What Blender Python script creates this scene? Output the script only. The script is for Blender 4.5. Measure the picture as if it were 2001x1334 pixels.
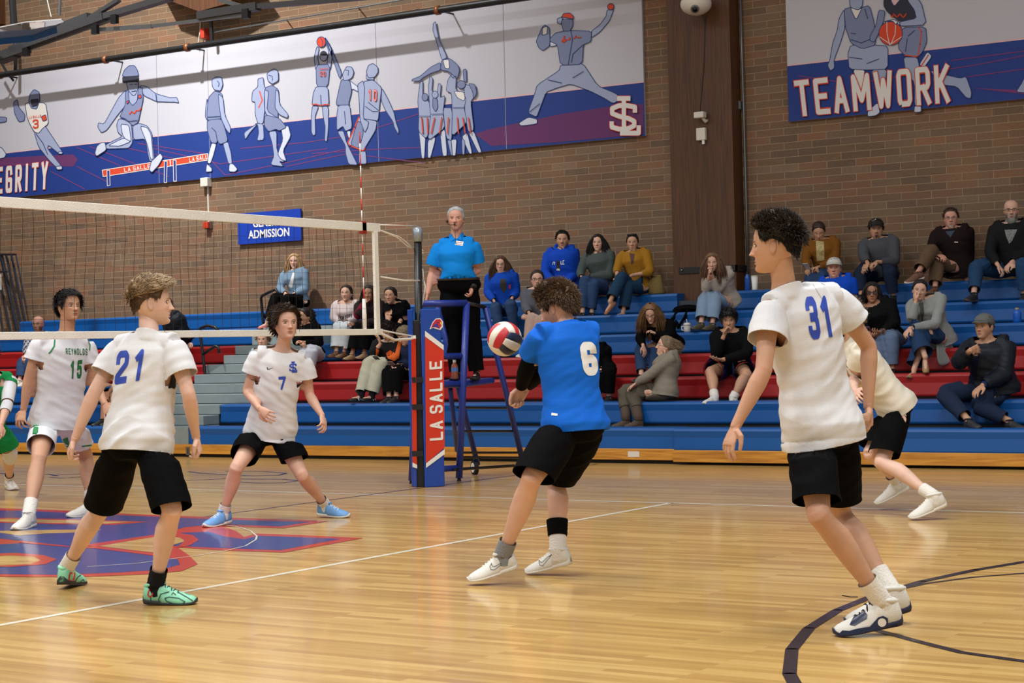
import bpy, bmesh, math, random
import numpy as np
from mathutils import Vector, Matrix, noise, geometry
from mathutils.bvhtree import BVHTree
for _o in list(bpy.data.objects): bpy.data.objects.remove(_o)
SC = bpy.context.scene
COL = SC.collection
V = Vector
rnd = random.Random(7)
# ------------------------------------------------------------------ camera
FPX, YAW, PITCH, ROLL = 3541.34, 0.576966, 0.0036, -0.025968
CAM = V((9.9196, -12.8641, 1.2757))
F_ = V((-math.sin(YAW)*math.cos(PITCH), math.cos(YAW)*math.cos(PITCH), math.sin(PITCH)))
R0 = V((math.cos(YAW), math.sin(YAW), 0)); U0 = R0.cross(F_)
R_ = R0*math.cos(ROLL) + U0*math.sin(ROLL)
U_ = U0*math.cos(ROLL) - R0*math.sin(ROLL)
cd = bpy.data.cameras.new('camera'); cam = bpy.data.objects.new('camera', cd); COL.objects.link(cam)
cd.sensor_width = 36; cd.lens = FPX/2001*36; cd.clip_end = 200
m = Matrix((R_, U_, -F_)).transposed().to_4x4(); m.translation = CAM
cam.matrix_world = m
SC.camera = cam
# ------------------------------------------------------------------ world, lamps, exposure
SC.view_settings.view_transform = 'Standard'; SC.view_settings.look = 'None'
SC.view_settings.gamma = 1.0; SC.view_settings.exposure = 0.0; SC.view_settings.use_curve_mapping = False
w = bpy.data.worlds.new('world'); SC.world = w; w.use_nodes = True
w.node_tree.nodes['Background'].inputs[0].default_value = (1.0, 0.985, 0.96, 1)
w.node_tree.nodes['Background'].inputs[1].default_value = 0.42
def lamp(name, loc, target, size, power, col=(1, .99, .975), sy=None, kind='AREA', spread=180):
    l = bpy.data.lights.new(name, kind); l.energy = power; l.color = col
    if kind == 'AREA':
        l.size = size
        if sy: l.shape = 'RECTANGLE'; l.size_y = sy
        l.spread = math.radians(spread)
    else: l.shadow_soft_size = size
    o = bpy.data.objects.new(name, l); COL.objects.link(o); o.location = loc
    o.rotation_euler = (V(target)-V(loc)).to_track_quat('-Z', 'Y').to_euler()
    return o
for i, (x, y) in enumerate([(-7, -4), (0, -3.5), (7, -4.5), (12, -8), (-7, -12), (1, -12), (8, -13)]):
    lamp('gym_lamp', (x, y, 10.5), (x, y, 0), 2.2, 390, sy=1.4, spread=155)
# the lamp that washes the left part of the end wall and throws the pipe's shadow
lamp('wall_lamp', (-8.5, 1.5, 13.0), (-9.5, 8.35, 4.6), .32, 440, sy=.3, spread=80)
# ------------------------------------------------------------------ helpers
def ray(x, y): return F_ + R_*((x-1000.5)/FPX) - U_*((y-667)/FPX)
def at_d(x, y, D): return CAM + ray(x, y)*D
def at_y(x, y, Y):
    r = ray(x, y); return CAM + r*((Y-CAM.y)/r.y)
def at_z(x, y, Z):
    r = ray(x, y); return CAM + r*((Z-CAM.z)/r.z)
def depth(P): return (V(P)-CAM).dot(F_)
def facing(a):
    a = math.radians(a); return R0*math.sin(a) - V((-math.sin(YAW), math.cos(YAW), 0))*math.cos(a)
MATS = {}
def mat(name, col, rough=.6, metal=0, bump=0, bscale=200, var=0, vscale=6, coat=0, spec=.5, sheen=0, attr=None, trans=0):
    k = (name, tuple(col), rough, bump, var, attr)
    if k in MATS: return MATS[k]
    m = bpy.data.materials.new(name); m.use_nodes = True; nt = m.node_tree; b = nt.nodes['Principled BSDF']
    b.inputs['Base Color'].default_value = (*col[:3], 1); b.inputs['Roughness'].default_value = rough
    b.inputs['Metallic'].default_value = metal; b.inputs['Coat Weight'].default_value = coat
    b.inputs['Specular IOR Level'].default_value = spec; b.inputs['Sheen Weight'].default_value = sheen
    if trans: b.inputs['Transmission Weight'].default_value = trans
    tc = nt.nodes.new('ShaderNodeTexCoord')
    src = None
    if attr:
        at = nt.nodes.new('ShaderNodeAttribute'); at.attribute_name = attr; src = at.outputs['Color']
    if var:
        n = nt.nodes.new('ShaderNodeTexNoise'); n.inputs['Scale'].default_value = vscale; n.inputs['Detail'].default_value = 4
        nt.links.new(tc.outputs['Object'], n.inputs['Vector'])
        h = nt.nodes.new('ShaderNodeHueSaturation')
        if src: nt.links.new(src, h.inputs['Color'])
        else: h.inputs['Color'].default_value = (*col[:3], 1)
        mr = nt.nodes.new('ShaderNodeMapRange'); mr.inputs[3].default_value = 1-var; mr.inputs[4].default_value = 1+var
        mr.inputs[1].default_value = .3; mr.inputs[2].default_value = .7
        nt.links.new(n.outputs['Fac'], mr.inputs[0]); nt.links.new(mr.outputs[0], h.inputs['Value'])
        nt.links.new(h.outputs[0], b.inputs['Base Color'])
    elif src: nt.links.new(src, b.inputs['Base Color'])
    if bump:
        n = nt.nodes.new('ShaderNodeTexNoise'); n.inputs['Scale'].default_value = bscale; n.inputs['Detail'].default_value = 3
        nt.links.new(tc.outputs['Object'], n.inputs['Vector'])
        bp = nt.nodes.new('ShaderNodeBump'); bp.inputs['Strength'].default_value = bump; bp.inputs['Distance'].default_value = .01
        nt.links.new(n.outputs['Fac'], bp.inputs['Height']); nt.links.new(bp.outputs[0], b.inputs['Normal'])
    MATS[k] = m; return m
def srgb(r, g, b):
    f = lambda c: (c/255/12.92) if c/255 <= .04045 else ((c/255+.055)/1.055)**2.4
    return (f(r), f(g), f(b))
def tag(o, label=None, cat=None, group=None, kind=None):
    if label: o['label'] = label
    if cat: o['category'] = cat
    if group: o['group'] = group
    if kind: o['kind'] = kind
    return o
def empty(name, loc, label=None, cat=None, group=None, rz=0):
    o = bpy.data.objects.new(name, None); COL.objects.link(o); o.location = loc; o.rotation_euler.z = rz
    o.empty_display_size = .1
    return tag(o, label, cat, group)
def origin(o):
    p = V((0, 0, 0))
    while o is not None: p += o.location; o = o.parent
    return p
def link(name, me, mats, parent=None, label=None, world=True):
    o = bpy.data.objects.new(name, me); COL.objects.link(o)
    if not isinstance(mats, (list, tuple)): mats = [mats]
    for mm in mats: me.materials.append(mm)
    if parent is not None:
        o.parent = parent
        if world: me.transform(Matrix.Translation(-origin(parent)))
    if label: o['label'] = label
    return o
class MB:
    """collects faces in world coordinates; build() links them as one mesh object"""
    def __init__(s): s.v = []; s.f = []; s.m = []; s.mi = 0
    def add(s, vs, fs):
        b = len(s.v); s.v += [tuple(v) for v in vs]; s.f += [tuple(i+b for i in f) for f in fs]; s.m += [s.mi]*len(fs); return s
    def box(s, lo, hi, bev=0):
        x0, y0, z0 = lo; x1, y1, z1 = hi
        return s.add([(x0,y0,z0),(x1,y0,z0),(x1,y1,z0),(x0,y1,z0),(x0,y0,z1),(x1,y0,z1),(x1,y1,z1),(x0,y1,z1)],
                     [(0,3,2,1),(4,5,6,7),(0,1,5,4),(1,2,6,5),(2,3,7,6),(3,0,4,7)])
    def prism_x(s, prof, x0, x1):
        n = len(prof)
        return s.add([(x0, y, z) for y, z in prof]+[(x1, y, z) for y, z in prof],
                     [tuple(range(n-1, -1, -1)), tuple(range(n, 2*n))]+[(i, (i+1) % n, n+(i+1) % n, n+i) for i in range(n)])
    def bar(s, a, b, w, h, up=(0, 0, 1)):
        a, b = V(a), V(b); d = (b-a).normalized(); u = V(up)
        if abs(d.dot(u)) > .95: u = V((0, 1, 0))
        r = d.cross(u).normalized()*w/2; u = r.cross(d).normalized()*h/2
        vs = [p+q for p in (a, b) for q in (-r-u, r-u, r+u, -r+u)]
        return s.add(vs, [(0,1,2,3),(7,6,5,4),(0,4,5,1),(1,5,6,2),(2,6,7,3),(3,7,4,0)])
    def tube(s, pts, rad, n=12, caps=True):
        pts = [V(p) for p in pts]; rs = rad if isinstance(rad, (list, tuple)) else [rad]*len(pts)
        rings = []; u = None
        for i, p in enumerate(pts):
            d = (pts[min(i+1, len(pts)-1)]-pts[max(i-1, 0)]).normalized()
            if u is None: u = d.orthogonal().normalized()
            u = (u-d*u.dot(d)).normalized(); w2 = d.cross(u)
            rings.append([p+(u*math.cos(2*math.pi*k/n)+w2*math.sin(2*math.pi*k/n))*rs[i] for k in range(n)])
        vs = [v for r in rings for v in r]
        fs = [(i*n+k, i*n+(k+1) % n, (i+1)*n+(k+1) % n, (i+1)*n+k) for i in range(len(pts)-1) for k in range(n)]
        if caps: fs += [tuple(range(n-1, -1, -1)), tuple((len(pts)-1)*n+k for k in range(n))]
        return s.add(vs, fs)
    def ball(s, c, r, n=12, sc=(1, 1, 1), ax=None):
        c = V(c); ax = ax or (V((1,0,0)), V((0,1,0)), V((0,0,1)))
        pts = []; m_ = n//2
        for i in range(m_+1):
            ph = math.pi*i/m_
            for k in range(n):
                th = 2*math.pi*k/n
                l = (math.sin(ph)*math.cos(th)*r*sc[0], math.sin(ph)*math.sin(th)*r*sc[1], math.cos(ph)*r*sc[2])
                pts.append(c+ax[0]*l[0]+ax[1]*l[1]+ax[2]*l[2])
        return s.add(pts, [(i*n+k, (i+1)*n+k, (i+1)*n+(k+1) % n, i*n+(k+1) % n) for i in range(m_) for k in range(n)])
    def mesh(s, smooth=False):
        me = bpy.data.meshes.new('m'); me.from_pydata(s.v, [], s.f)
        me.polygons.foreach_set('material_index', s.m)
        if smooth: me.polygons.foreach_set('use_smooth', [True]*len(s.f))
        me.validate(); me.update(); return me
    def build(s, name, mats, parent=None, smooth=False, label=None, bevel=0):
        me = s.mesh(smooth)
        o = link(name, me, mats, parent, label)
        if bevel:
            b = o.modifiers.new('bevel', 'BEVEL'); b.width = bevel; b.segments = 2; b.limit_method = 'ANGLE'
        return o
def structure(o): o['kind'] = 'structure'; return o
# ---- flat shapes in a (u,v) plane
def thick(pts, w, closed=False, round_=False):
    """polyline -> list of quads and joint discs, in 2-D"""
    out = []; P = [tuple(p) for p in pts]
    if closed: P = P+[P[0]]
    for (x0, y0), (x1, y1) in zip(P[:-1], P[1:]):
        L = math.hypot(x1-x0, y1-y0) or 1e-6; nx, ny = -(y1-y0)/L*w/2, (x1-x0)/L*w/2
        out.append([(x0+nx, y0+ny), (x1+nx, y1+ny), (x1-nx, y1-ny), (x0-nx, y0-ny)])
    js = P[1:-1] if not (closed or round_) else P
    for x, y in js:
        out.append([(x+w/2*math.cos(t*math.pi/4+.39), y+w/2*math.sin(t*math.pi/4+.39)) for t in range(8)])
    return out
FONT = {
 'A': [[(0,0),(.5,1),(1,0)],[(.2,.3),(.8,.3)]], 'C': [[(1,.75),(1,.88),(.8,1),(.2,1),(0,.85),(0,.15),(.2,0),(.8,0),(1,.12),(1,.25)]],
 'D': [[(0,0),(0,1),(.75,1),(1,.82),(1,.18),(.75,0),(0,0)]], 'E': [[(1,0),(0,0),(0,1),(1,1)],[(0,.5),(.8,.5)]],
 'G': [[(1,.78),(.9,1),(.1,1),(0,.88),(0,.12),(.1,0),(1,0),(1,.48),(.55,.48)]], 'I': [[(.5,0),(.5,1)]],
 'K': [[(0,0),(0,1)],[(1,1),(.1,.45)],[(.3,.6),(1,0)]], 'L': [[(0,1),(0,0),(1,0)]],
 'M': [[(0,0),(0,1),(.5,.25),(1,1),(1,0)]], 'N': [[(0,0),(0,1),(1,0),(1,1)]],
 'O': [[(.15,0),(0,.12),(0,.88),(.15,1),(.85,1),(1,.88),(1,.12),(.85,0),(.15,0)]],
 'R': [[(0,0),(0,1),(.85,1),(1,.88),(1,.55),(.85,.45),(0,.45)],[(.5,.45),(1,0)]],
 'S': [[(1,.84),(1,.88),(.8,1),(.2,1),(0,.88),(0,.62),(.15,.52),(.85,.48),(1,.38),(1,.12),(.8,0),(.2,0),(0,.12),(0,.16)]],
 'T': [[(0,1),(1,1)],[(.5,1),(.5,0)]], 'W': [[(0,1),(.25,0),(.5,.8),(.75,0),(1,1)]], 'Y': [[(0,1),(.5,.45),(1,1)],[(.5,.45),(.5,0)]],
 'B': [[(0,0),(0,1),(.8,1),(1,.88),(1,.6),(.85,.52),(0,.52)],[(.85,.52),(1,.42),(1,.12),(.8,0),(0,0)]], 'H': [[(0,0),(0,1)],[(1,0),(1,1)],[(0,.5),(1,.5)]],
 'P': [[(0,0),(0,1),(.8,1),(1,.85),(1,.6),(.8,.45),(0,.45)]], 'V': [[(0,1),(.5,0),(1,1)]], 'U': [[(0,1),(0,.15),(.2,0),(.8,0),(1,.15),(1,1)]],
 '0': [[(.2,0),(0,.15),(0,.85),(.2,1),(.8,1),(1,.85),(1,.15),(.8,0),(.2,0)]], '1': [[(.15,.8),(.55,1),(.55,0)]],
 '2': [[(0,.75),(0,.88),(.2,1),(.8,1),(1,.87),(1,.62),(0,.15),(0,0),(1,0)]],
 '3': [[(0,.86),(0,.88),(.2,1),(.8,1),(1,.88),(1,.62),(.8,.52),(.4,.52)],[(.8,.52),(1,.4),(1,.12),(.8,0),(.2,0),(0,.12),(0,.14)]],
 '5': [[(1,1),(.05,1),(0,.54),(.2,.62),(.8,.62),(1,.5),(1,.14),(.8,0),(.2,0),(0,.12),(0,.14)]],
 '6': [[(1,.86),(1,.9),(.8,1),(.2,1),(0,.88),(0,.12),(.2,0),(.8,0),(1,.12),(1,.40),(.8,.50),(0,.46)]],
 '7': [[(0,1),(1,1),(.35,0)]],
}
def textpolys(s, lw=.5, th=.17, gap=.28):
    """returns convex polygons in (u, v), u from 0 to the returned length, v from 0 to 1"""
    out = []; x = 0
    for ch in s:
        if ch == ' ': x += .35; continue
        wd = .12 if ch == 'I' else lw*(1.35 if ch in 'MW' else 1)
        for st in FONT[ch]:
            q = [(x+th/2+a*wd, th/2+b*(1-th)) for a, b in st]
            e = st[0] != st[-1]
            if e:   # square line ends
                for i, j in ((0, 1), (-1, -2)):
                    dx, dy = q[i][0]-q[j][0], q[i][1]-q[j][1]; L = math.hypot(dx, dy) or 1
                    q[i] = (q[i][0]+dx/L*th/2, q[i][1]+dy/L*th/2)
            out += thick(q, th)
        x += wd+th+gap
    return out, x-gap
def quadmap(polys, L, q, H=1):
    """(u,v) polygons -> pixel quad q = top-left, top-right, bottom-right, bottom-left"""
    tl, tr, br, bl = q; out = []
    for P in polys:
        o = []
        for u, v in P:
            a = u/L; b = v/H
            x = (tl[0]*(1-a)+tr[0]*a)*b+(bl[0]*(1-a)+br[0]*a)*(1-b)
            y = (tl[1]*(1-a)+tr[1]*a)*b+(bl[1]*(1-a)+br[1]*a)*(1-b)
            o.append((x, y))
        out.append(o)
    return out
def clip_cross(polys): return polys
def fix_tri(pts, tri):
    o = []
    for a, b, c in tri:
        n = (pts[b]-pts[a]).cross(pts[c]-pts[a]); o.append((a, b, c) if n.dot(CAM-pts[a]) > 0 else (a, c, b))
    return o
def flat(name, polys, m, parent, fn, orient=True):
    """pixel polygons put on a real surface by fn(x, y) -> point"""
    mb = MB()
    for i, P in enumerate(polys):
        tri = geometry.tessellate_polygon([[V((x, y, 0)) for x, y in P]])
        pts = [fn(x, y) for x, y in P]
        if orient: pts = [p+(CAM-p).normalized()*(i % 24)*4e-5 for p in pts]
        mb.add(pts, fix_tri(pts, tri))
    return mb.build(name, m, parent)
MONO = [  # interlocked S and L monogram strokes, unit box
 [(.30,1),(.72,1)], [(.51,1),(.51,.03)], [(.38,.03),(.98,.03),(.98,.25)],
 [(.86,.60),(.86,.76),(.62,.80),(.36,.80),(.14,.72),(.14,.58),(.36,.5),(.66,.44),(.84,.36),(.84,.24),(.66,.16),(.36,.14),(.12,.2),(.12,.36)],
]
# ================================================================== SETTING
WALL = 8.35
def node(nt, kind, **kw):
    n = nt.nodes.new(kind)
    for k, v in kw.items():
        if k.startswith('i_'):
            n.inputs[k[2:].replace('_', ' ')].default_value = v
        else: setattr(n, k, v)
    return n
def floor_mat():
    m = bpy.data.materials.new('maple boards'); m.use_nodes = True; nt = m.node_tree; b = nt.nodes['Principled BSDF']; L = nt.links.new
    tc = node(nt, 'ShaderNodeTexCoord')
    br = node(nt, 'ShaderNodeTexBrick', offset=.37, offset_frequency=2)
    for k, v in (('Scale', 1), ('Mortar Size', .0009), ('Mortar Smooth', .3), ('Brick Width', .95), ('Row Height', .057)): br.inputs[k].default_value = v
    br.inputs['Color1'].default_value = (0, 0, 0, 1); br.inputs['Color2'].default_value = (1, 1, 1, 1); br.inputs['Mortar'].default_value = (.1, .1, .1, 1)
    L(tc.outputs['Object'], br.inputs['Vector'])
    mp = node(nt, 'ShaderNodeMapping'); mp.inputs['Scale'].default_value = (.7, 22, 1); L(tc.outputs['Object'], mp.inputs['Vector'])
    n = node(nt, 'ShaderNodeTexNoise'); n.inputs['Scale'].default_value = 2.2; n.inputs['Detail'].default_value = 6; n.inputs['Roughness'].default_value = .65; L(mp.outputs[0], n.inputs['Vector'])
    r1 = node(nt, 'ShaderNodeValToRGB'); e = r1.color_ramp.elements
    e[0].position = 0; e[0].color = (*srgb(182, 142, 80), 1); e[1].position = 1; e[1].color = (*srgb(212, 176, 108), 1)
    e.new(.5).color = (*srgb(198, 160, 92), 1); L(br.outputs['Color'], r1.inputs[0])
    r2 = node(nt, 'ShaderNodeValToRGB'); e = r2.color_ramp.elements
    e[0].position = .32; e[0].color = (.78, .72, .64, 1); e[1].position = .62; e[1].color = (1.05, 1.05, 1.05, 1); L(n.outputs['Fac'], r2.inputs[0])
    mx = node(nt, 'ShaderNodeMix', data_type='RGBA', blend_type='MULTIPLY'); mx.inputs['Factor'].default_value = .7
    L(r1.outputs[0], mx.inputs['A']); L(r2.outputs[0], mx.inputs['B']); L(mx.outputs['Result'], b.inputs['Base Color'])
    b.inputs['Roughness'].default_value = .3; b.inputs['Coat Weight'].default_value = .4; b.inputs['Coat Roughness'].default_value = .07; b.inputs['Specular IOR Level'].default_value = .35
    bump_gloss(nt, b, tc)
    return m
def bump_gloss(nt, b, tc):
    L = nt.links.new
    mp = node(nt, 'ShaderNodeMapping'); mp.inputs['Scale'].default_value = (1.2, 9, 1); L(tc.outputs['Object'], mp.inputs['Vector'])
    n = node(nt, 'ShaderNodeTexNoise'); n.inputs['Scale'].default_value = 2.0; n.inputs['Detail'].default_value = 3; L(mp.outputs[0], n.inputs['Vector'])
    bp = node(nt, 'ShaderNodeBump'); bp.inputs['Strength'].default_value = .16; bp.inputs['Distance'].default_value = .006; L(n.outputs['Fac'], bp.inputs['Height'])
    L(bp.outputs[0], b.inputs['Normal']); L(bp.outputs[0], b.inputs['Coat Normal'])
def paint_mat(name, col):
    m = bpy.data.materials.new(name); m.use_nodes = True; nt = m.node_tree; b = nt.nodes['Principled BSDF']
    b.inputs['Base Color'].default_value = (*col, 1); b.inputs['Roughness'].default_value = .3
    b.inputs['Coat Weight'].default_value = .4; b.inputs['Coat Roughness'].default_value = .07
    bump_gloss(nt, b, node(nt, 'ShaderNodeTexCoord')); return m
def brick_mat():
    m = bpy.data.materials.new('brown brick'); m.use_nodes = True; nt = m.node_tree; b = nt.nodes['Principled BSDF']; L = nt.links.new
    tc = node(nt, 'ShaderNodeTexCoord'); sp = node(nt, 'ShaderNodeSeparateXYZ'); L(tc.outputs['Object'], sp.inputs[0])
    ad = node(nt, 'ShaderNodeMath', operation='ADD'); L(sp.outputs[0], ad.inputs[0]); L(sp.outputs[1], ad.inputs[1])
    cb = node(nt, 'ShaderNodeCombineXYZ'); L(ad.outputs[0], cb.inputs[0]); L(sp.outputs[2], cb.inputs[1])
    br = node(nt, 'ShaderNodeTexBrick', offset=.5, offset_frequency=2)
    for k, v in (('Scale', 1), ('Mortar Size', .0034), ('Mortar Smooth', .2), ('Brick Width', .385), ('Row Height', .0925)): br.inputs[k].default_value = v
    br.inputs['Color1'].default_value = (0, 0, 0, 1); br.inputs['Color2'].default_value = (1, 1, 1, 1)
    L(cb.outputs[0], br.inputs['Vector'])
    rp = node(nt, 'ShaderNodeValToRGB'); e = rp.color_ramp.elements
    tones = [(112, 88, 66), (124, 92, 68), (104, 84, 66), (116, 90, 67), (130, 92, 68), (100, 82, 66), (118, 97, 76), (110, 86, 64), (124, 101, 80)]
    e[0].color = (*srgb(*tones[0]), 1); e[1].color = (*srgb(*tones[-1]), 1)
    for i, t in enumerate(tones[1:-1]): e.new((i+1)/8).color = (*srgb(*t), 1)
    L(br.outputs['Color'], rp.inputs[0])
    n = node(nt, 'ShaderNodeTexNoise'); n.inputs['Scale'].default_value = 1.3; n.inputs['Detail'].default_value = 5; L(tc.outputs['Object'], n.inputs['Vector'])
    n2 = node(nt, 'ShaderNodeTexNoise'); n2.inputs['Scale'].default_value = 40; n2.inputs['Detail'].default_value = 3; L(tc.outputs['Object'], n2.inputs['Vector'])
    a2 = node(nt, 'ShaderNodeMath', operation='ADD'); L(n.outputs['Fac'], a2.inputs[0]); L(n2.outputs['Fac'], a2.inputs[1])
    mr = node(nt, 'ShaderNodeMapRange'); mr.inputs[1].default_value = .6; mr.inputs[2].default_value = 1.4; mr.inputs[3].default_value = .8; mr.inputs[4].default_value = 1.2; L(a2.outputs[0], mr.inputs[0])
    hs = node(nt, 'ShaderNodeHueSaturation'); L(rp.outputs[0], hs.inputs['Color']); L(mr.outputs[0], hs.inputs['Value'])
    mx = node(nt, 'ShaderNodeMix', data_type='RGBA'); L(br.outputs['Fac'], mx.inputs['Factor']); L(hs.outputs[0], mx.inputs['A']); mx.inputs['B'].default_value = (*srgb(158, 136, 108), 1)
    L(mx.outputs['Result'], b.inputs['Base Color']); b.inputs['Roughness'].default_value = .85
    bp = node(nt, 'ShaderNodeBump'); bp.inputs['Strength'].default_value = .5; bp.inputs['Distance'].default_value = .004; bp.invert = True
    L(br.outputs['Fac'], bp.inputs['Height']); L(bp.outputs[0], b.inputs['Normal'])
    return m
def wood_mat(name, c1, c2, scale=(8, 8, .5), rough=.5, dist=2.0, rings=3.0):
    m = bpy.data.materials.new(name); m.use_nodes = True; nt = m.node_tree; b = nt.nodes['Principled BSDF']; L = nt.links.new
    tc = node(nt, 'ShaderNodeTexCoord'); mp = node(nt, 'ShaderNodeMapping'); mp.inputs['Scale'].default_value = scale; L(tc.outputs['Object'], mp.inputs['Vector'])
    n = node(nt, 'ShaderNodeTexNoise'); n.inputs['Scale'].default_value = rings; n.inputs['Detail'].default_value = 6; n.inputs['Distortion'].default_value = dist; L(mp.outputs[0], n.inputs['Vector'])
    rp = node(nt, 'ShaderNodeValToRGB'); e = rp.color_ramp.elements; e[0].position = .35; e[1].position = .65
    e[0].color = (*c1, 1); e[1].color = (*c2, 1); L(n.outputs['Fac'], rp.inputs[0]); L(rp.outputs[0], b.inputs['Base Color'])
    b.inputs['Roughness'].default_value = rough; return m
M_FLOOR = floor_mat(); M_BRICK = brick_mat()
M_PIL = wood_mat('dark stained panel', srgb(66, 38, 18), srgb(92, 56, 28), (9, 9, .35), .55)
M_OAK = wood_mat('varnished pine kickboard', srgb(170, 112, 40), srgb(212, 150, 62), (.6, 3, 9), .35, 1.2, 2.5)
M_BLUE = mat('blue moulded seat', srgb(3, 80, 150), .38, bump=.15, bscale=300)
M_RED = mat('red moulded seat', srgb(158, 22, 26), .38, bump=.15, bscale=300)
M_GREY = mat('grey painted step', srgb(132, 144, 146), .5, var=.06)
M_DECK = mat('dark steel under the seats', srgb(52, 58, 66), .6)
M_BLACK = mat('black painted steel', srgb(22, 22, 24), .4)
M_RUB = mat('black rubber', srgb(20, 20, 22), .7)
M_STEEL = mat('grey steel', srgb(120, 122, 122), .35, metal=.7)
M_WHITE = mat('white paint', srgb(232, 230, 224), .5)
M_CREAM = mat('cream plastic', srgb(214, 208, 196), .5)
M_TAPE = mat('white net tape', srgb(238, 236, 226), .75, bump=.4, bscale=90, var=.05)
M_NAVY = mat('navy ink', srgb(40, 58, 112), .8)
M_PADB = mat('blue vinyl padding', srgb(24, 68, 160), .32, bump=.2, bscale=25)
M_PADD = mat('dark blue vinyl padding', srgb(32, 52, 140), .35, bump=.2, bscale=25)
M_PADR = mat('red orange vinyl padding', srgb(208, 52, 28), .32, bump=.2, bscale=25)
# floor and walls
f = MB().add([(-22, -17, 0), (16, -17, 0), (16, WALL, 0), (-22, WALL, 0)], [(0, 1, 2, 3)]).build('floor', M_FLOOR); structure(f)
wl = MB().box((-22, WALL, 0), (16, WALL+.3, 9.5)).build('wall_back', M_BRICK); structure(wl)
wl = MB().box((-22.3, -17, 0), (-22, WALL+.3, 9.5)).build('wall_left', M_BRICK); structure(wl)
pl = MB().box((-1.17, WALL-.28, 0), (-.27, WALL, 9.5)).build('trim_1', M_PIL); structure(pl)      # flat timber pier
pl = MB().box((-14.9, WALL-.28, 7.0), (-14.0, WALL, 9.5)).build('trim_2', M_PIL); structure(pl)
tb = MB()
pa, pb = at_y(322, 18, 7.9), at_y(420, 22, 7.9)
tb.add([at_y(322, -30, 7.9), at_y(505, -30, 7.9), at_y(440, 8, 7.9), at_y(388, 22, 7.9), at_y(322, -2, 7.9),
        at_y(322, -30, 8.3), at_y(505, -30, 8.3), at_y(440, 8, 8.3), at_y(388, 22, 8.3), at_y(322, -2, 8.3)],
       [(0, 1, 2, 3, 4), (9, 8, 7, 6, 5), (4, 3, 8, 9), (3, 2, 7, 8), (2, 1, 6, 7)])
structure(tb.build('trim_3', M_PIL))
# painted court lines, children of the floor (all lie on it)
WL = paint_mat('white line paint', srgb(236, 228, 204)); BL = paint_mat('black line paint', srgb(44, 38, 46)); NL = paint_mat('thin navy line paint', srgb(52, 46, 84))
RL = paint_mat('red logo paint', srgb(190, 48, 30)); BB = paint_mat('blue logo paint', srgb(34, 56, 128))
def on_floor(z): return lambda x, y: at_z(x, y, z)
def strip(name, pts, w, m, z=.0012):
    mb = MB(); polys = thick(pts, w)
    
    for i, P in enumerate(polys):
        pts = [V((x, y, z+(i % 16)*3e-5)) for x, y in P]; mb.add(pts, fix_tri(pts, geometry.tessellate_polygon([[V((x, y, 0)) for x, y in P]])))
    return mb.build(name, m, f)
strip('sideline', [(-14, 0), (12, 0)], .05, WL)
strip('attack_line', [(3.03, 0), (3.03, -9)], .05, WL)
strip('centre_line', [(0, 4.0), (0, -9)], .03, NL, .0016)
strip('sideline', [(-14, -.9), (-3.2, -1.02), (-2.4, -.55), (-1.7, -.1)], .02, WL)
def arc(cx, cy, r, a0, a1, n=48): return [(cx+r*math.cos(math.radians(a0+(a1-a0)*i/n)), cy+r*math.sin(math.radians(a0+(a1-a0)*i/n))) for i in range(n+1)]
def arcfit(pts):   # circle through measured floor points
    A = np.array([[2*x, 2*y, 1] for x, y in pts]); b = np.array([x*x+y*y for x, y in pts]); s = np.linalg.lstsq(A, b, rcond=None)[0]
    return s[0], s[1], math.sqrt(s[2]+s[0]**2+s[1]**2)
def fl(x, y): p = at_z(x, y, 0); return (p.x, p.y)
big = [fl(*q) for q in [(1541, 1334), (1553, 1275), (1595, 1220), (1650, 1181), (1747, 1154), (1880, 1117), (2001, 1098)]]
cx, cy, r = arcfit(big); a = [math.degrees(math.atan2(y-cy, x-cx)) % 360 for x, y in big]
strip('key_circle', arc(cx, cy, r, 20, 340), .055, BL, .0016)
strip('key_line', [fl(1745, 1154), fl(1810, 1140), fl(1900, 1128), fl(2001, 1120), fl(2140, 1112)], .03, BL, .002)
strip('key_line', [fl(1700, 1228), fl(1800, 1255), fl(1880, 1275), fl(2001, 1292), fl(2200, 1312)], .045, BL, .002)
cc = arcfit([fl(502, 1052), fl(470, 1075), fl(385, 1086), fl(495, 1042), fl(440, 1028), fl(478, 1033)])
strip('centre_circle', [fl(*q) for q in [(170, 1108), (270, 1101), (385, 1086), (440, 1077), (480, 1067), (500, 1055), (502, 1048), (490, 1038), (470, 1031), (440, 1026)]], .012, WL, .004)
def fpoly(name, polys, m, z): return flat(name, polys, m, f, on_floor(z))
S = lambda l: [(x/2.704, 900+y/2.704) for x, y in l]
logo_red = [
 S([(-200, 262), (0, 250), (140, 254), (340, 262), (600, 276), (900, 290), (1240, 300), (1740, 318), (1500, 356), (1180, 346), (1250, 372), (1290, 402), (1350, 384), (1560, 390), (1920, 408), (1500, 484), (1200, 474), (940, 458), (1000, 500), (1045, 545), (960, 582), (760, 600), (400, 614), (0, 612), (-300, 590), (-400, 480), (-380, 330)])]
fpoly('court_logo', logo_red, RL, .0020)
logo_blue = [
 S([(-200, 274), (0, 262), (120, 264), (350, 274), (700, 290), (1240, 312), (1640, 322), (1480, 346), (1160, 334), (980, 350), (820, 392), (500, 448), (400, 452), (130, 426), (0, 410), (-300, 420), (-340, 350)]),
 S([(960, 380), (1100, 374), (1180, 398), (1290, 414), (1360, 396), (1560, 402), (1800, 412), (1480, 472), (1200, 462), (900, 448)]),
 S([(-340, 470), (0, 440), (130, 434), (500, 458), (820, 504), (940, 520), (950, 548), (860, 574), (620, 590), (300, 602), (0, 598), (-300, 570)])]
fpoly('court_logo', logo_blue, BB, .0026)
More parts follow.
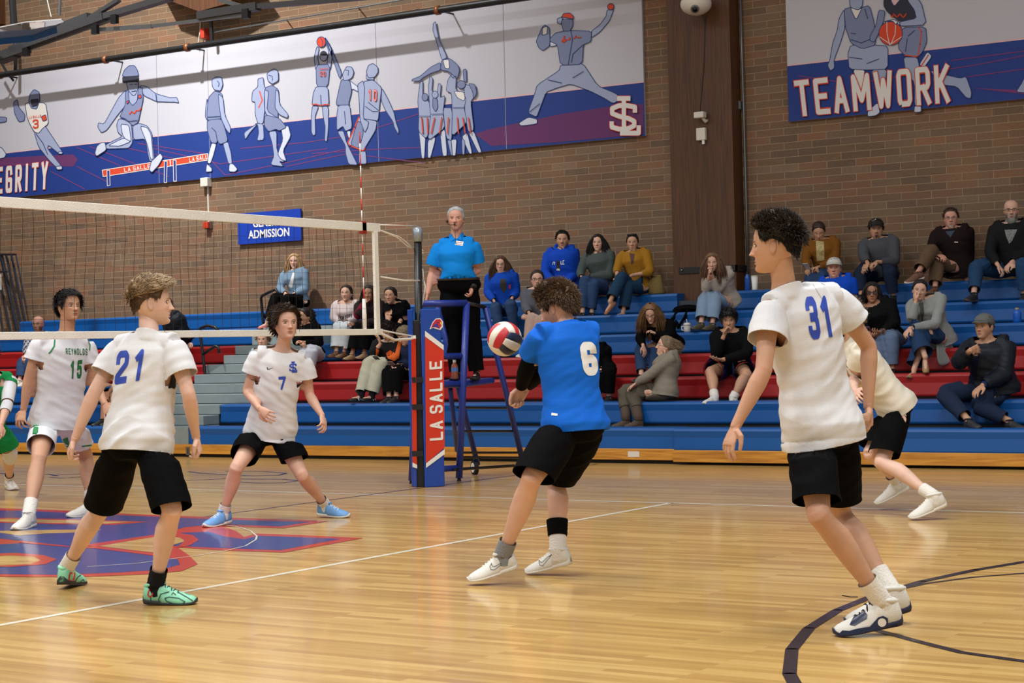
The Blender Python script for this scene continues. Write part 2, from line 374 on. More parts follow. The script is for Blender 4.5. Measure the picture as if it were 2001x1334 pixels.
fpoly('court_logo', [S([(-260, 306), (60, 300), (300, 306), (790, 322), (600, 338), (280, 334), (0, 326), (-260, 326)]),
                     S([(100, 392), (240, 374), (420, 372), (560, 366), (820, 386), (500, 446), (380, 440), (110, 410)])][:1], RL, .0030)
fpoly('court_logo', [S([(-240, 310), (60, 306), (300, 312), (700, 322), (560, 332), (280, 328), (0, 320), (-240, 322)]),
                     S([(500, 448), (700, 418), (830, 400), (950, 404), (980, 424), (900, 448), (830, 486)]),
                     S([(0, 370), (300, 364), (540, 362), (470, 376), (240, 384), (100, 394), (0, 380)]),
                     S([(-120, 510), (60, 500), (180, 506), (215, 525), (160, 545), (0, 552), (-120, 545)])], M_FLOOR, .0034)
fpoly('court_logo', [S([(100, 420), (420, 458), (500, 450), (810, 488), (812, 500), (500, 462), (400, 458), (100, 432)]),
                     S([(430, 446), (830, 388), (836, 398), (510, 452)]), S([(930, 380), (1020, 392), (1050, 418), (1000, 448), (930, 458), (960, 436), (975, 418), (930, 398)]),
                     S([(-120, 492), (80, 486), (230, 498), (300, 520), (240, 546), (60, 560), (-120, 556), (-120, 545), (0, 552), (160, 545), (215, 525), (180, 506), (60, 500), (-120, 508)])], RL, .0038)
scr = [[(0, 66), (50, 70)], [(180, 78), (260, 72), (300, 80)], [(270, 88), (330, 92), (420, 86), (500, 78), (530, 84)], [(300, 76), (420, 70), (530, 74)],
       [(1000, 58), (1060, 66), (1180, 74), (1340, 80), (1480, 76), (1510, 66), (1400, 58), (1200, 56)], [(990, 104), (1100, 100), (1190, 94)],
       [(1250, 112), (1380, 118), (1500, 116), (1580, 106), (1500, 98), (1260, 96)]]
mb = MB()
for st in scr:
    for P in thick([fl(x/2.704, 900+y/2.704) for x, y in st], .045, round_=True): mb.add([(x, y, .0014) for x, y in P], [tuple(range(len(P)))])
mb.build('court_lettering', NL, f)
# ------------------------------------------------------------------ bleachers
RY = lambda k: 4.2+.61*k
RZ = lambda k: .385+.257*k
AL, AR = -7.5, [-6.13, -6.14, -5.4, -5.6, -5.9, -6.2]
XL, XR = -13.3, 8.0
BT = empty('bleacher', (-2, 4.2, 0), 'telescopic blue and red bleachers along the brick wall', 'bleachers')
def seat(x0, x1, k, m, dy=0):
    y, z = RY(k)+dy, RZ(k)
    mb = MB().prism_x([(y+.012, z-.245), (y, z-.225), (y+.012, z-.10), (y, z-.03), (y+.02, z-.004), (y+.06, z), (y+.25, z), (y+.28, z-.03), (y+.28, z-.245)][::-1], x0, x1)
    return mb.build('seat_row', m, BT, bevel=.006)
cols = [('B', 'B'), ('B', 'B'), ('B', 'R'), ('R', 'R'), ('R', 'B'), ('B', 'B'), ('B', 'B')]
cm = {'B': M_BLUE, 'R': M_RED}
for k in range(7):
    a, b = cols[k]
    if k < 6:
        seat(XL-(6-k)*.02, AL, k, cm[a]); 
        if k == 0: seat(AR[k], .86, k, cm[b]); seat(.865, XR, k, cm[b], -.07)
        else: seat(AR[k], XR, k, M_RED if k == 3 or k == 2 else cm[b])
    else:
        seat(XL, -1.02, 6, M_BLUE); seat(-.2, XR, 6, M_BLUE)
dk = MB()
for k in range(6):
    dk.box((XL, RY(k)+.26, RZ(k)-.09), (XR, RY(k+1)+.3, RZ(k)-.05))
    dk.box((XL, RY(k+1)+.05, RZ(k)-.05), (XR, RY(k+1)+.07, RZ(k+1)-.1))
dk.box((XL, RY(0)+.06, .02), (XR, RY(0)+.08, .3))
dk.build('deck', M_DECK, BT)
ef = MB()
for k in range(7): ef.box((XL+.01, RY(k)+.03, .0), (XL+.05, RY(k)+.1, RZ(k)-.25))
ef.build('end_frame', M_BLACK, BT)
for k in range(6):      # grey aisle steps between the two banks
    x1 = AR[k]
    MB().box((AL+.01, RY(k), RZ(k)-(.13 if k else .245)), (x1-.01, RY(k)+.6, RZ(k)-.005)).build('aisle_step', M_GREY, BT, bevel=.008)
    if k: MB().box((AL+.06, RY(k)-.3, RZ(k)-.257), (x1-.02, RY(k)+.01, RZ(k)-.135)).build('aisle_step', M_GREY, BT, bevel=.008)
MB().box((XL, 4.16, .04), (.86, 4.2, .16)).build('kickboard', M_OAK, BT, bevel=.004)
MB().box((.88, 4.08, .03), (XR, 4.12, .155)).build('kickboard', M_OAK, BT, bevel=.004)
MB().box((XL, 4.21, .0), (XR, 4.25, .2)).build('toe_recess', M_RUB, BT)
p = at_y(1238, 887, 4.155); MB().box((p.x-.07, 4.155, p.z-.03), (p.x+.07, 4.162, p.z+.03)).build('label_plate', M_CREAM, BT)
p = at_y(367, 881, 4.155); MB().box((p.x-.03, 4.152, p.z-.05), (p.x+.03, 4.159, p.z+.05)).build('number_plate', M_STEEL, BT)
p = at_y(367, 881, 4.150); n1 = MB(); n1.add([(p.x-.006, 4.150, p.z-.03), (p.x+.006, 4.150, p.z-.03), (p.x+.006, 4.150, p.z+.03), (p.x-.006, 4.150, p.z+.03)], [(0, 1, 2, 3)]); n1.build('number', M_BLACK, BT)
# aisle handrails
def rail(px, Y, name='aisle_handrail', label=''):
    base = at_y(*px[0][0], Y)
    e = empty(name, base, label, 'handrail')
    for i, line in enumerate(px):
        pts = [at_y(x, y, Y) for x, y in line]
        MB().tube(pts, .021, 10).build('post' if i == 0 else 'grab_bar', M_BLACK, e, smooth=True)
    MB().box((base.x-.04, base.y-.04, base.z-.01), (base.x+.04, base.y+.04, base.z+.07)).build('base_bracket', M_BLACK, e)
rail([[(407, 779), (402, 740), (396, 690), (391, 650), (392, 641), (405, 636), (420, 639), (427, 646)], [(397, 692), (410, 683), (421, 676), (426, 678), (429, 690)]], 5.95, label='black handrail rising from the lower grey aisle steps')
rail([[(518, 662), (514, 625), (510, 583), (512, 578), (525, 571), (539, 565), (544, 576)], [(516, 617), (522, 612), (529, 607), (535, 605)]], 7.6, label='black handrail at the top of the aisle by the woman in denim')
# ------------------------------------------------------------------ pipes, cables and boxes on the wall
def wall_thing(name, label, cat, mb, m, smooth=False):
    return tag(mb.build(name, m, smooth=smooth), label, cat)
yp = WALL-.42
p0, p1 = at_y(0, 147, yp), at_y(985, 1, yp); d = (p1-p0)
pipe = empty('overhead_pipe', p0, 'long black pipe running above the figure banner', 'pipe')
MB().tube([p0-d*.35, p0, p1, p1+d*.6], .05, 16).build('pipe', M_BLACK, pipe, smooth=True)
for t in (.0, .245, .42, .89):
    q = p0+d*t; MB().tube([q-d.normalized()*.03, q+d.normalized()*.03], .066, 14).build('coupling', mat('copper joint', srgb(150, 92, 60), .4, metal=.5), pipe, smooth=True)
    MB().tube([q, (q.x, WALL, q.z)], .014, 8).build('bracket', M_BLACK, pipe)
thin = empty('sprinkler_line', at_y(415, 60, WALL-.15), 'thin grey pipe along the brick above the banner', 'pipe')
MB().tube([at_y(410, 64, WALL-.15), at_y(500, 49, WALL-.15), at_y(700, 15, WALL-.15), at_y(800, -3, WALL-.15)], .012, 8).build('pipe', M_STEEL, thin)
for x, y in ((410, 64), (560, 38), (700, 15)): MB().tube([at_y(x, y, WALL-.16), at_y(x, y, WALL+.01)], .01, 6).build('bracket', M_STEEL, thin)
bx = at_y(397, 65, WALL-.12)
e = empty('alarm_box', bx, 'small red box hanging beside the pipe drop', 'box')
MB().box((bx.x-.04, bx.y-.03, bx.z-.08), (bx.x+.04, bx.y+.12, bx.z+.08)).build('body', mat('red enamel', srgb(190, 60, 40), .4), e, bevel=.01)
MB().tube([at_y(391, 22, WALL-.1), at_y(391, 60, WALL-.1), at_y(386, 92, WALL-.1)], .008, 6).build('cable', M_CREAM, e)
MB().tube([at_y(410, -12, WALL-.2), at_y(413, 60, WALL-.2), at_y(414, 80, WALL-.2)], .03, 10).build('pipe_drop', M_BLACK, e)
# conduit right of the pier
cq = [at_y(1446, -20, WALL-.05), at_y(1450, 120, WALL-.05), at_y(1453, 210, WALL-.05), at_y(1458, 400, WALL-.05), at_y(1463, 575, WALL-.05)]
e = empty('conduit', cq[-1], 'thin grey metal conduit up the brick beside the timber pier', 'pipe')
MB().tube(cq, .017, 10).build('pipe', M_STEEL, e, smooth=True)
q = at_y(1443, 206, WALL-.06); MB().box((q.x-.06, q.y-.03, q.z-.055), (q.x+.04, q.y+.06, q.z+.055)).build('junction_box', M_STEEL, e, bevel=.008)
# strap across the pier
q0, q1 = at_y(1327, 529, WALL-.29), at_y(1456, 523, WALL-.29)
e = empty('strap', q0, 'black steel strap bolted across the timber pier', 'strap')
MB().box((q0.x, WALL-.30, q0.z-.04), (-.25, WALL-.28, q0.z+.04)).build('band', M_BLACK, e)
MB().box((-.27, WALL-.30, q0.z-.04), (-.25, WALL, q0.z+.04)).build('band', M_BLACK, e)
for x in (1332, 1432): q = at_y(x, 528, WALL-.305); MB().ball(q, .016, 8).build('bolt', M_STEEL, e, smooth=True)
# camera dome high on the pier
q = at_y(1360, 8, WALL-.55)
e = empty('speaker_camera', q, 'white dome camera housing high on the timber pier', 'camera')
MB().ball(q, .2, 24, (1, 1, .72)).build('housing', M_CREAM, e, smooth=True)
MB().tube([q, (q.x, WALL-.28, q.z+.12)], .06, 14).build('arm', M_CREAM, e, smooth=True)
fr = (CAM-q).normalized(); fr = (fr+V((-.1, 0, -.35))).normalized()
MB().tube([q+fr*.13, q+fr*.19], .055, 18).build('lens_ring', mat('grey ring', srgb(110, 108, 104), .4), e, smooth=True)
MB().tube([q+fr*.15, q+fr*.196], .036, 18).build('lens', mat('lens glass', (.005, .005, .006), .08), e, smooth=True)
# small camera and box on the pier
q = at_y(1370, 226, WALL-.34)
e = empty('security_camera', q, 'small white camera on the pier above a white box', 'camera')
MB().box((q.x-.07, q.y-.08, q.z-.035), (q.x+.07, q.y+.02, q.z+.045)).build('body', M_CREAM, e, bevel=.012)
MB().tube([q+V((.02, 0, -.03)), q+V((.05, .03, -.08)), q+V((.05, .06, -.06))], .022, 12).build('bracket', M_CREAM, e, smooth=True)
MB().tube([at_y(1378, 30, WALL-.285), at_y(1376, 120, WALL-.285), at_y(1368, 218, WALL-.285)], .004, 6).build('cable', M_BLACK, e)
q = at_y(1370, 262, WALL-.32)
e = empty('sensor_box', q, 'white sensor box on the pier under the small camera', 'box')
MB().box((q.x-.065, q.y-.02, q.z-.08), (q.x+.065, q.y+.04, q.z+.08)).build('body', M_CREAM, e, bevel=.01)
MB().box((q.x+.015, q.y-.01, q.z-.13), (q.x+.045, q.y+.02, q.z-.08)).build('connector', M_WHITE, e)
# wall boxes near the left banner
q = at_y(402, 356, WALL-.06)
e = empty('junction_box', q, 'white box on brick just below the figure banner', 'box')
MB().box((q.x-.075, q.y-.05, q.z-.07), (q.x+.075, q.y+.06, q.z+.07)).build('body', M_CREAM, e, bevel=.01)
MB().box((q.x-.012, WALL-.02, at_y(407, 435, WALL).z), (q.x+.012, WALL, q.z-.05)).build('raceway', M_CREAM, e)
q = at_y(405, 440, WALL-.05)
e = empty('fire_alarm', q, 'small red alarm box on brick left of the admission sign', 'alarm')
MB().box((q.x-.05, q.y-.05, q.z-.05), (q.x+.05, q.y+.01, q.z+.05)).build('body', mat('red enamel', srgb(190, 60, 40), .4), e, bevel=.008)
MB().box((q.x-.055, q.y+.01, q.z-.055), (q.x+.07, q.y+.05, q.z+.055)).build('back_box', M_STEEL, e)
# admission sign
ys = WALL-.05
c = [at_y(x, y, ys) for x, y in ((464, 417), (587, 408), (588, 470), (466, 477))]
zt, zb = (c[0].z+c[1].z)/2, (c[2].z+c[3].z)/2
e = empty('admission_sign', (c[0].x, ys, zb), 'blue sign on brick reading GENERAL ADMISSION', 'sign')
MB().box((c[0].x, ys, zb), (c[1].x, ys+.03, zt)).build('board', mat('blue sign panel', srgb(18, 60, 168), .45), e)
def bfont(txt, size, loc, rot, m, parent, name='lettering', sx=1, ext=.001, bold=0):
    cu = bpy.data.curves.new('t', 'FONT'); cu.body = txt; cu.size = size; cu.align_x = 'CENTER'; cu.align_y = 'CENTER'; cu.extrude = ext; cu.offset = bold
    o = bpy.data.objects.new('t', cu); COL.objects.link(o); bpy.context.view_layer.update()
    me = bpy.data.meshes.new_from_object(o.evaluated_get(bpy.context.evaluated_depsgraph_get())); bpy.data.objects.remove(o)
    me.transform(Matrix.Translation(loc) @ rot @ Matrix.Diagonal((sx, 1, 1, 1)))
    me.materials.clear()
    return link(name, me, m, parent)
RXZ = Matrix.Rotation(math.pi/2, 4, 'X')
sw = c[1].x-c[0].x; sh = zt-zb; mx_ = c[0].x+sw/2
bfont('GENERAL', sh*.34, (mx_, ys-.003, zb+sh*.63), RXZ, M_WHITE, e, sx=.92, bold=.004)
bfont('ADMISSION', sh*.36, (mx_, ys-.003, zb+sh*.28), RXZ, M_WHITE, e, sx=.92, bold=.004)
# folded black frames leaning on the wall at the left end
e = empty('folded_frame', at_y(30, 650, 8.0), 'stack of folded black metal frames leaning beside the bleacher end', 'frame')
for (x0, y0, x1, y1, w_) in [(2, 497, 36, 655, .05), (12, 497, 46, 655, .03), (22, 497, 54, 650, .03), (-8, 510, 22, 655, .03), (-14, 520, 8, 660, .03), (31, 497, 52, 600, .02), (-2, 497, 31, 497, .03), (-2, 531, 14, 531, .03)]:
    MB().bar(at_y(x0, y0, 8.1), at_y(x1, y1, 7.9), w_, w_).build('bar', mat('dark navy steel', srgb(26, 30, 44), .45), e)
q0 = at_y(-8, 536, 7.8); q1 = at_y(3, 566, 7.8); MB().box((q0.x, 7.79, q1.z), (q1.x, 7.8, q0.z)).build('paper_notice', M_WHITE, e)
# ------------------------------------------------------------------ swung-up backboard and its struts
e = empty('backboard', at_y(60, 50, 3.5), 'folded-up glass basketball backboard with blue edge padding and steel struts', 'backboard')
def G(x, y, Y): return at_y(x/4.002, y/4.002, Y)
gl = mat('backboard glass with painted glare', (.9, .93, .96), .06, spec=.8, coat=1)  # opaque white stands in for lights reflected in the glass
b1 = MB(); b1.add([G(-160, 240, 3.6), G(200, 168, 3.0), G(480, 145, 3.0), G(500, 160, 3.2), G(440, 205, 3.8), G(250, 268, 4.2), G(-160, 310, 4.4)] +
                  [G(-160, 248, 3.6), G(200, 176, 3.0), G(480, 153, 3.0), G(500, 168, 3.2), G(440, 213, 3.8), G(250, 276, 4.2), G(-160, 318, 4.4)],
                  [(0, 1, 2, 3, 4, 5, 6), (13, 12, 11, 10, 9, 8, 7)]+[(i, i+7, (i+1) % 7+7, (i+1) % 7) for i in range(7)])
b1.build('glass', gl, e)
pd = mat('blue edge padding', srgb(20, 90, 180), .4)
b2 = MB(); b2.add([G(-160, 310, 4.38), G(250, 268, 4.18), G(250, 322, 4.18), G(-160, 362, 4.38), G(-160, 318, 4.5), G(250, 276, 4.3), G(250, 326, 4.3), G(-160, 366, 4.5)],
                  [(0, 1, 2, 3), (7, 6, 5, 4), (0, 4, 5, 1), (3, 2, 6, 7), (1, 5, 6, 2), (0, 3, 7, 4)]); b2.build('padding', pd, e, bevel=.01)
b2 = MB(); b2.add([G(250, 268, 4.18), G(440, 200, 3.78), G(450, 258, 3.78), G(250, 322, 4.18), G(250, 276, 4.3), G(440, 208, 3.9), G(450, 262, 3.9), G(250, 326, 4.3)],
                  [(0, 1, 2, 3), (7, 6, 5, 4), (0, 4, 5, 1), (3, 2, 6, 7), (1, 5, 6, 2), (0, 3, 7, 4)]); b2.build('padding', pd, e, bevel=.01)
ST = mat('dark strut steel', srgb(70, 70, 72), .45, metal=.3)
for (x0, y0, x1, y1, w_, h_, n_) in [(100, 395, 830, 130, .16, .1, 'strut'), (830, 130, 1330, -20, .13, .08, 'strut'), (440, 230, 700, 130, .1, .1, 'strut'), (700, 145, 930, 0, .07, .05, 'strut'),
    (0, 450, 210, 375, .16, .12, 'strut'), (0, 470, 130, 420, .14, .1, 'strut'), (730, 235, 1190, 205, .05, .05, 'brace'), (1190, 205, 1960, 110, .04, .04, 'brace'), (220, 390, 720, 215, .025, .025, 'brace'),
    (1560, 125, 2020, 50, .12, .1, 'strut'), (1720, 0, 1930, 60, .06, .05, 'brace'), (760, 200, 900, 150, .03, .03, 'brace'), (2020, 50, 3300, -60, .08, .06, 'strut')]:
    MB().bar(G(x0, y0, 4.6), G(x1, y1, 4.6), w_, h_).build(n_, ST if n_ == 'strut' else M_STEEL, e)
for x, y in ((745, 232), (205, 405), (895, 150), (1925, 108)): q = G(x, y, 4.55); MB().box((q.x-.05, q.y-.03, q.z-.06), (q.x+.05, q.y+.03, q.z+.06)).build('clamp', M_BLACK, e)
MB().tube([G(365, -20, 3.6), G(390, 90, 3.3), G(400, 130, 3.2)], .006, 6).build('cable', M_CREAM, e)
MB().tube([G(470, -30, 4.9), G(465, 120, 4.9)], .02, 8).build('hanger', M_STEEL, e)
MB().tube([G(95, -30, 5.2), G(110, 200, 5.2)], .05, 8).build('hanger', M_BLACK, e)
e2 = empty('ceiling_pipe_drop', G(120, 500, WALL-.3), 'short black pipe drop left of the banner pipe', 'pipe')
MB().tube([G(110, 200, WALL-.3), G(122, 420, WALL-.3), G(122, 580, WALL-.3)], .03, 10).build('pipe', M_BLACK, e2, smooth=True)
MB().tube([G(0, 470, WALL-.35), G(50, 560, WALL-.35), G(105, 630, WALL-.35)], .02, 8).build('bracket', M_BLACK, e2)
# ------------------------------------------------------------------ volleyball net
net = empty('volleyball_net', (0, -4.5, 0), 'volleyball net with white bands stretched to the black post', 'net')
Y0, Y1 = -9.4, .23
MB().box((-.012, Y0, 2.355), (.012, Y1, 2.43)).build('top_band', M_TAPE, net, bevel=.004)
MB().box((-.01, Y0, 1.425), (.01, Y1, 1.48)).build('bottom_band', M_TAPE, net, bevel=.004)
q = .13
MB().box((-.014, q, 1.44), (.014, q+.06, 2.36)).build('side_band', M_TAPE, net, bevel=.004)
nm = MB(); rr = random.Random(3)
NY = [q-.1*i for i in range(96)]; NZ = [1.47+.0985*j for j in range(10)]
def wob(y, z): return V((noise.noise(V((y*1.3, z*2, 0)))*.03, noise.noise(V((y*1.7, z*1.5, 5)))*.018, noise.noise(V((y*.8, z*2, 9)))*.014*(1 if 1.5 < z < 2.33 else 0)))
for y in NY: nm.tube([V((0, y, z))+wob(y, z) for z in NZ], .0016, 4, False)
for z in NZ[1:-1]: nm.tube([V((0, y, z))+wob(y, z) for y in NY], .0013, 4, False)
nm.build('netting', mat('black net cord', srgb(34, 30, 30), .8), net)
AW = mat('white antenna rod', srgb(236, 232, 226), .4); AR_ = mat('red antenna rod', srgb(206, 34, 28), .4)
for i in range(18):
    z0 = 1.44+.1*i
    MB().tube([(-.02, 0, z0), (-.02, 0, z0+.1)], .0055, 8).build('antenna_band', AR_ if i % 2 else AW, net, smooth=True)
MB().tube([(-.02, 0, 1.44), (-.02, 0, 1.6), (-.02, 0, 1.75)], [.018, .02, .016], 12).build('antenna_sleeve', AW, net, smooth=True)
MB().box((-.03, -.04, 2.33), (.012, .03, 2.44)).build('antenna_clip', mat('dark red clip', srgb(150, 40, 30), .5), net, bevel=.006)
PX = lambda x, y: at_y(x, y, .95)
cord = lambda pts, r=.007, nme='cord': MB().tube(pts, r, 8).build(nme, mat('white rope', srgb(228, 224, 214), .7), net, smooth=True)
cord([(0, Y1, 2.42), PX(815, 441)], .005)
for o_ in (0, 6): cord([(0, Y1-.04, 2.38), at_y(775+o_, 463, .55), at_y(795, 480-o_, .8), PX(815, 490+o_*.5)], .006)
for z in (0, 5): MB().tube([PX(811+16*math.sin(t*.7)*.5+8, 489+z+1.5*math.cos(t*.7)) for t in range(10)], .006, 6).build('cord', M_WHITE, net)
cord([(0, Y1, 1.95), at_y(790, 548, .6), PX(828, 548)], .007)
cord([PX(812, 494), PX(812, 540), PX(818, 590), PX(820, 640)], .005)
cord([PX(828, 548), PX(831, 560), PX(826, 590), PX(817, 620), PX(824, 645)], .008)
cord([PX(826, 525), PX(828, 548)], .006)
cord([(0, Y1-.02, 1.47), at_y(780, 652, .6), PX(826, 659)], .007)
cord([(0, Y1-.02, 1.44), at_y(772, 664, .5), at_y(800, 662, .75), PX(826, 659)], .012)
# ------------------------------------------------------------------ post with pad
B = at_z(837, 951, 0)
AH = V((-math.sin(YAW), math.cos(YAW), 0))
post = empty('net_post', (B.x, B.y+.1, 0), 'black net post wrapped in a lettered blue and red pad', 'post')
def H2(r, a, z): return B + R0*r + AH*a + V((0, 0, z))
top = at_d(816, 443, depth(B)+.05)
MB().tube([H2(-.075, .05, 0), top-V((0, 0, .05))], .037, 20).build('pole', mat('black post paint', srgb(16, 16, 18), .35), post, smooth=True)
MB().tube([top-V((0, 0, .14)), top-V((0, 0, .02)), top], [.045, .05, .02], 16).build('pole_cap', mat('silver tape', srgb(150, 160, 168), .3, metal=.5), post, smooth=True)
def padbox(name, a, b, c_, d_, h, mats):
    mb = MB(); mb.add([H2(*p, .0) for p in (a, b, c_, d_)]+[H2(*p, h) for p in (a, b, c_, d_)], [(3, 2, 1, 0), (4, 5, 6, 7), (0, 1, 5, 4), (1, 2, 6, 5), (2, 3, 7, 6), (3, 0, 4, 7)])
    return mb.build(name, mats, post, bevel=.008)
HP = 1.66
ra, rb, rc, rd = (-.03, -.075), (.155, .0), (.13, .17), (-.03, .10)
la, lb, lc, ld = (-.16, .06), (-.105, -.03), (-.105, .10), (-.14, .17)
pr = padbox('pad', ra, rb, rc, rd, HP, M_PADB); pl_ = padbox('pad', la, lb, lc, ld, HP, M_PADB)
padbox('pad_core', (-.11, .0), (-.03, -.0), (-.03, .12), (-.11, .12), HP-.1, M_BLACK)
def on_plane(p, q, off):     # pixel -> vertical plane through two floor points
    P0, P1 = H2(*p, 0), H2(*q, 0); n = (P1-P0).cross(V((0, 0, 1))).normalized()
    if n.dot(CAM-P0) < 0: n = -n
    def fn(x, y):
        r = ray(x, y); t = (P0-CAM).dot(n)/r.dot(n); return CAM+r*(t-off/abs(r.dot(n)))
    return fn
fr = on_plane(ra, rb, .004); fr2 = on_plane(ra, rb, .007); flt = on_plane(la, lb, .004); fl2 = on_plane(la, lb, .007)
rx = lambda y: (829+(y-600)/350*3, 869+(y-600)/350*1)
flat('pad_cover', [[(830.5, 655), (867, 683), (869, 874), (832.5, 905)]], M_PADR, pr, fr)
flat('pad_stripe', [[(830.5, 646), (867, 674), (867, 684), (830.5, 657)], [(832.5, 905), (869, 877), (869, 887), (832.5, 914)]], M_WHITE, pr, fr2)
flat('pad_cover', [[(803.5, 662), (812.5, 660), (815, 910), (806, 905)]], M_PADR, pl_, flt)
flat('pad_stripe', [[(803.5, 656), (812.5, 655), (812.5, 661), (803.5, 663)], [(806, 903), (815, 908), (815, 915), (806, 912)]], M_WHITE, pl_, fl2)
tp, TL = textpolys('LA SALLE', .42, .17, .2)
flat('pad_lettering', quadmap(tp, TL, ((840, 861), (839, 706), (864, 704), (866, 859))), M_WHITE, pr, fr2)
# bird-head emblem at the pad top
E_ = lambda l: [(780+x/3.257, 560+y/3.257) for x, y in l]
fr3 = on_plane(ra, rb, .009); fr4 = on_plane(ra, rb, .011)
flat('pad_emblem', [E_([(193, 272), (212, 226), (232, 203), (262, 200), (280, 222), (278, 255), (262, 276), (228, 266), (214, 262)])], M_WHITE, pr, fr2)
flat('pad_emblem', [E_([(202, 264), (216, 230), (234, 208), (260, 206), (272, 224), (268, 250), (256, 268), (232, 258), (218, 256)])], mat('crimson print', srgb(196, 34, 52), .5), pr, fr3)
flat('pad_emblem', [E_([(212, 258), (224, 238), (244, 236), (256, 262), (234, 256)]), E_([(236, 226), (250, 224), (252, 230), (240, 232)])], mat('purple print', srgb(70, 50, 140), .5), pr, fr4)
flat('pad_emblem', [E_([(262, 222), (274, 228), (270, 246), (260, 238)])], mat('yellow print', srgb(222, 176, 70), .5), pr, fr4)
for y_ in (742, 795, 886):
    a_ = on_plane((-.13, -.06), (0, -.085), .0)
    MB().add([a_(804.5, y_-5), a_(826.5, y_-6), a_(827.5, y_+5), a_(805.5, y_+6)], [(0, 1, 2, 3)]).build('velcro_strap', M_BLACK, post)
fb = on_plane((-.11, .0), (-.03, 0), .004)
flat('post_mark', thick([(827, 621), (822, 622), (822, 625), (826, 626), (826, 629), (821, 630)], 1.2), M_WHITE, post, on_plane((-.09, -.0), (-.04, .0), .01))
# ------------------------------------------------------------------ referee stand
FL, FR, BR_, BLk = V((-.40, 1.15, 0)), V((-.11, 1.55, 0)), V((-.17, 2.78, 0)), V((-.46, 2.38, 0))
st = empty('referee_stand', (-.25, 1.9, 0), 'blue padded referee stand on wheels behind the padded post', 'stand')
W_ = V((.29, .40, 0))
ft = at_y(912, 592, 1.72); bt = at_y(948, 600, 2.0); pb = at_y(1022, 903, 2.72)
def padtube(a, b, r=.032, nme='leg', m=M_PADD): MB().tube([a, b], r, 14).build(nme, m, st, smooth=True)
fb_ = at_y(897, 934, 1.55)
padtube(fb_, ft, .034); padtube(fb_-W_*.98, ft-W_, .03)
padtube(pb, bt, .030); padtube(pb-W_, bt-W_, .028)
padtube(ft, ft-W_, .034, 'top_rail'); padtube(ft, bt, .02, 'top_rail', M_BLACK)
padtube(at_y(902, 695, 1.65), at_y(902, 695, 1.65)-W_, .030, 'mid_rail')
padtube(at_y(897, 750, 1.62), at_y(897, 750, 1.62)-W_, .030, 'mid_rail')
padtube(at_y(900, 914, 1.57), at_y(900, 914, 1.57)-W_, .030, 'bottom_rail')
padtube(at_y(880, 760, 1.75), at_y(893, 880, 2.3), .024, 'brace')
pf = at_y(906, 745, 1.66); pk = at_y(968, 737, 2.25)
pfz = (pf.z+pk.z)/2
MB().add([pf-W_*.95, pf, pk, pk-W_*.95]+[v-V((0, 0, .06)) for v in (pf-W_*.95, pf, pk, pk-W_*.95)], [(0, 1, 2, 3), (7, 6, 5, 4), (0, 4, 5, 1), (1, 5, 6, 2), (2, 6, 7, 3), (3, 7, 4, 0)]).build('platform', M_PADD, st, bevel=.02)
print('PLATFORM', pf, pk)
for (x0, y0, x1, y1) in ((893, 796, 995, 797), (899, 842, 1006, 842), (896, 884, 1018, 884), (898, 893, 1019, 894)):
    MB().tube([at_y(x0, y0, 1.6), at_y(x1, y1, 2.6)], .012, 8).build('rung', M_BLACK, st)
for w0, nm_ in ((V((-.44, 2.30, .075)), 1), (V((-.15, 2.85, .075)), 2)):
    ax = W_.normalized()
    MB().tube([w0-ax*.02, w0+ax*.02], .072, 24).build('wheel', M_RUB, st, smooth=False)
    MB().tube([w0-ax*.024, w0+ax*.024], .05, 20).build('wheel_hub', M_WHITE, st)
    MB().tube([w0-ax*.027, w0+ax*.027], .012, 10).build('axle', M_BLACK, st)
for q in (fb_, fb_-W_*.98): MB().tube([(q.x, q.y, 0), (q.x, q.y, q.z)], [.022, .016], 10).build('foot', M_RUB, st)
MB().tube([BLk*.2+BR_*.8+V((0, 0, .07)), FR*.95+V((0, 0, .12))], .015, 8).build('brace', M_BLACK, st)
# bottle standing on the step
def bottle(name, loc, h, r, body, cap, label, liquid=None):
    e = empty(name, loc, label, 'bottle')
    x, y, z = loc
    MB().tube([(x, y, z), (x, y, z+.01), (x, y, z+h*.62), (x, y, z+h*.72), (x, y, z+h*.84), (x, y, z+h*.88)], [r*.85, r, r, r*.92, r*.45, r*.42], 18).build('body', body, e, smooth=True)
    MB().tube([(x, y, z+h*.87), (x, y, z+h)], [r*.48, r*.48], 14).build('cap', cap, e)
    return e
q = at_y(889, 741, 1.66)
bb = bottle('drink_bottle', (q.x, q.y, q.z), .19, .034, mat('peach drink in clear plastic', srgb(168, 96, 70), .15, coat=.6), M_WHITE, 'small bottle of reddish drink on the referee stand step')
MB().tube([(q.x, q.y, q.z+.075), (q.x, q.y, q.z+.115)], .0352, 18, False).build('wrapper', mat('blue bottle label', srgb(90, 130, 200), .4), bb, smooth=True)
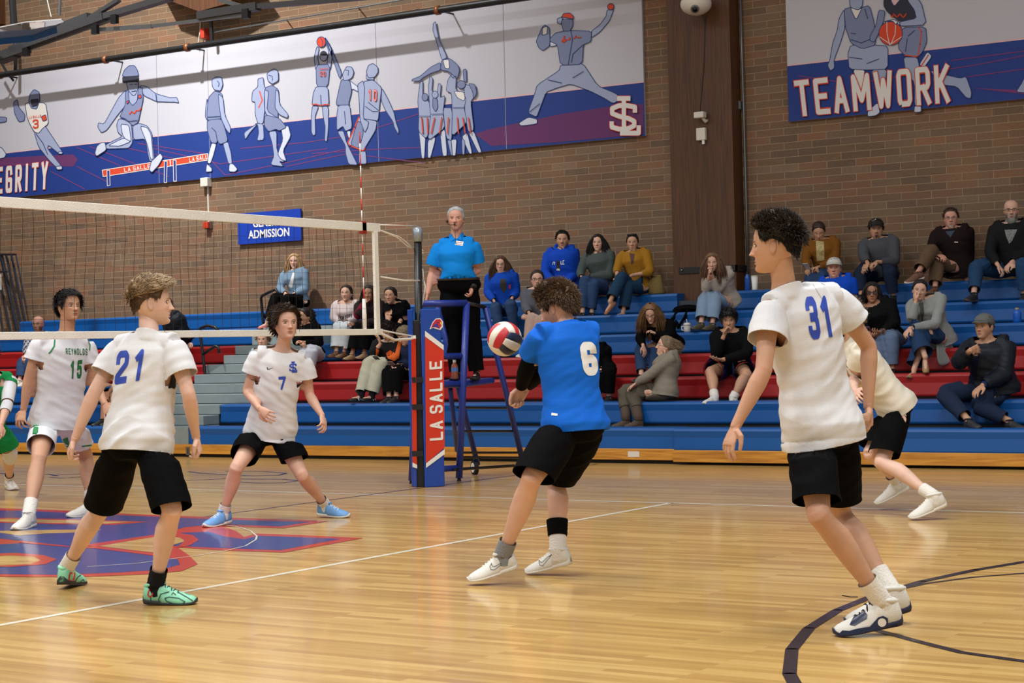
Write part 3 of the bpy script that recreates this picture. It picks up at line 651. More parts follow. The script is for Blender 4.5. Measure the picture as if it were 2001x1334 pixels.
# ================================================================== BANNERS
BYF = WALL-.045
def band_x(px, Y, z): # x of pixel column at height
    return px
bn_w = mat('white printed vinyl', srgb(184, 184, 194), .7); bn_b = mat('blue printed vinyl', srgb(16, 50, 128), .7)
P_ = {'L': mat('pale figure ink', srgb(150, 160, 190), .8), 'W': mat('light figure ink', srgb(192, 198, 214), .8), 'D': mat('grey blue figure ink', srgb(118, 128, 162), .8),
      'N': M_NAVY, 'O': mat('orange ink', srgb(206, 66, 36), .8), 'M': mat('maroon ink', srgb(96, 44, 96), .8), 'K': mat('dark ink', srgb(42, 44, 60), .8), 'C': mat('ivory ink', srgb(216, 212, 208), .8), 'P': mat('pink ink', srgb(212, 176, 180), .8)}
def banner(name, x0, x1, z0, z1, label):
    e = empty(name, ((x0+x1)/2, BYF, z0), label, 'banner')
    MB().box((x0, BYF, z0), (x1, WALL-.004, z1)).build('panel', bn_w, e)
    return e
zb = (at_y(1262, 269, BYF).z+at_y(0, 385, BYF).z)/2; ztop = (at_y(0, 152, BYF).z+at_y(975, 1, BYF).z)/2
bx1 = at_y(1259, 200, BYF).x
LB = banner('athletes_banner', -17, bx1, zb, ztop, 'long blue and white banner of athletes, lettered INTEGRITY at the left')
tx0 = at_y(1539, 150, BYF).x
TBn = banner('athletes_banner', tx0, 9, zb, ztop, 'blue and white banner of basketball players lettered TEAMWORK')
lay = lambda n: (lambda x, y: at_y(x, y, BYF-.002-.0016*n))
def band(parent, x0, x1, pa, pb):
    A, Bq = at_y(*pa, BYF), at_y(*pb, BYF); s = (Bq.z-A.z)/(Bq.x-A.x); f_ = lambda x: A.z+s*(x-A.x)
    y = BYF-.002
    MB().add([(x0, y, zb), (x1, y, zb), (x1, y, f_(x1)), (x0, y, f_(x0))], [(0, 1, 2, 3)]).build('blue_field', bn_b, parent)
    y -= .001
    MB().add([(x0, y, f_(x0)-.008), (x1, y, f_(x1)-.008), (x1, y, f_(x1)+.012), (x0, y, f_(x0)+.012)], [(0, 1, 2, 3)]).build('field_edge', P_['P'], parent)
band(LB, -17, bx1, (0, 300), (1258, 160)); band(TBn, tx0, 9, (1540, 128), (2001, 76))
for x in (305, 405, 735, 985): a = at_y(x, 100, BYF); MB().add([(a.x-.004, BYF-.004, zb), (a.x+.004, BYF-.004, zb), (a.x+.004, BYF-.004, ztop), (a.x-.004, BYF-.004, ztop)], [(0, 1, 2, 3)]).build('panel_seam', mat('seam grey', srgb(150, 150, 165), .8), LB)
def chaikin(P, n=1):
    for _ in range(n):
        o = []
        for i in range(len(P)):
            a, b = P[i], P[(i+1) % len(P)]; o += [(a[0]*.86+b[0]*.14, a[1]*.86+b[1]*.14), (a[0]*.14+b[0]*.86, a[1]*.14+b[1]*.86)]
        P = o
    return P
def fig(parent, T, items, name='athlete_print', base=4, ow=1.3):
    """T maps local drawing units to pixels; items: (ink, points) or ('ring'/line entries)"""
    e = None; byink = {}; n = base
    mbs = {}
    root = None
    for ink, pts in items:
        q = [T(*p) for p in pts]
        if not ink.islower() and len(pts) < 20: q = chaikin(q)
        if ink.islower():      # a line
            polys = thick(q, ow if ink != 'o' else 2.2, round_=True); mt = {'n': P_['N'], 'o': P_['O'], 'w': P_['C']}[ink]
            mbs.setdefault(mt.name, (mt, []))[1].append((polys, n)); n += .3; continue
        mbs.setdefault(P_[ink].name, (P_[ink], []))[1].append(([q], n)); n += .3
        if ink not in 'KM': mbs.setdefault('navy ink', (P_['N'], []))[1].append((thick(q, ow, closed=True), n)); n += .3
    mats = [m_ for m_, _ in mbs.values()]; mb = MB()
    for i, (m_, L) in enumerate(mbs.values()):
        mb.mi = i
        for polys, nn in L:
            fn = lay(nn)
            for P in polys:
                pts = [fn(x, y) for x, y in P]; mb.add(pts, fix_tri(pts, geometry.tessellate_polygon([[V((x, y, 0)) for x, y in P]])))
    return mb.build(name, mats, parent)
def circ(cx, cy, rx, ry=None, n=20): ry = ry or rx; return [(cx+rx*math.cos(2*math.pi*i/n), cy+ry*math.sin(2*math.pi*i/n)) for i in range(n)]
def tx(parent, s, T, q, ink, base=9, lw=.5, th=.17, gap=.28, name='banner_lettering'):
    tp, L = textpolys(s, lw, th, gap); q = [T(*p) for p in q]
    return flat(name, quadmap(tp, L, q), P_[ink] if isinstance(ink, str) else ink, parent, lay(base))
C1 = lambda x, y: (x/2.858, y/2.858)
C4 = lambda x, y: (180+x/5.557, 120+y/5.557)
C5 = lambda x, y: (580+x/4.941, 60+y/4.941)
C6 = lambda x, y: (800+x/4.6, 30+y/4.6)
C7 = lambda x, y: (1000+x/4.941, y/4.941)
C8 = lambda x, y: (1600+x/5.559, y/5.559)
ID = lambda x, y: (x, y)
# field lines
ml = mat('thin maroon ink', srgb(112, 52, 110), .8)
fl_ = []
for l in ([(100, 335), (165, 369)], [(150, 325), (215, 358)], [(150, 288), (250, 330)], [(175, 286), (330, 345)], [(230, 285), (350, 312)], [(270, 280), (400, 300)], [(400, 300), (440, 342), (560, 318), (700, 285)],
          [(300, 290), (430, 320), (640, 290)], [(470, 290), (600, 278), (700, 262), (820, 222)], [(610, 300), (760, 290), (830, 288)], [(560, 325), (680, 300), (830, 318)], [(0, 318), (60, 322)]):
    fl_ += thick(l, 1.6, round_=True)
flat('field_lines', fl_, ml, LB, lay(1.5))
flat('field_blob', [[C1(*p) for p in [(-60, 885), (20, 880), (410, 862), (435, 890), (410, 930), (10, 925), (-60, 930)]]], P_['M'], LB, lay(1.2))
flat('field_blob', [[(928, 262), (950, 254), (1000, 243), (1100, 222), (1200, 207), (1257, 203), (1258, 262), (1100, 277), (960, 285)]], P_['M'], LB, lay(1.2))
fig(LB, C1, [('D', [(75, 570), (95, 555), (105, 600), (140, 640), (135, 675), (105, 680), (80, 630)]), ('L', [(190, 735), (250, 700), (290, 760), (350, 850), (330, 858), (270, 810), (265, 830), (345, 930), (325, 945), (270, 890), (215, 820)]),
    ('C', [(140, 580), (165, 570), (255, 575), (265, 640), (270, 690), (235, 720), (215, 745), (190, 735), (165, 690), (150, 650)]), ('D', [(165, 530), (190, 498), (220, 515), (222, 560), (205, 610), (175, 605), (160, 570)]),
    ('K', [(168, 555), (218, 550), (212, 590), (178, 600)]), ('O', [(230, 650), (255, 640), (262, 670), (240, 678)]), ('W', [(330, 845), (352, 850), (345, 860), (325, 858)]), ('W', [(310, 930), (345, 925), (348, 945), (320, 948)]), ('n', [(200, 745), (240, 800), (265, 860)])])
tx(LB, '3', C1, [(181, 668), (214, 664), (216, 715), (184, 719)], 'O'); tx(LB, 'LA SALLE', C1, [(160, 648), (228, 640), (229, 654), (161, 663)], 'O')
fig(LB, C1, [('D', [(-40, 650), (38, 655), (35, 680), (-40, 690)]), ('W', [(-20, 815), (10, 825), (35, 860), (25, 880), (-20, 890)])])
# hurdle then hurdler
rb = lambda l, w: thick([C4(*p) for p in l], w, round_=True)
bar_ = [[(110, 1180), (845, 1065), (850, 1135), (120, 1250)], [(850, 1065), (1255, 1000), (1255, 1070), (850, 1135)]]
flat('hurdle_print', [[C4(*p) for p in q] for q in bar_], P_['O'], LB, lay(2.2))
flat('hurdle_print', sum([rb(q+[q[0]], 1.4) for q in bar_], []), P_['C'], LB, lay(2.4))
lg = [[(160, 1185), (190, 1180), (195, 1345), (165, 1350)], [(785, 1085), (815, 1080), (808, 1315), (782, 1315)], [(880, 1070), (910, 1070), (915, 1300), (885, 1300)]]
flat('hurdle_print', [[C4(*p) for p in q] for q in lg], bn_b, LB, lay(2.6)); flat('hurdle_print', sum([rb(q+[q[0]], 1.2) for q in lg], []), P_['C'], LB, lay(2.8))
tx(LB, 'LA SALLE', C4, [(345, 1158), (630, 1112), (634, 1156), (350, 1202)], 'C', 3.0, gap=.2); tx(LB, 'LA SALL', C4, [(1050, 1045), (1255, 1010), (1256, 1056), (1056, 1092)], 'C', 3.0, gap=.2)
fig(LB, C4, [('L', [(365, 310), (290, 390), (240, 480), (130, 680), (70, 665), (60, 710), (100, 775), (160, 745), (270, 590), (360, 480), (380, 400)]), ('L', [(520, 260), (590, 270), (690, 350), (850, 395), (920, 390), (940, 450), (900, 440), (820, 440), (700, 435), (570, 375), (545, 340)]),
    ('L', [(290, 620), (400, 640), (430, 700), (440, 880), (400, 940), (300, 945), (150, 950), (150, 900), (330, 815), (280, 770), (265, 690)]), ('L', [(440, 700), (510, 670), (600, 700), (650, 780), (660, 900), (680, 1080), (620, 1080), (590, 900), (570, 840), (450, 850)]),
    ('W', [(310, 680), (400, 690), (425, 860), (390, 880), (330, 800)]), ('W', [(170, 915), (340, 830), (420, 870), (300, 920)]), ('W', [(520, 700), (600, 720), (640, 790), (665, 1060), (635, 1060), (600, 900)]),
    ('D', [(365, 310), (540, 270), (555, 400), (530, 520), (500, 660), (440, 700), (360, 620), (300, 600), (330, 540), (360, 470)]), ('L', [(390, 320), (500, 300), (490, 430), (440, 480), (405, 440)]),
    ('L', [(370, 225), (500, 220), (500, 290), (470, 365), (440, 370), (395, 320)]), ('D', [(345, 100), (400, 45), (460, 45), (490, 90), (505, 160), (325, 165)]), ('K', [(325, 165), (505, 150), (505, 222), (440, 225), (330, 235)]),
    ('O', [(500, 365), (530, 360), (535, 395), (500, 400)]), ('O', [(375, 430), (400, 425), (395, 450), (378, 462)]), ('o', [(405, 570), (430, 545), (460, 565), (480, 530), (510, 535), (530, 505)]), ('W', [(140, 880), (155, 960), (50, 1030), (30, 1000), (50, 920), (100, 880)]),
    ('W', [(740, 995), (770, 1040), (720, 1130), (650, 1205), (620, 1180), (640, 1090), (700, 1030)]), ('n', [(410, 250), (440, 248)]), ('n', [(460, 248), (490, 245)]), ('n', [(430, 325), (475, 318)]), ('n', [(300, 600), (400, 650), (490, 640)]), ('n', [(690, 350), (700, 435)])])
fig(LB, C4, [('W', [(1300, 880), (1350, 890), (1320, 1010), (1285, 1110), (1250, 1100), (1270, 980)]), ('L', [(1420, 890), (1475, 870), (1510, 1000), (1520, 1110), (1480, 1110), (1450, 1000)]), ('L', [(1250, 400), (1235, 480), (1228, 600), (1250, 640), (1258, 500)]),
    ('D', [(1330, 320), (1410, 345), (1425, 460), (1400, 630), (1250, 640), (1245, 560), (1265, 390)]), ('L', [(1370, 350), (1420, 390), (1440, 580), (1505, 720), (1495, 785), (1455, 740), (1400, 620), (1380, 480)]),
    ('D', [(1250, 640), (1400, 620), (1440, 720), (1475, 865), (1390, 900), (1360, 860), (1345, 890), (1290, 880), (1250, 740)]), ('L', [(1300, 200), (1350, 165), (1405, 175), (1420, 250), (1395, 320), (1330, 310), (1305, 270)]),
    ('W', [(1250, 1110), (1300, 1160), (1300, 1195), (1235, 1200), (1240, 1140)]), ('W', [(1490, 1110), (1530, 1110), (1580, 1170), (1550, 1200), (1485, 1195)]), ('n', [(1255, 605), (1390, 595)]), ('n', [(1300, 720), (1340, 760), (1360, 860)]), ('n', [(1360, 210), (1380, 240), (1370, 270)])])
fig(LB, C1, [('L', [(1425, 690), (1470, 690), (1475, 780), (1435, 785), (1445, 740), (1440, 700)]), ('L', [(1440, 690), (1395, 740), (1370, 780), (1362, 740), (1420, 700)]), ('L', [(1440, 440), (1470, 432), (1475, 480), (1500, 520), (1480, 600), (1470, 690), (1440, 690), (1425, 640), (1425, 570), (1405, 565), (1410, 510), (1440, 485)]), ('o', [(1450, 510), (1465, 560), (1445, 600)]),
    ('L', [(1500, 735), (1545, 730), (1545, 840), (1590, 905), (1560, 900), (1585, 930), (1510, 920), (1530, 870), (1520, 800)]), ('W', [(1570, 715), (1610, 700), (1625, 760), (1580, 840), (1600, 900), (1570, 890), (1550, 860), (1580, 780)]),
    ('D', [(1480, 490), (1520, 475), (1555, 500), (1555, 560), (1550, 690), (1480, 640), (1475, 560)]), ('L', [(1540, 500), (1555, 510), (1560, 580), (1610, 640), (1605, 660), (1560, 640), (1535, 600)]), ('L', [(1476, 500), (1500, 510), (1490, 620), (1570, 670), (1565, 692), (1480, 640)]),
    ('D', [(1480, 640), (1560, 660), (1600, 710), (1560, 730), (1540, 720), (1500, 735), (1475, 700)]), ('L', [(1490, 410), (1530, 382), (1553, 400), (1555, 450), (1520, 470), (1495, 450)]), ('n', [(1500, 420), (1520, 425), (1522, 450)])])
fig(LB, C5, [('L', [(150, 725), (210, 730), (175, 830), (180, 1000), (160, 1015), (140, 980), (140, 830)]), ('L', [(245, 730), (305, 730), (305, 930), (290, 1075), (268, 1060), (275, 930), (255, 830)]), ('L', [(215, 170), (195, 150), (165, 260), (185, 390), (215, 330), (200, 260)]), ('L', [(270, 60), (310, 120), (350, 200), (320, 390), (290, 320), (310, 200), (285, 140)]),
    ('D', [(185, 330), (320, 325), (300, 540), (190, 540)]), ('L', circ(258, 245, 36, 48)), ('K', [(228, 210), (260, 198), (292, 215), (290, 240), (232, 240)]), ('L', [(185, 540), (300, 540), (310, 720), (235, 725), (225, 720), (145, 715), (160, 600)]), ('o', [(148, 712), (185, 708), (222, 720)]), ('o', [(235, 720), (270, 712), (308, 712)]),
    ('O', circ(235, 108, 42, 50)), ('n', [(222, 62), (250, 100), (245, 155)]), ('n', [(230, 620), (235, 720)])])
tx(LB, '20', C5, [(222, 392), (278, 392), (278, 440), (222, 440)], 'O', 14); tx(LB, 'CANIDS', C5, [(218, 362), (298, 358), (299, 374), (219, 378)], 'O', 14)
fig(LB, C5, [('W', [(510, 480), (590, 540), (590, 590), (540, 560), (500, 600)]), ('L', [(390, 970), (450, 965), (480, 1080), (580, 1280), (580, 1295), (500, 1290), (470, 1180), (470, 1110)]), ('W', [(480, 970), (520, 965), (515, 1030), (500, 1040)]), ('D', [(265, 60), (340, 180), (435, 410), (415, 470), (350, 280)]),
    ('L', [(400, 720), (510, 710), (535, 940), (470, 970), (445, 920), (385, 965), (385, 820)]), ('D', [(430, 470), (510, 480), (530, 580), (500, 700), (510, 715), (385, 720), (380, 690), (410, 550)]), ('L', [(440, 420), (480, 345), (530, 350), (550, 400), (535, 450), (500, 475), (450, 480)]), ('n', [(470, 380), (500, 385), (495, 430)]), ('n', [(460, 780), (470, 900)])])
fig(LB, C5, [('L', [(640, 1160), (665, 1165), (675, 1285), (600, 1285), (600, 1170)]), ('L', [(820, 550), (880, 660), (935, 780), (960, 890), (985, 960), (980, 1000), (940, 930), (930, 880), (850, 760), (815, 670)]), ('L', [(640, 850), (775, 870), (760, 960), (700, 1060), (650, 1140), (640, 1160), (500, 1110), (485, 1085), (560, 930), (600, 830)]),
    ('D', [(590, 870), (640, 900), (640, 1000), (600, 1140), (520, 1100), (560, 960)]), ('o', [(600, 830), (560, 930), (490, 1085), (520, 1110), (640, 1160), (660, 1130)]), ('L', [(670, 420), (740, 440), (745, 475), (670, 470)]), ('L', [(640, 490), (740, 475), (820, 550), (800, 700), (785, 870), (720, 860), (640, 850), (650, 700)]),
    ('L', [(585, 520), (640, 480), (655, 560), (640, 850), (695, 880), (680, 940), (655, 985), (610, 860), (600, 640)]), ('L', [(670, 400), (690, 335), (735, 315), (780, 350), (785, 400), (750, 450), (690, 455)]), ('n', [(660, 730), (730, 780), (780, 780)]), ('n', [(690, 690), (790, 770)])])
tx(LB, '10', C5, [(690, 555), (775, 570), (772, 685), (690, 672)], 'O', 15, th=.24); tx(LB, '10', C5, [(696, 563), (770, 577), (767, 677), (696, 664)], P_['P'], 15.5, th=.08, gap=.38, lw=.58)
fig(LB, C6, [('W', [(85, 1040), (145, 1080), (135, 1285), (110, 1285), (95, 1130)]), ('W', [(235, 1110), (190, 1280), (165, 1280), (165, 1130), (215, 1080)]), ('W', [(275, 1050), (320, 1020), (340, 1260), (300, 1265)]), ('W', [(370, 1120), (425, 1110), (415, 1260), (385, 1260)]), ('W', [(470, 1090), (520, 1050), (565, 1240), (540, 1245)]), ('L', [(470, 1100), (500, 1130), (495, 1250), (475, 1250)]),
    ('W', [(530, 1050), (580, 1040), (650, 1230), (620, 1235)]), ('L', [(340, 1120), (375, 1120), (385, 1255), (375, 1260)]), ('D', [(480, 490), (510, 480), (515, 600), (490, 590)]), ('L', [(300, 830), (385, 830), (380, 1130), (330, 1100)]), ('L', [(75, 760), (95, 600), (120, 590), (120, 720), (160, 760), (190, 800), (190, 900), (195, 1000), (150, 1110), (80, 1040), (85, 900)]),
    ('L', [(170, 640), (185, 540), (210, 570), (200, 680), (250, 700), (260, 610), (285, 620), (275, 740), (320, 720), (300, 880), (320, 1010), (165, 1130), (190, 900), (180, 790)]), ('L', [(490, 620), (600, 640), (600, 700), (575, 740), (550, 780), (580, 1030), (530, 1050), (500, 900)]),
    ('L', [(330, 680), (345, 580), (380, 530), (420, 540), (415, 670), (490, 700), (510, 760), (490, 830), (520, 960), (380, 1090), (385, 900), (380, 700)]), ('C', [(400, 680), (490, 690), (500, 740), (490, 770), (430, 740)]), ('D', circ(140, 735, 27, 34)), ('L', circ(230, 712, 27, 32)), ('D', [(210, 740), (250, 750), (255, 830), (235, 865), (210, 830)]), ('D', circ(465, 622, 38, 36)),
    ('D', [(530, 610), (590, 620), (605, 700), (575, 750), (570, 690)]), ('L', [(215, 70), (235, 55), (248, 140), (270, 230), (340, 380), (290, 400), (260, 290), (225, 180), (210, 135)]), ('D', [(280, 420), (280, 490), (190, 520), (120, 560), (90, 590), (20, 590), (25, 575), (100, 545), (190, 465)]), ('D', [(290, 400), (360, 385), (430, 440), (450, 490), (430, 570), (350, 500), (280, 490)]), ('C', [(300, 400), (355, 395), (360, 480), (320, 475)]),
    ('n', [(85, 905), (190, 905)]), ('n', [(195, 888), (300, 885)]), ('n', [(390, 830), (490, 830)]), ('n', [(350, 520), (390, 560), (420, 545)])] + [('o', [(x, 920), (x+dx, 1060)]) for x, dx in ((110, 10), (160, 5), (225, -30), (290, -20), (350, -10), (430, 10), (480, 20), (530, 20))], ow=1.1)
fig(LB, C7, [('W', [(65, 1190), (160, 1130), (245, 1150), (245, 1195), (90, 1215)]), ('L', [(770, 300), (850, 240), (910, 160), (920, 100), (960, 85), (985, 90), (945, 200), (850, 310), (770, 365)]), ('L', [(470, 630), (680, 600), (830, 830), (1000, 900), (1060, 950), (980, 1000), (880, 940), (760, 880), (570, 810), (430, 850), (330, 890), (270, 1050), (240, 1130), (155, 1090), (220, 910), (245, 820), (460, 680)]),
    ('D', [(235, 400), (260, 340), (290, 270), (320, 240), (365, 270), (370, 440), (300, 490), (260, 460)]), ('C', [(295, 270), (345, 250), (340, 330), (295, 340)]), ('W', [(370, 400), (430, 410), (430, 440), (370, 450)]), ('D', [(370, 370), (420, 320), (500, 300), (600, 295), (770, 300), (765, 400), (690, 430), (680, 620), (470, 630), (440, 430), (370, 400)]),
    ('D', [(480, 190), (590, 185), (590, 250), (560, 300), (500, 300), (485, 250)]), ('L', [(480, 165), (440, 180), (440, 220), (475, 235), (490, 180)]), ('O', [(480, 165), (500, 130), (560, 125), (590, 150), (595, 185), (510, 165)]), ('O', circ(955, 65, 30)), ('n', [(570, 300), (585, 380), (545, 620)]), ('n', [(690, 430), (590, 520), (575, 600)]), ('n', [(350, 770), (480, 800)]), ('n', [(590, 750), (690, 690)]),
    ('n', [(170, 1080), (270, 1000)]), ('o', [(485, 400), (510, 350), (500, 410), (525, 385), (560, 380), (555, 360)]), ('o', [(600, 370), (620, 350), (640, 365), (665, 360)])])
tq = [C7(925, 950), C7(1232, 950), C7(1232, 1295), C7(930, 1295)]
def mono(parent, q, th, m_, fn, name='monogram', grow=0):
    polys = []
    for st_ in MONO: polys += thick(st_, th, round_=False)
    return flat(name, quadmap([[(u, v) for u, v in P] for P in polys], 1, q), m_, parent, fn)
mono(LB, tq, .165, P_['O'], lay(13)); mono(LB, tq, .13, P_['C'], lay(14))
T2 = lambda s, q, parent, k=6: None
qi = [(-58, 333), (94, 315), (92, 369), (-58, 384)]
tx(LB, 'INTEGRITY', ID, [(x+dx, y+dy) for (x, y), (dx, dy) in zip(qi, ((-1, -1), (1, -1), (1, 1), (-1, 1)))], 'O', 8, th=.2, gap=.19, lw=.31); tx(LB, 'INTEGRITY', ID, qi, 'C', 9, th=.16, gap=.23, lw=.31)
# TEAMWORK banner figures
fl_ = []
for l in ([(1690, 160), (1900, 128), (2100, 90)], [(1860, 118), (2001, 100), (2100, 88)], [(1890, 150), (2001, 135), (2100, 120)], [(1560, 148), (1640, 160)]): fl_ += thick(l, 2, round_=True)
fl_ += [[(1850, 170), (1900, 172), (2001, 184), (2100, 190), (2100, 178), (2001, 176)]]
flat('field_lines', fl_, ml, TBn, lay(1.5))
fig(TBn, C8, [('L', [(275, 100), (220, 200), (200, 330), (150, 470), (120, 650), (95, 710), (125, 770), (170, 740), (165, 650), (240, 450), (285, 300)]), ('C', [(370, 750), (500, 760), (490, 850), (500, 1030), (560, 1110), (420, 920)]), ('L', [(570, 760), (740, 750), (720, 900), (600, 900)]), ('L', [(345, 490), (610, 490), (750, 500), (750, 750), (520, 760), (330, 750), (315, 590)]),
    ('D', [(275, 100), (340, 80), (430, 90), (550, 60), (600, 240), (620, 490), (470, 530), (350, 470), (290, 300)]), ('C', [(340, 80), (430, 105), (470, 85), (405, 220)]), ('L', [(330, -80), (480, -80), (475, 60), (430, 110), (340, 80)]), ('D', [(650, 110), (720, 120), (700, 240), (640, 380), (600, 460), (555, 440), (560, 380), (620, 280)]), ('W', [(530, 1210), (640, 1110), (665, 1220), (620, 1255), (530, 1265)]),
    ('n', [(350, 360), (400, 365)]), ('n', [(350, 430), (460, 465), (550, 430)]), ('n', [(330, 620), (470, 640)]), ('n', [(520, 690), (650, 640)]), ('n', [(500, 100), (530, 200)])])
fig(TBn, C8, [('W', [(1090, 700), (1180, 560), (1230, 610), (1140, 740)]), ('o', [(1110, 720), (1190, 600)]), ('L', [(1200, 760), (1360, 810), (1540, 850), (1600, 830), (1660, 1000), (1650, 1070), (1600, 1060), (1500, 940), (1340, 920)]), ('L', [(920, 620), (1070, 620), (1100, 760), (1110, 900), (1110, 1150), (1040, 1150), (1040, 900), (940, 760)]), ('W', [(1040, 1150), (1112, 1150), (1112, 1215), (1035, 1220)]),
    ('D', [(900, 300), (1160, 290), (1175, 450), (1130, 560), (1075, 620), (930, 600), (860, 520)]), ('o', [(1085, 300), (1115, 340), (1100, 480), (1075, 615), (930, 600)]), ('K', [(710, -80), (960, -80), (1040, 130), (1060, 200), (880, 240), (740, 130), (700, 60)]), ('L', [(1000, -60), (1110, 20), (1170, 270), (890, 285), (870, 240), (1060, 200), (1040, 110), (960, 0)]),
    ('P', [(780, -80), (890, -80), (880, 0), (820, 70), (785, 10)]), ('O', circ(780, 362, 128, 128, 28)), ('w', [(740, 240), (740, 360), (770, 488)]), ('w', [(835, 240), (830, 370), (780, 488)]), ('w', [(660, 400), (780, 480), (900, 400)]), ('C', [(700, 235), (820, 210), (880, 250), (870, 280), (850, 240), (840, 270), (800, 225)]), ('n', [(940, 560), (960, 420)]), ('n', [(970, 390), (1040, 330)]), ('o', [(780, 170), (800, 185), (815, 150), (850, 190), (880, 150), (920, 190), (950, 150)])])
qt = [(1551, 158), (1853, 125), (1856, 200), (1559, 228)]
tx(TBn, 'TEAMWORK', ID, [(x+dx, y+dy) for (x, y), (dx, dy) in zip(qt, ((-1.5, -1.5), (1.5, -1.5), (1.5, 1.5), (-1.5, 1.5)))], 'O', 12, th=.195, gap=.105, lw=.36); tx(TBn, 'TEAMWORK', ID, qt, 'C', 13, th=.145, gap=.155, lw=.36)
fig(TBn, ID, [('L', [(1985, 180), (1998, 160), (2010, 130), (2030, 140), (2015, 182)])])
# ================================================================== PEOPLE
Z_ = V((0, 0, 1))
def dep(): return bpy.context.evaluated_depsgraph_get()
def shell(mb, voxel, smooth=6, fac=.5):
    """overlapping tubes -> one continuous surface"""
    me = mb.mesh(); o = bpy.data.objects.new('t', me); COL.objects.link(o)
    r = o.modifiers.new('r', 'REMESH'); r.mode = 'VOXEL'; r.voxel_size = voxel; r.use_smooth_shade = True
    s = o.modifiers.new('s', 'SMOOTH'); s.factor = fac; s.iterations = smooth
    bpy.context.view_layer.update()
    out = bpy.data.meshes.new_from_object(o.evaluated_get(dep())); bpy.data.objects.remove(o); bpy.data.meshes.remove(me)
    return out
def eltube(mb, rings, n=20):
    """rings: (centre, axis a, axis b) -> closed loft"""
    vs = []; m_ = len(rings)
    for c, a, b in rings: vs += [c+a*math.cos(2*math.pi*k/n)+b*math.sin(2*math.pi*k/n) for k in range(n)]
    fs = [(i*n+k, i*n+(k+1) % n, (i+1)*n+(k+1) % n, (i+1)*n+k) for i in range(m_-1) for k in range(n)]
    vs += [rings[0][0], rings[-1][0]]; c0, c1 = m_*n, m_*n+1
    fs += [(c0, (k+1) % n, k) for k in range(n)]+[(c1, (m_-1)*n+k, (m_-1)*n+(k+1) % n) for k in range(n)]
    mb.add(vs, fs)
def limb(mb, a, b, prof, bulge=None, n=18):
    """prof: (t, radius, bulge offset)"""
    d = b-a; u = d.normalized(); x = (bulge-u*bulge.dot(u)).normalized() if bulge else u.orthogonal().normalized(); y = u.cross(x)
    eltube(mb, [(a+d*t+x*(o_ if bulge else 0), x*r*(q or 1), y*r) for t, r, o_, q in [(p+(0, 0))[:4] if len(p) < 4 else p for p in prof]], n)
def bez(a, b, t): return a*(1-t)+b*t
def merge(name, mes, mats, parent):
    bm = bmesh.new()
    for me, mi in mes:
        k = len(bm.faces); bm.from_mesh(me); bm.faces.ensure_lookup_table()
        if mi is not None:
            for f_ in bm.faces[k:]: f_.material_index = mi
    if name != 'hair': bmesh.ops.recalc_face_normals(bm, faces=bm.faces)
    me = bpy.data.meshes.new(name); bm.to_mesh(me); bm.free()
    me.polygons.foreach_set('use_smooth', [True]*len(me.polygons))
    for m_, _ in mes: bpy.data.meshes.remove(m_)
    return link(name, me, mats, parent)
def bvh(o):
    off = origin(o)
    return BVHTree.FromPolygons([v.co+off for v in o.data.vertices], [tuple(p.vertices) for p in o.data.polygons])
def print_on(target, polys, m, name='print', off=.003, px=6):
    """flat artwork (pixel polygons) laid on the cloth surface as a thin print that follows its folds"""
    T = bvh(target); bm = bmesh.new()
    for i, P in enumerate(polys):
        vs = [bm.verts.new((x, y, i % 30)) for x, y in P]
        for t in geometry.tessellate_polygon([[v.co for v in vs]]):
            try: bm.faces.new([vs[k] for k in t])
            except ValueError: pass
    for _ in range(5):
        es = [e for e in bm.edges if e.calc_length() > px]
        if not es: break
        bmesh.ops.subdivide_edges(bm, edges=es, cuts=1); bmesh.ops.triangulate(bm, faces=bm.faces)
    for v in bm.verts:
        r = ray(v.co.x, v.co.y); r.normalize(); h, n, _, _ = T.ray_cast(CAM, r); k = v.co.z
        v.co = (h-r*(off+k*3e-5)) if h else V((0, 0, -999))
    bmesh.ops.delete(bm, geom=[v for v in bm.verts if v.co.z < -900], context='VERTS')
    for f_ in bm.faces:
        f_.normal_update()
        if f_.normal.dot(CAM-f_.verts[0].co) < 0: f_.normal_flip()
        f_.smooth = True
    me = bpy.data.meshes.new(name); bm.to_mesh(me); bm.free()
    return link(name, me, m, target)
def lettering(target, s, q, m, name='number', lw=.5, th=.2, gap=.2, off=.003, px=6):
    tp, L = textpolys(s, lw, th, gap); return print_on(target, quadmap(tp, L, q), m, name, off, px)
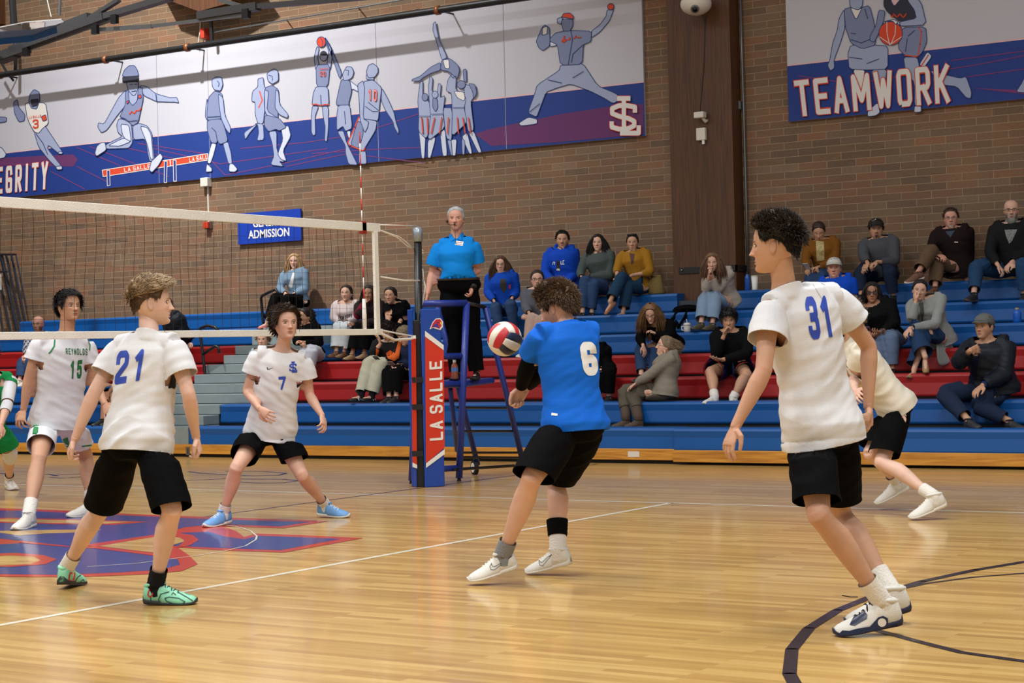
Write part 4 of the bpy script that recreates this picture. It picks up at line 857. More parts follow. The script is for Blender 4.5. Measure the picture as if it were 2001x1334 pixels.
# ---- head
HZ = [(-.50, 0, .20, .20), (-.485, .10, .31, .02), (-.45, .165, .345, -.06), (-.40, .205, .35, -.12), (-.33, .245, .352, -.20), (-.25, .28, .355, -.28), (-.15, .31, .36, -.36), (-.05, .325, .358, -.42), (.06, .335, .372, -.45),
      (.18, .335, .372, -.452), (.30, .31, .335, -.42), (.39, .255, .265, -.35), (.45, .175, .17, -.26), (.485, .09, .07, -.16), (.50, 0, -.04, -.04)]
_hz = np.array(HZ)
def head_surf(az, z, T=0.0, fem=0):
    """az radians from the face, z in head heights; returns local x (person's left), y (forward), z"""
    zz = z
    w_ = np.interp(zz, _hz[:, 0], _hz[:, 1]); yf = np.interp(zz, _hz[:, 0], _hz[:, 2]); yb = np.interp(zz, _hz[:, 0], _hz[:, 3])
    if fem: w_ = w_*np.where(zz < -.1, 1-.12*np.clip((-zz-.1)/.3, 0, 1), 1)
    mid = np.where(zz > .44, (yf+yb)/2, -.03+0*zz); mid = np.clip(mid, yb+.001, yf-.001)
    c, s = np.cos(az), np.sin(az)
    e = .88
    x = (w_+T)*np.sign(s)*np.abs(s)**e
    half = np.where(c > 0, yf-mid, mid-yb)
    y = mid+(half+T)*np.sign(c)*np.abs(c)**e
    zo = zz+T*np.clip(zz/.5, -1, 1)**3
    return x, y, zo
def head_mesh(nu, nv, fem=0, nose=1.0, jaw=1.0):
    zs = np.concatenate([np.linspace(-.5, .12, int(nv*.68)), np.linspace(.12, .5, nv-int(nv*.68)+1)[1:]])
    t = np.linspace(-1, 1, nu, endpoint=False); az = np.pi*(0.45*t+.55*t**3)*1.0
    A, Zg = np.meshgrid(az, zs); x, y, z = head_surf(A, Zg, 0, fem)
    front = np.cos(A) > 0
    g = lambda cx, cz, sx, sz: np.exp(-((x-cx)/sx)**2-((z-cz)/sz)**2)
    d = np.zeros_like(x)
    for s in (-1, 1):
        d += .022*(1-.5*fem)*g(s*.12, .078, .08, .028); d -= .05*g(s*.135, .0, .07, .042); d += .016*g(s*.19, -.10, .07, .06)
        d += .035*nose*g(s*.048, -.155, .026, .026)
    h = np.clip((.07-z)/.22, 0, 1); wn = .028+.03*h
    d += np.where(z > -.165, 1, np.exp(-((z+.165)/.018)**2))*np.where(z < .07, 1, 0)*(.025+.095*nose*h**1.3)*np.exp(-(x/wn)**2)
    d += .028*g(0, -.272, .075, .016)+.032*g(0, -.318, .062, .018)-.018*g(0, -.295, .085, .007)-.016*g(0, -.358, .08, .02)+.02*jaw*g(0, -.425, .08, .05)
    d -= .010*g(0, -.20, .016, .03)
    y = y+np.where(front, d, 0)
    n0, n1 = A.shape
    vs = np.stack([x, y, z], -1).reshape(-1, 3)
    fs = [(i*n1+k, i*n1+(k+1) % n1, (i+1)*n1+(k+1) % n1, (i+1)*n1+k) for i in range(n0-1) for k in range(n1)]
    # az runs from the right side to the left, so this order faces outwards
    return vs, fs
def ear_mesh(side):
    vs = []; fs = []; n, m_ = 16, 7
    for i in range(m_):
        a = math.pi*i/(m_-1)
        for k in range(n):
            th = 2*math.pi*k/n
            ry, rz = .062*math.sin(a)+.001, .125*math.sin(a)+.001
            x = .035*math.cos(a)-(.022*max(0, math.cos(a))**2 if math.sin(a) < .75 else 0)
            yy = ry*math.cos(th); zz = rz*math.sin(th)
            vs.append((side*(.325+x+.10*max(0, -yy)), -.06+yy-.12*zz, -.045+zz))
        if i:
            for k in range(n):
                q = ((i-1)*n+k, (i-1)*n+(k+1) % n, i*n+(k+1) % n, i*n+k); fs.append(q if side > 0 else q[::-1])
    return np.array(vs), fs
HAIRLINE = {'crown': [(0, .33), (40, .29), (80, .22), (120, .17), (180, .04)],
            'male': [(0, .34), (30, .33), (48, .25), (60, .10), (72, -.06), (80, -.05), (92, .10), (112, .03), (135, -.16), (180, -.25)],
            'fade': [(0, .34), (30, .33), (48, .27), (60, .16), (75, .06), (92, .12), (112, .04), (135, -.12), (180, -.2)],
            'long': [(0, .36), (35, .30), (58, .14), (70, -.02), (85, -.02), (100, -.12), (125, -.3), (180, -.42)],
            'low': [(0, .24), (30, .22), (48, .16), (60, .05), (72, -.08), (80, -.06), (92, .10), (112, .03), (135, -.16), (180, -.25)],
            'cap': [(0, .17), (50, .14), (75, .06), (95, .06), (130, .0), (180, -.02)]}
class Head:
    def __init__(s, C, fa, fp=0, fr=0, h=.235, fem=0):
        fw = facing(fa); lf = Z_.cross(fw).normalized(); p = math.radians(fp)
        f = fw*math.cos(p)+Z_*math.sin(p); u = lf.cross(f)*-1 if lf.cross(f).z < 0 else lf.cross(f)
        r = math.radians(fr); lf2 = lf*math.cos(r)+u*math.sin(r); u = u*math.cos(r)-lf*math.sin(r)
        s.C, s.f, s.l, s.u, s.h, s.fem = V(C), f, lf2, u, h, fem
        s.M = np.array([lf2, f, u])*h; s.c = np.array(C)
    def w(s, vs): return np.asarray(vs)@s.M+s.c
    def pt(s, x, y, z): return s.C+(s.l*x+s.f*y+s.u*z)*s.h
    def loc(s, P): return (np.asarray(P)-s.c)@s.M.T/s.h**2
def hair_cap(H, line, T, m, parent, noise_=.02, name='hair', front_lift=0, extra=None, nu=72, nv=44):
    hl = HAIRLINE[line]; az = np.linspace(-math.pi, math.pi, nu, endpoint=False); a_ = np.degrees(np.abs(az))
    zmin = np.interp(a_, [q[0] for q in hl], [q[1] for q in hl]); vs = []
    for j in range(nv):
        f_ = j/(nv-1); z = zmin+(.5-zmin)*(f_**.8)
        tt = T*np.clip(f_*6+.12, 0, 1)*(1+.25*np.clip((z-.2)/.3, 0, 1))
        tt = tt+front_lift*np.clip(1-a_/70, 0, 1)*np.clip((z-.25)/.2, 0, 1)
        x, y, zz = head_surf(az, z, tt, H.fem)
        for k in range(nu):
            nn = noise.noise(V((x[k]*7, y[k]*7, zz[k]*7)))*noise_*2*min(1, f_*5)+noise.noise(V((x[k]*22, y[k]*22, zz[k]*14)))*noise_*min(1, f_*5)
            q = np.array([x[k], y[k]+.04, zz[k]-.02]); q = q/np.linalg.norm(q)
            vs.append((x[k]+q[0]*nn, y[k]+q[1]*nn, zz[k]+q[2]*nn))
    fs = [(j*nu+k, j*nu+(k+1) % nu, (j+1)*nu+(k+1) % nu, (j+1)*nu+k) for j in range(nv-1) for k in range(nu)]
    W = H.w(np.array(vs)); me = bpy.data.meshes.new(name); me.from_pydata(W.tolist(), [], fs)
    me.polygons.foreach_set('use_smooth', [True]*len(fs)); me.update()
    return (me, H)
def locks(H, line, n, L, w_, flow, lift=.35, curl=.15, grav=.3, steps=6, seed=1, zlo=None, T=.05, spheres=(), Lvar=.3, sect=None, part=None):
    """tapered strands rooted on the scalp, vectorised; flow(x,y,z)->local direction"""
    R = np.random.RandomState(seed); hl = HAIRLINE[line]
    az = R.uniform(-math.pi, math.pi, n*3); z = R.uniform(-.45, .5, n*3)
    zm = np.interp(np.degrees(np.abs(az)), [q[0] for q in hl], [q[1] for q in hl])
    ok = z > zm+.015
    if zlo is not None: ok &= z > zlo
    if sect is not None: ok &= sect(np.degrees(az), z)
    az, z = az[ok][:n], z[ok][:n]; n = len(az)
    x, y, zz = head_surf(az, z, T*.7, H.fem); P = np.stack([x, y, zz], -1)
    N = P-np.array([0, -.04, .02]); N /= np.linalg.norm(N, axis=1)[:, None]
    Fl = flow(P, N); Fl /= np.linalg.norm(Fl, axis=1)[:, None]+1e-9
    D = N*lift+Fl*(1-lift)+R.normal(0, curl, (n, 3))
    D /= np.linalg.norm(D, axis=1)[:, None]
    Ls = L*(1+R.uniform(-Lvar, Lvar, n)); st = (Ls/steps)[:, None]
    g = np.array([H.l.z, H.f.z, H.u.z])*-1
    pts = [P]; p = P.copy(); ph = R.uniform(0, 6.28, n)
    for i in range(steps):
        D = D+g*grav/steps*2+R.normal(0, curl/3, (n, 3)); D /= np.linalg.norm(D, axis=1)[:, None]
        p = p+D*st
        # stay outside the skull
        c = np.array([0, -.04, .03]); rad = np.array([.335+T*.75, .40+T*.75, .47+T*.75]); q = (p-c)/rad; r_ = np.linalg.norm(q, axis=1); ins = (r_ < 1) & (p[:, 2] > -.28)
        pn = c+q/np.maximum(r_, 1e-6)[:, None]*rad; p = np.where(ins[:, None], pn, p)
        for sc, sr in spheres:
            v = p-sc; rr_ = np.linalg.norm(v, axis=1); p = np.where((rr_ < sr)[:, None], sc+v/np.maximum(rr_, 1e-6)[:, None]*sr, p)
        pts.append(p.copy())
    pts = np.stack(pts, 1)                     # n, steps+1, 3
    tan = np.gradient(pts, axis=1); tan /= np.linalg.norm(tan, axis=2)[..., None]+1e-9
    a = np.cross(tan, np.array([.31, .2, .93])[None, None]); a /= np.linalg.norm(a, axis=2)[..., None]+1e-9; b = np.cross(tan, a)
    t = np.linspace(0, 1, steps+1); wd = w_*np.where(t < .75, 1, (1-t)/.25*.85+.15)*(0.8+.2*np.sin(3.1*t))
    rings = np.stack([pts+(a*math.cos(k*2.094)+b*math.sin(k*2.094))*wd[None, :, None] for k in range(3)], 2)   # n, s, 3, 3
    Wd = H.w(rings.reshape(-1, 3)); S_ = steps+1
    base = (np.arange(n)*S_*3)[:, None, None]+(np.arange(steps)*3)[None, :, None]+np.arange(3)[None, None, :]
    nx = (np.arange(n)*S_*3)[:, None, None]+(np.arange(steps)*3)[None, :, None]+((np.arange(3)+1) % 3)[None, None, :]
    F4 = np.stack([base, nx, nx+3, base+3], -1).reshape(-1, 4)
    me = bpy.data.meshes.new('l'); me.from_pydata(Wd.tolist(), [], F4.tolist()); me.update()
    return me
def hair_mat(c, rough=.5):
    return mat('hair %d %d %d' % tuple(int(q*255) for q in c), c, rough, var=.35, vscale=14, spec=.35)
def cloth(c, rough=.85, bump=.25, bs=120, name='cloth', var=.04): return mat('%s %d %d %d' % ((name,)+tuple(int(q*1000) for q in c)), c, rough, bump=bump, bscale=bs, var=var, vscale=5, sheen=.0, spec=.15 if max(c) > .01 else .04)
# ---- whole figure
class Figure:
    pass
def JT(D0, d):
    """pixel joints (x, y, extra depth) -> points"""
    return {k: at_d(v[0], v[1], D0+(v[2] if len(v) > 2 else 0)) for k, v in d.items()}
def build_hand(W, E, Hd, side, palm_dir, curl, vox, s=1.0, spread=.12, thumb=.6):
    """W wrist, Hd point at the knuckles, palm_dir: direction the palm faces; side +1 = left hand"""
    d = (Hd-W).normalized(); n = palm_dir-d*palm_dir.dot(d)
    n = n.normalized() if n.length > .05 else d.orthogonal().normalized()
    t = d.cross(n)*side        # thumb side
    mb = MB()
    eltube(mb, [(W-(W-E).normalized()*-.0+d*-.01, t*.027*s, n*.020*s), (W+d*.012*s, t*.026*s, n*.018*s), (W+d*.04*s, t*.036*s, n*.017*s), (W+d*.075*s, t*.041*s, n*.0155*s), (W+d*.094*s, t*.039*s, n*.012*s)], 16)
    fl_ = [.070, .078, .072, .056]
    for i, L in enumerate(fl_):
        off = (.030-.0205*i); b = W+d*(.088-.006*abs(i-1.2))*s+t*off*s
        c0 = curl[i] if isinstance(curl, (list, tuple)) else curl*(1+.08*(i-1.5))
        dd = (d+t*spread*(1.2-i)).normalized(); pts = [b-dd*.02*s, b]; ang = 0; p = b
        for seg, fr_ in ((.46, .55), (.30, 1.0), (.24, .7)):
            ang += c0*1.45*fr_; v = dd*math.cos(ang)+n*math.sin(ang); p = p+v*L*seg*s; pts.append(p)
        r = (.0092 if i < 3 else .0080)*s
        mb.tube(pts, [r, r*1.04, r*.98, r*.93, r*.78], 10)
        mb.ball(pts[-1], r*.80, 8)
    b = W+d*.022*s+t*.022*s; p1 = b+(d*.55+t*.75+n*.25).normalized()*.036*s; p2 = p1+(d*.85+t*(.5-.6*thumb)+n*.5*thumb).normalized()*.033*s; p3 = p2+(d*.9+t*(.25-.7*thumb)+n*.6*thumb).normalized()*.026*s
    mb.tube([b, p1, p2, p3], [.016*s, .0135*s, .0105*s, .0085*s], 10); mb.ball(p3, .0086*s, 8)
    return shell(mb, vox, 2, .4)
PROF_T = [(-.14, .112, .088, .0), (-.05, .165, .112, -.005), (.05, .175, .118, -.01), (.2, .162, .105, 0), (.40, .140, .096, .006), (.60, .152, .108, .008), (.80, .172, .116, .004), (.93, .172, .108, 0), (1.02, .135, .085, -.005), (1.10, .085, .068, -.01)]
def figure(name, label, J, base, h=.235, fa=0, fp=0, fr=0, fem=0, skin=(.6, .4, .3), vox=.006, girth=1.0, hand=None, curl=(.5, .5), palms=(None, None), shoulder=None, body_hands=(1, 1), eye=(.05, .03, .02), lip=None, brow=None, beard=None, nose=1.0, arm=1.0, legr=1.0, group=None, belly=0, bareheaded=True, thumb=.6, res=1, spread=.12, belly_c=0, barefoot=False):
    P = Figure(); P.J = J; P.g = girth; P.vox = vox; P.fem = fem; P.skin = skin; P.armr = arm; P.legr = legr; P.belly = belly
    P.root = empty('person', base, label, 'person', group)
    sl, sr, hl, hr = J['sl'], J['sr'], J['hl'], J['hr']; P.S = (sl+sr)/2; P.Hc = (hl+hr)/2
    P.sc = h/.235; sc = P.sc
    P.up = (P.S-P.Hc).normalized()
    la = (sl-sr).normalized(); lh = (hl-hr).normalized(); P.la, P.lh = la, lh
    P.N = J['nk']
    P.fs = la.cross(P.up).normalized(); P.fh = lh.cross(P.up).normalized()
    H = P.H = Head(J['hd'], fa, fp, fr, h, fem)
    mb = MB()
    torso(P, mb, 0, -.14, 1.1)
    # neck and trapezius
    n0, n1 = P.N-P.up*.05*sc, H.pt(0, -.11, -.30)
    nr = .055*sc*(.86 if fem else 1)*min(1.15, girth)
    eltube(mb, [(P.S, P.la*.11*sc, P.fs*.07*sc), (n0, P.la*nr*1.45, P.fs*nr*1.25), (bez(n0, n1, .45), P.la*nr*1.02, P.fs*nr*1.02), (n1, P.la*nr, P.fs*nr), (H.pt(0, -.10, -.12), P.la*nr, P.fs*nr)], 20)
    for s_, S_ in ((1, sl), (-1, sr)): mb.tube([bez(P.S, S_, .2)+P.up*.018*sc, bez(P.S, S_, .7)+P.up*.004*sc, S_], [.046*sc, .046*sc*girth, .050*sc*arm], 14)
    hands = []
    for i, k in enumerate('lr'):
        S_, E, W = J['s'+k], J['e'+k], J['w'+k]; ar = .9 if fem else 1.0; ar *= arm*sc
        bd = (E-S_).cross(W-E); out = None
        el = ((S_-E).normalized()+(W-E).normalized()); bul = -el if el.length > .1 else P.fs*-1
        limb(mb, S_, E, [(-.08, .044*ar), (.05, .054*ar), (.25, .051*ar), (.5, .047*ar, -.004, 1), (.8, .041*ar), (1.0, .040*ar), (1.04, .034*ar)], bul)
        limb(mb, E, W, [(-.05, .034*ar), (.03, .040*ar), (.22, .043*ar), (.5, .037*ar), (.8, .028*ar), (1.0, .025*ar), (1.05, .024*ar)], bul)
        if body_hands[i]:
            Hd = J.get('q'+k) or (W+(W-E).normalized()*.1)
            pd_ = palms[i] or (P.Hc-W)
            hands.append((build_hand(W, E, Hd, 1 if k == 'l' else -1, pd_, curl[i], max(.0028, vox*.5), sc*(.92 if fem else 1)*(.5+.5*min(1.1, arm)), thumb=thumb, spread=spread), 0))
    for k in 'lr':
        Hp, K, A = J['h'+k], J['k'+k], J['a'+k]; lr = legr*sc
        fwd = (J['t'+k]-A) if 't'+k in J else P.fh
        kb = ((Hp-K).normalized()+(A-K).normalized()); back = kb if kb.length > .12 else -fwd
        limb(mb, bez(Hp, K, -.08)-P.up*.02, K, [(0, .076*lr), (.1, .083*lr), (.35, .080*lr), (.65, .066*lr), (.9, .055*lr), (1.0, .054*lr), (1.05, .044*lr)], -back)
        limb(mb, K, A, [(-.06, .044*lr, 0, 1), (0, .053*lr, -.006, 1), (.10, .050*lr, 0, 1), (.28, .058*lr, .016, 1), (.45, .054*lr, .014, 1), (.7, .039*lr, .003, 1), (.9, .032*lr, 0, 1), (1.0, .034*lr, 0, 1), (1.04, .030*lr, 0, 1)], back)
        mb.ball(A, .035*lr, 12)
        tv = (J['t'+k]-A); L = tv.length; tv.normalize()
        if 'heel'+k in J:
            he, u2 = J['heel'+k], J['up'+k]; f2 = (J['t'+k]-he).normalized(); Lf = (J['t'+k]-he).length; ff = 1 if barefoot else .8
            mb.tube([he+f2*Lf*.12+u2*.035, he+f2*Lf*.25+u2*.040, he+f2*Lf*.5+u2*.034, he+f2*Lf*.75+u2*.026, he+f2*Lf*.93+u2*.018], [.030*ff*sc, .034*ff*sc, .034*ff*sc, .030*ff*sc, .018*ff*sc], 12)
    body = shell(mb, vox, 5)
    # head and ears
    nu, nv = (96, 96) if res > 1 else (64, 60)
    hv, hf = head_mesh(nu, nv, fem, nose)
    parts = [(body, 0)]+hands
    heads = []
    me = bpy.data.meshes.new('h'); me.from_pydata(H.w(hv).tolist(), [], hf); me.update(); heads.append(me)
    for sd in (1, -1):
        ev, ef = ear_mesh(sd); me = bpy.data.meshes.new('e'); me.from_pydata(H.w(ev).tolist(), [], ef); me.update(); heads.append(me)
    sk = mat('skin %d %d %d' % tuple(int(q*1000) for q in skin), skin, .5, attr='tint', var=.07, vscale=9, spec=.35, bump=.08, bscale=150)
    o = merge('body', parts+[(m_, 0) for m_ in heads], sk, P.root)
    # colour that belongs to the skin: lips, brows, beard, blush on joints; shade painted at mouth line and nostrils
    co = np.empty(len(o.data.vertices)*3); o.data.vertices.foreach_get('co', co); co = co.reshape(-1, 3)+np.array(base)
    L = H.loc(co); col = np.tile(np.array([*skin, 1.0]), (len(co), 1)); x, y, z = L.T
    hd_ = (np.abs(x) < .42) & (np.abs(z) < .55) & (y > -.5) & (y < .62); fr_ = hd_ & (y > .1)
    def mix(mask, c, k=1.0):
        mk = (mask*k)[:, None]; col[:, :3] = col[:, :3]*(1-mk)+np.array(c)*mk
    sk_ = np.array(skin)
    mix(np.where(fr_, np.exp(-((np.abs(x)-.17)/.09)**2-((z+.13)/.08)**2), 0), sk_*np.array([1.04, .74, .70]), .45)
    mix(np.where(fr_, np.exp(-(x/.05)**2-((z+.15)/.05)**2), 0), sk_*np.array([1.04, .78, .74]), .4)
    if beard:
        bc, kind = beard
        jaw_ = np.clip((-.16-z)/.06, 0, 1)*np.clip((.62-np.abs(0))/.1, 0, 1)*np.where(hd_ & (y > -.06), 1, 0)*np.where((z > -.24) & (np.abs(x) < .10) & (z < -.2), 1, 1)
        mo = np.where(fr_, np.exp(-(x/.13)**4-((z+.235)/.026)**4), 0); go = np.where(fr_, np.exp(-(x/.12)**4-((z+.37)/.09)**4), 0)
        side = np.where(hd_ & (y > -.08), np.clip((-.10-z)/.12, 0, 1)*np.clip((np.abs(x)-.12)/.08, 0, 1), 0)
        if kind == 'full': mix(np.clip(mo+go+side, 0, 1), bc, .92)
        elif kind == 'stubble': mix(np.clip(mo+go+side, 0, 1), bc, .35)
        elif kind == 'goatee': mix(np.clip(mo+go, 0, 1), bc, .9)
        elif kind == 'moustache': mix(mo, bc, .9); mix(np.clip(go+side, 0, 1), bc, .3)
    lipc = lip or tuple(sk_*np.array([.80, .40, .38])); mix(np.where(fr_, np.exp(-(x/.085)**4-((z+.295)/.033)**4), 0), lipc, .85)
    mix(np.where(fr_, np.exp(-(x/.078)**4-((z+.295)/.008)**2), 0), sk_*.16, .9)  # shade between the lips painted as a dark line
    bc_ = brow or (.03, .02, .012); ax_ = np.abs(x)
    mix(np.where(fr_, np.exp(-((ax_-.145)/.075)**4-((z-.085+.25*(ax_-.14)**2*4)/.017)**2), 0), bc_, .85)
    mix(np.where(fr_, np.exp(-((ax_-.138)/.062)**4-((z-.030)/.011)**2), 0), sk_*.16, .85)     # lashes
    mix(np.where(fr_, np.exp(-((ax_-.035)/.014)**2-((z+.178)/.008)**2), 0), sk_*.2, .8)        # nostrils: shade of the openings painted as dark spots
    for k_ in ('el', 'er', 'kl', 'kr', 'wl', 'wr'):
        c_ = np.array(J[k_]); d_ = np.linalg.norm(co-c_, axis=1); mix(np.exp(-(d_/.07)**2), sk_*np.array([1.0, .80, .76]), .35)
    at = o.data.color_attributes.new('tint', 'FLOAT_COLOR', 'POINT'); at.data.foreach_set('color', col.astype(np.float32).ravel())
    P.body = o
    # eyes: shallow almond lenses in the sockets
    for sd in (1, -1):
        mbe = MB(); nE = 16; ys = .325; cx = sd*.137; cz = .003
        rings = [(0, .026), (.32, .024), (.36, .0235), (.62, .016), (.82, .008), (1.0, -.012)]
        vs = [H.pt(cx, ys+.026, cz)]
        for r_, yy in rings[1:]:
            for k in range(nE):
                th = 2*math.pi*k/nE; ex = .056*r_*math.cos(th); ez = (.021 if not fem else .024)*r_*math.sin(th)*(1-.25*abs(math.cos(th)))
                if r_ < .5: ex, ez = .056*r_*math.cos(th), min(.021, .056*r_)*math.sin(th)
                vs.append(H.pt(cx+ex, ys+yy-.25*abs(ex+0)*abs(cx+ex)/.3, cz+ez))
        fs = []; mi = []
        for k in range(nE): fs.append((0, 1+k, 1+(k+1) % nE)); mi.append(1)
        for j in range(len(rings)-2):
            for k in range(nE): a = 1+j*nE; fs.append((a+k, a+nE+k, a+nE+(k+1) % nE, a+(k+1) % nE)); mi.append(1 if j == 0 else 0)
        me = bpy.data.meshes.new('eye'); me.from_pydata([tuple(v) for v in vs], [], fs); me.polygons.foreach_set('material_index', mi); me.polygons.foreach_set('use_smooth', [True]*len(fs)); me.update()
        link('eye', me, [mat('eye white', srgb(200, 192, 186), .25), mat('iris %d' % int(eye[0]*1000), eye, .15)], o)
    return P
def tuck(inner, outer, gap=.005, reach=.035):
    """pull the covered surface just inside the garment that covers it"""
    T = bvh(outer); off = origin(outer); me = inner.data; o2 = origin(inner)
    bb = [V(c)+off for c in outer.bound_box]; lo = [min(c[i] for c in bb)-.02 for i in range(3)]; hi = [max(c[i] for c in bb)+.02 for i in range(3)]
    n = len(me.vertices); co = np.empty(n*3); me.vertices.foreach_get('co', co); co = co.reshape(-1, 3)+np.array(o2)
    idx = np.where(((co > lo) & (co < hi)).all(1))[0]; moved = False
    for i in idx:
        p = V(co[i]); h, nn, _, d = T.find_nearest(p, reach)
        if h is None: continue
        v = p-h; a = v.dot(nn)
        if a > -gap and (d < .0015 or abs(a) > .5*d): co[i] = h-nn*gap
    me.vertices.foreach_set('co', (co-np.array(o2)).ravel()); me.update()
def torso(P, mb, ease, t0, t1, loose=0, hem_flare=0):
    sc = P.sc; ws = (P.J['sl']-P.J['sr']).length/2; wh = (P.J['hl']-P.J['hr']).length/2
    rings = []
    for t, w_, d_, o_ in PROF_T:
        if t < t0-.001 or t > t1+.001: continue
        tt = min(max(t, 0), 1); c = bez(P.Hc, P.S, t); ax = bez(P.lh, P.la, tt).normalized(); fr = ax.cross(P.up).normalized()
        g = P.g; k = 1+(.10*loose*(1 if .2 < t < .7 else 0))
        wsc = sc*(bez(min(1.0, wh/.095), min(1.0, ws/.175), tt)*.6+.4)*(.93 if P.fem else 1)
        if P.fem and .3 < t < .5: wsc *= .93
        b = P.belly*math.exp(-((t-.35)/.28)**2)
        if P.fem and .6 < t < .85: b += .018
        if not ease and t < .35: wsc *= .93; d_ = d_*.93
        ww = w_*wsc*g*k+ease; dd = d_*sc*g*k+ease
        fl_ = hem_flare*min(1, max(0, (.5-t)/.5)); ww += fl_; dd += fl_
        rings.append((c+fr*(o_+b*.7), ax*ww, fr*(dd+b*.6)))
    if t0 < -.14:
        c = bez(P.Hc, P.S, t0); a_, b_ = rings[0][1], rings[0][2]; rings.insert(0, (c, a_, b_))
    eltube(mb, rings, 26)
def cut(me, planes):
    """trim the tube ends: each plane acts only inside its own short cylinder"""
    bm = bmesh.new(); bm.from_mesh(me)
    for co, no, R, dp in planes:
        fs = []
        for f_ in bm.faces:
            v = f_.calc_center_median()-co; a = v.dot(no)
            r_ = v-no*a
            if -.03 < a < dp and r_.length < R and (f_.normal.dot(r_) > -.1*r_.length or R > .15): fs.append(f_)
        if R < .12 and fs:      # only the patch that holds the tube's tip
            tip = co+no*dp*.5; f0 = min(fs, key=lambda f_: (f_.calc_center_median()-tip).length); S_ = set(fs); got = {f0}; st = [f0]
            while st:
                for e in st.pop().edges:
                    for g in e.link_faces:
                        if g in S_ and g not in got: got.add(g); st.append(g)
            fs = got
        es = {e for f_ in fs for e in f_.edges}; vs = {v for f_ in fs for v in f_.verts}
        bmesh.ops.bisect_plane(bm, geom=list(fs)+list(es)+list(vs), plane_co=co, plane_no=no, clear_outer=True, dist=1e-5)
    # drop loose scraps
    seen = set(); best = []
    for f0 in bm.faces:
        if f0 in seen: continue
        st = [f0]; seen.add(f0); comp = []
        while st:
            f_ = st.pop(); comp.append(f_)
            for e in f_.edges:
                for g in e.link_faces:
                    if g not in seen: seen.add(g); st.append(g)
        best.append(comp)
    best.sort(key=len); dead = [f_ for c in best[:-1] for f_ in c]
    if dead: bmesh.ops.delete(bm, geom=dead, context='FACES')
    bm.to_mesh(me); bm.free(); me.polygons.foreach_set('use_smooth', [True]*len(me.polygons)); me.update()
def wrinkle(me, amp, P, f1=9, f2=24, seed=0, ax=None, foci=()):
    n = len(me.vertices); co = np.empty(n*3); no = np.empty(n*3); me.vertices.foreach_get('co', co); me.vertices.foreach_get('normal', no)
    co = co.reshape(-1, 3); no = no.reshape(-1, 3)
    up, l = np.array(P.up), np.array(P.la); out = co.copy(); off = seed*7.3
    hS = float(np.array(P.S)@up)+.02
    a = co@up; b = co@l; c = co@np.array(P.fs)
    for i in range(n):
        u, v, w_ = a[i], b[i], c[i]
        q = noise.noise(V((v*4+off, u*f1+v*5, w_*4)))
        k = noise.noise(V((v*3-off, u*3, w_*3+off)))
        r = (1-abs(q)*2.2)*(.5+k)+.5*noise.noise(V((v*f2*.4, u*f2+v*8+off, w_*f2*.4)))
        top_ = min(1, max(.25, (hS-u)/.16)); out[i] += no[i]*amp*r*top_
    me.vertices.foreach_set('co', out.ravel()); me.update()
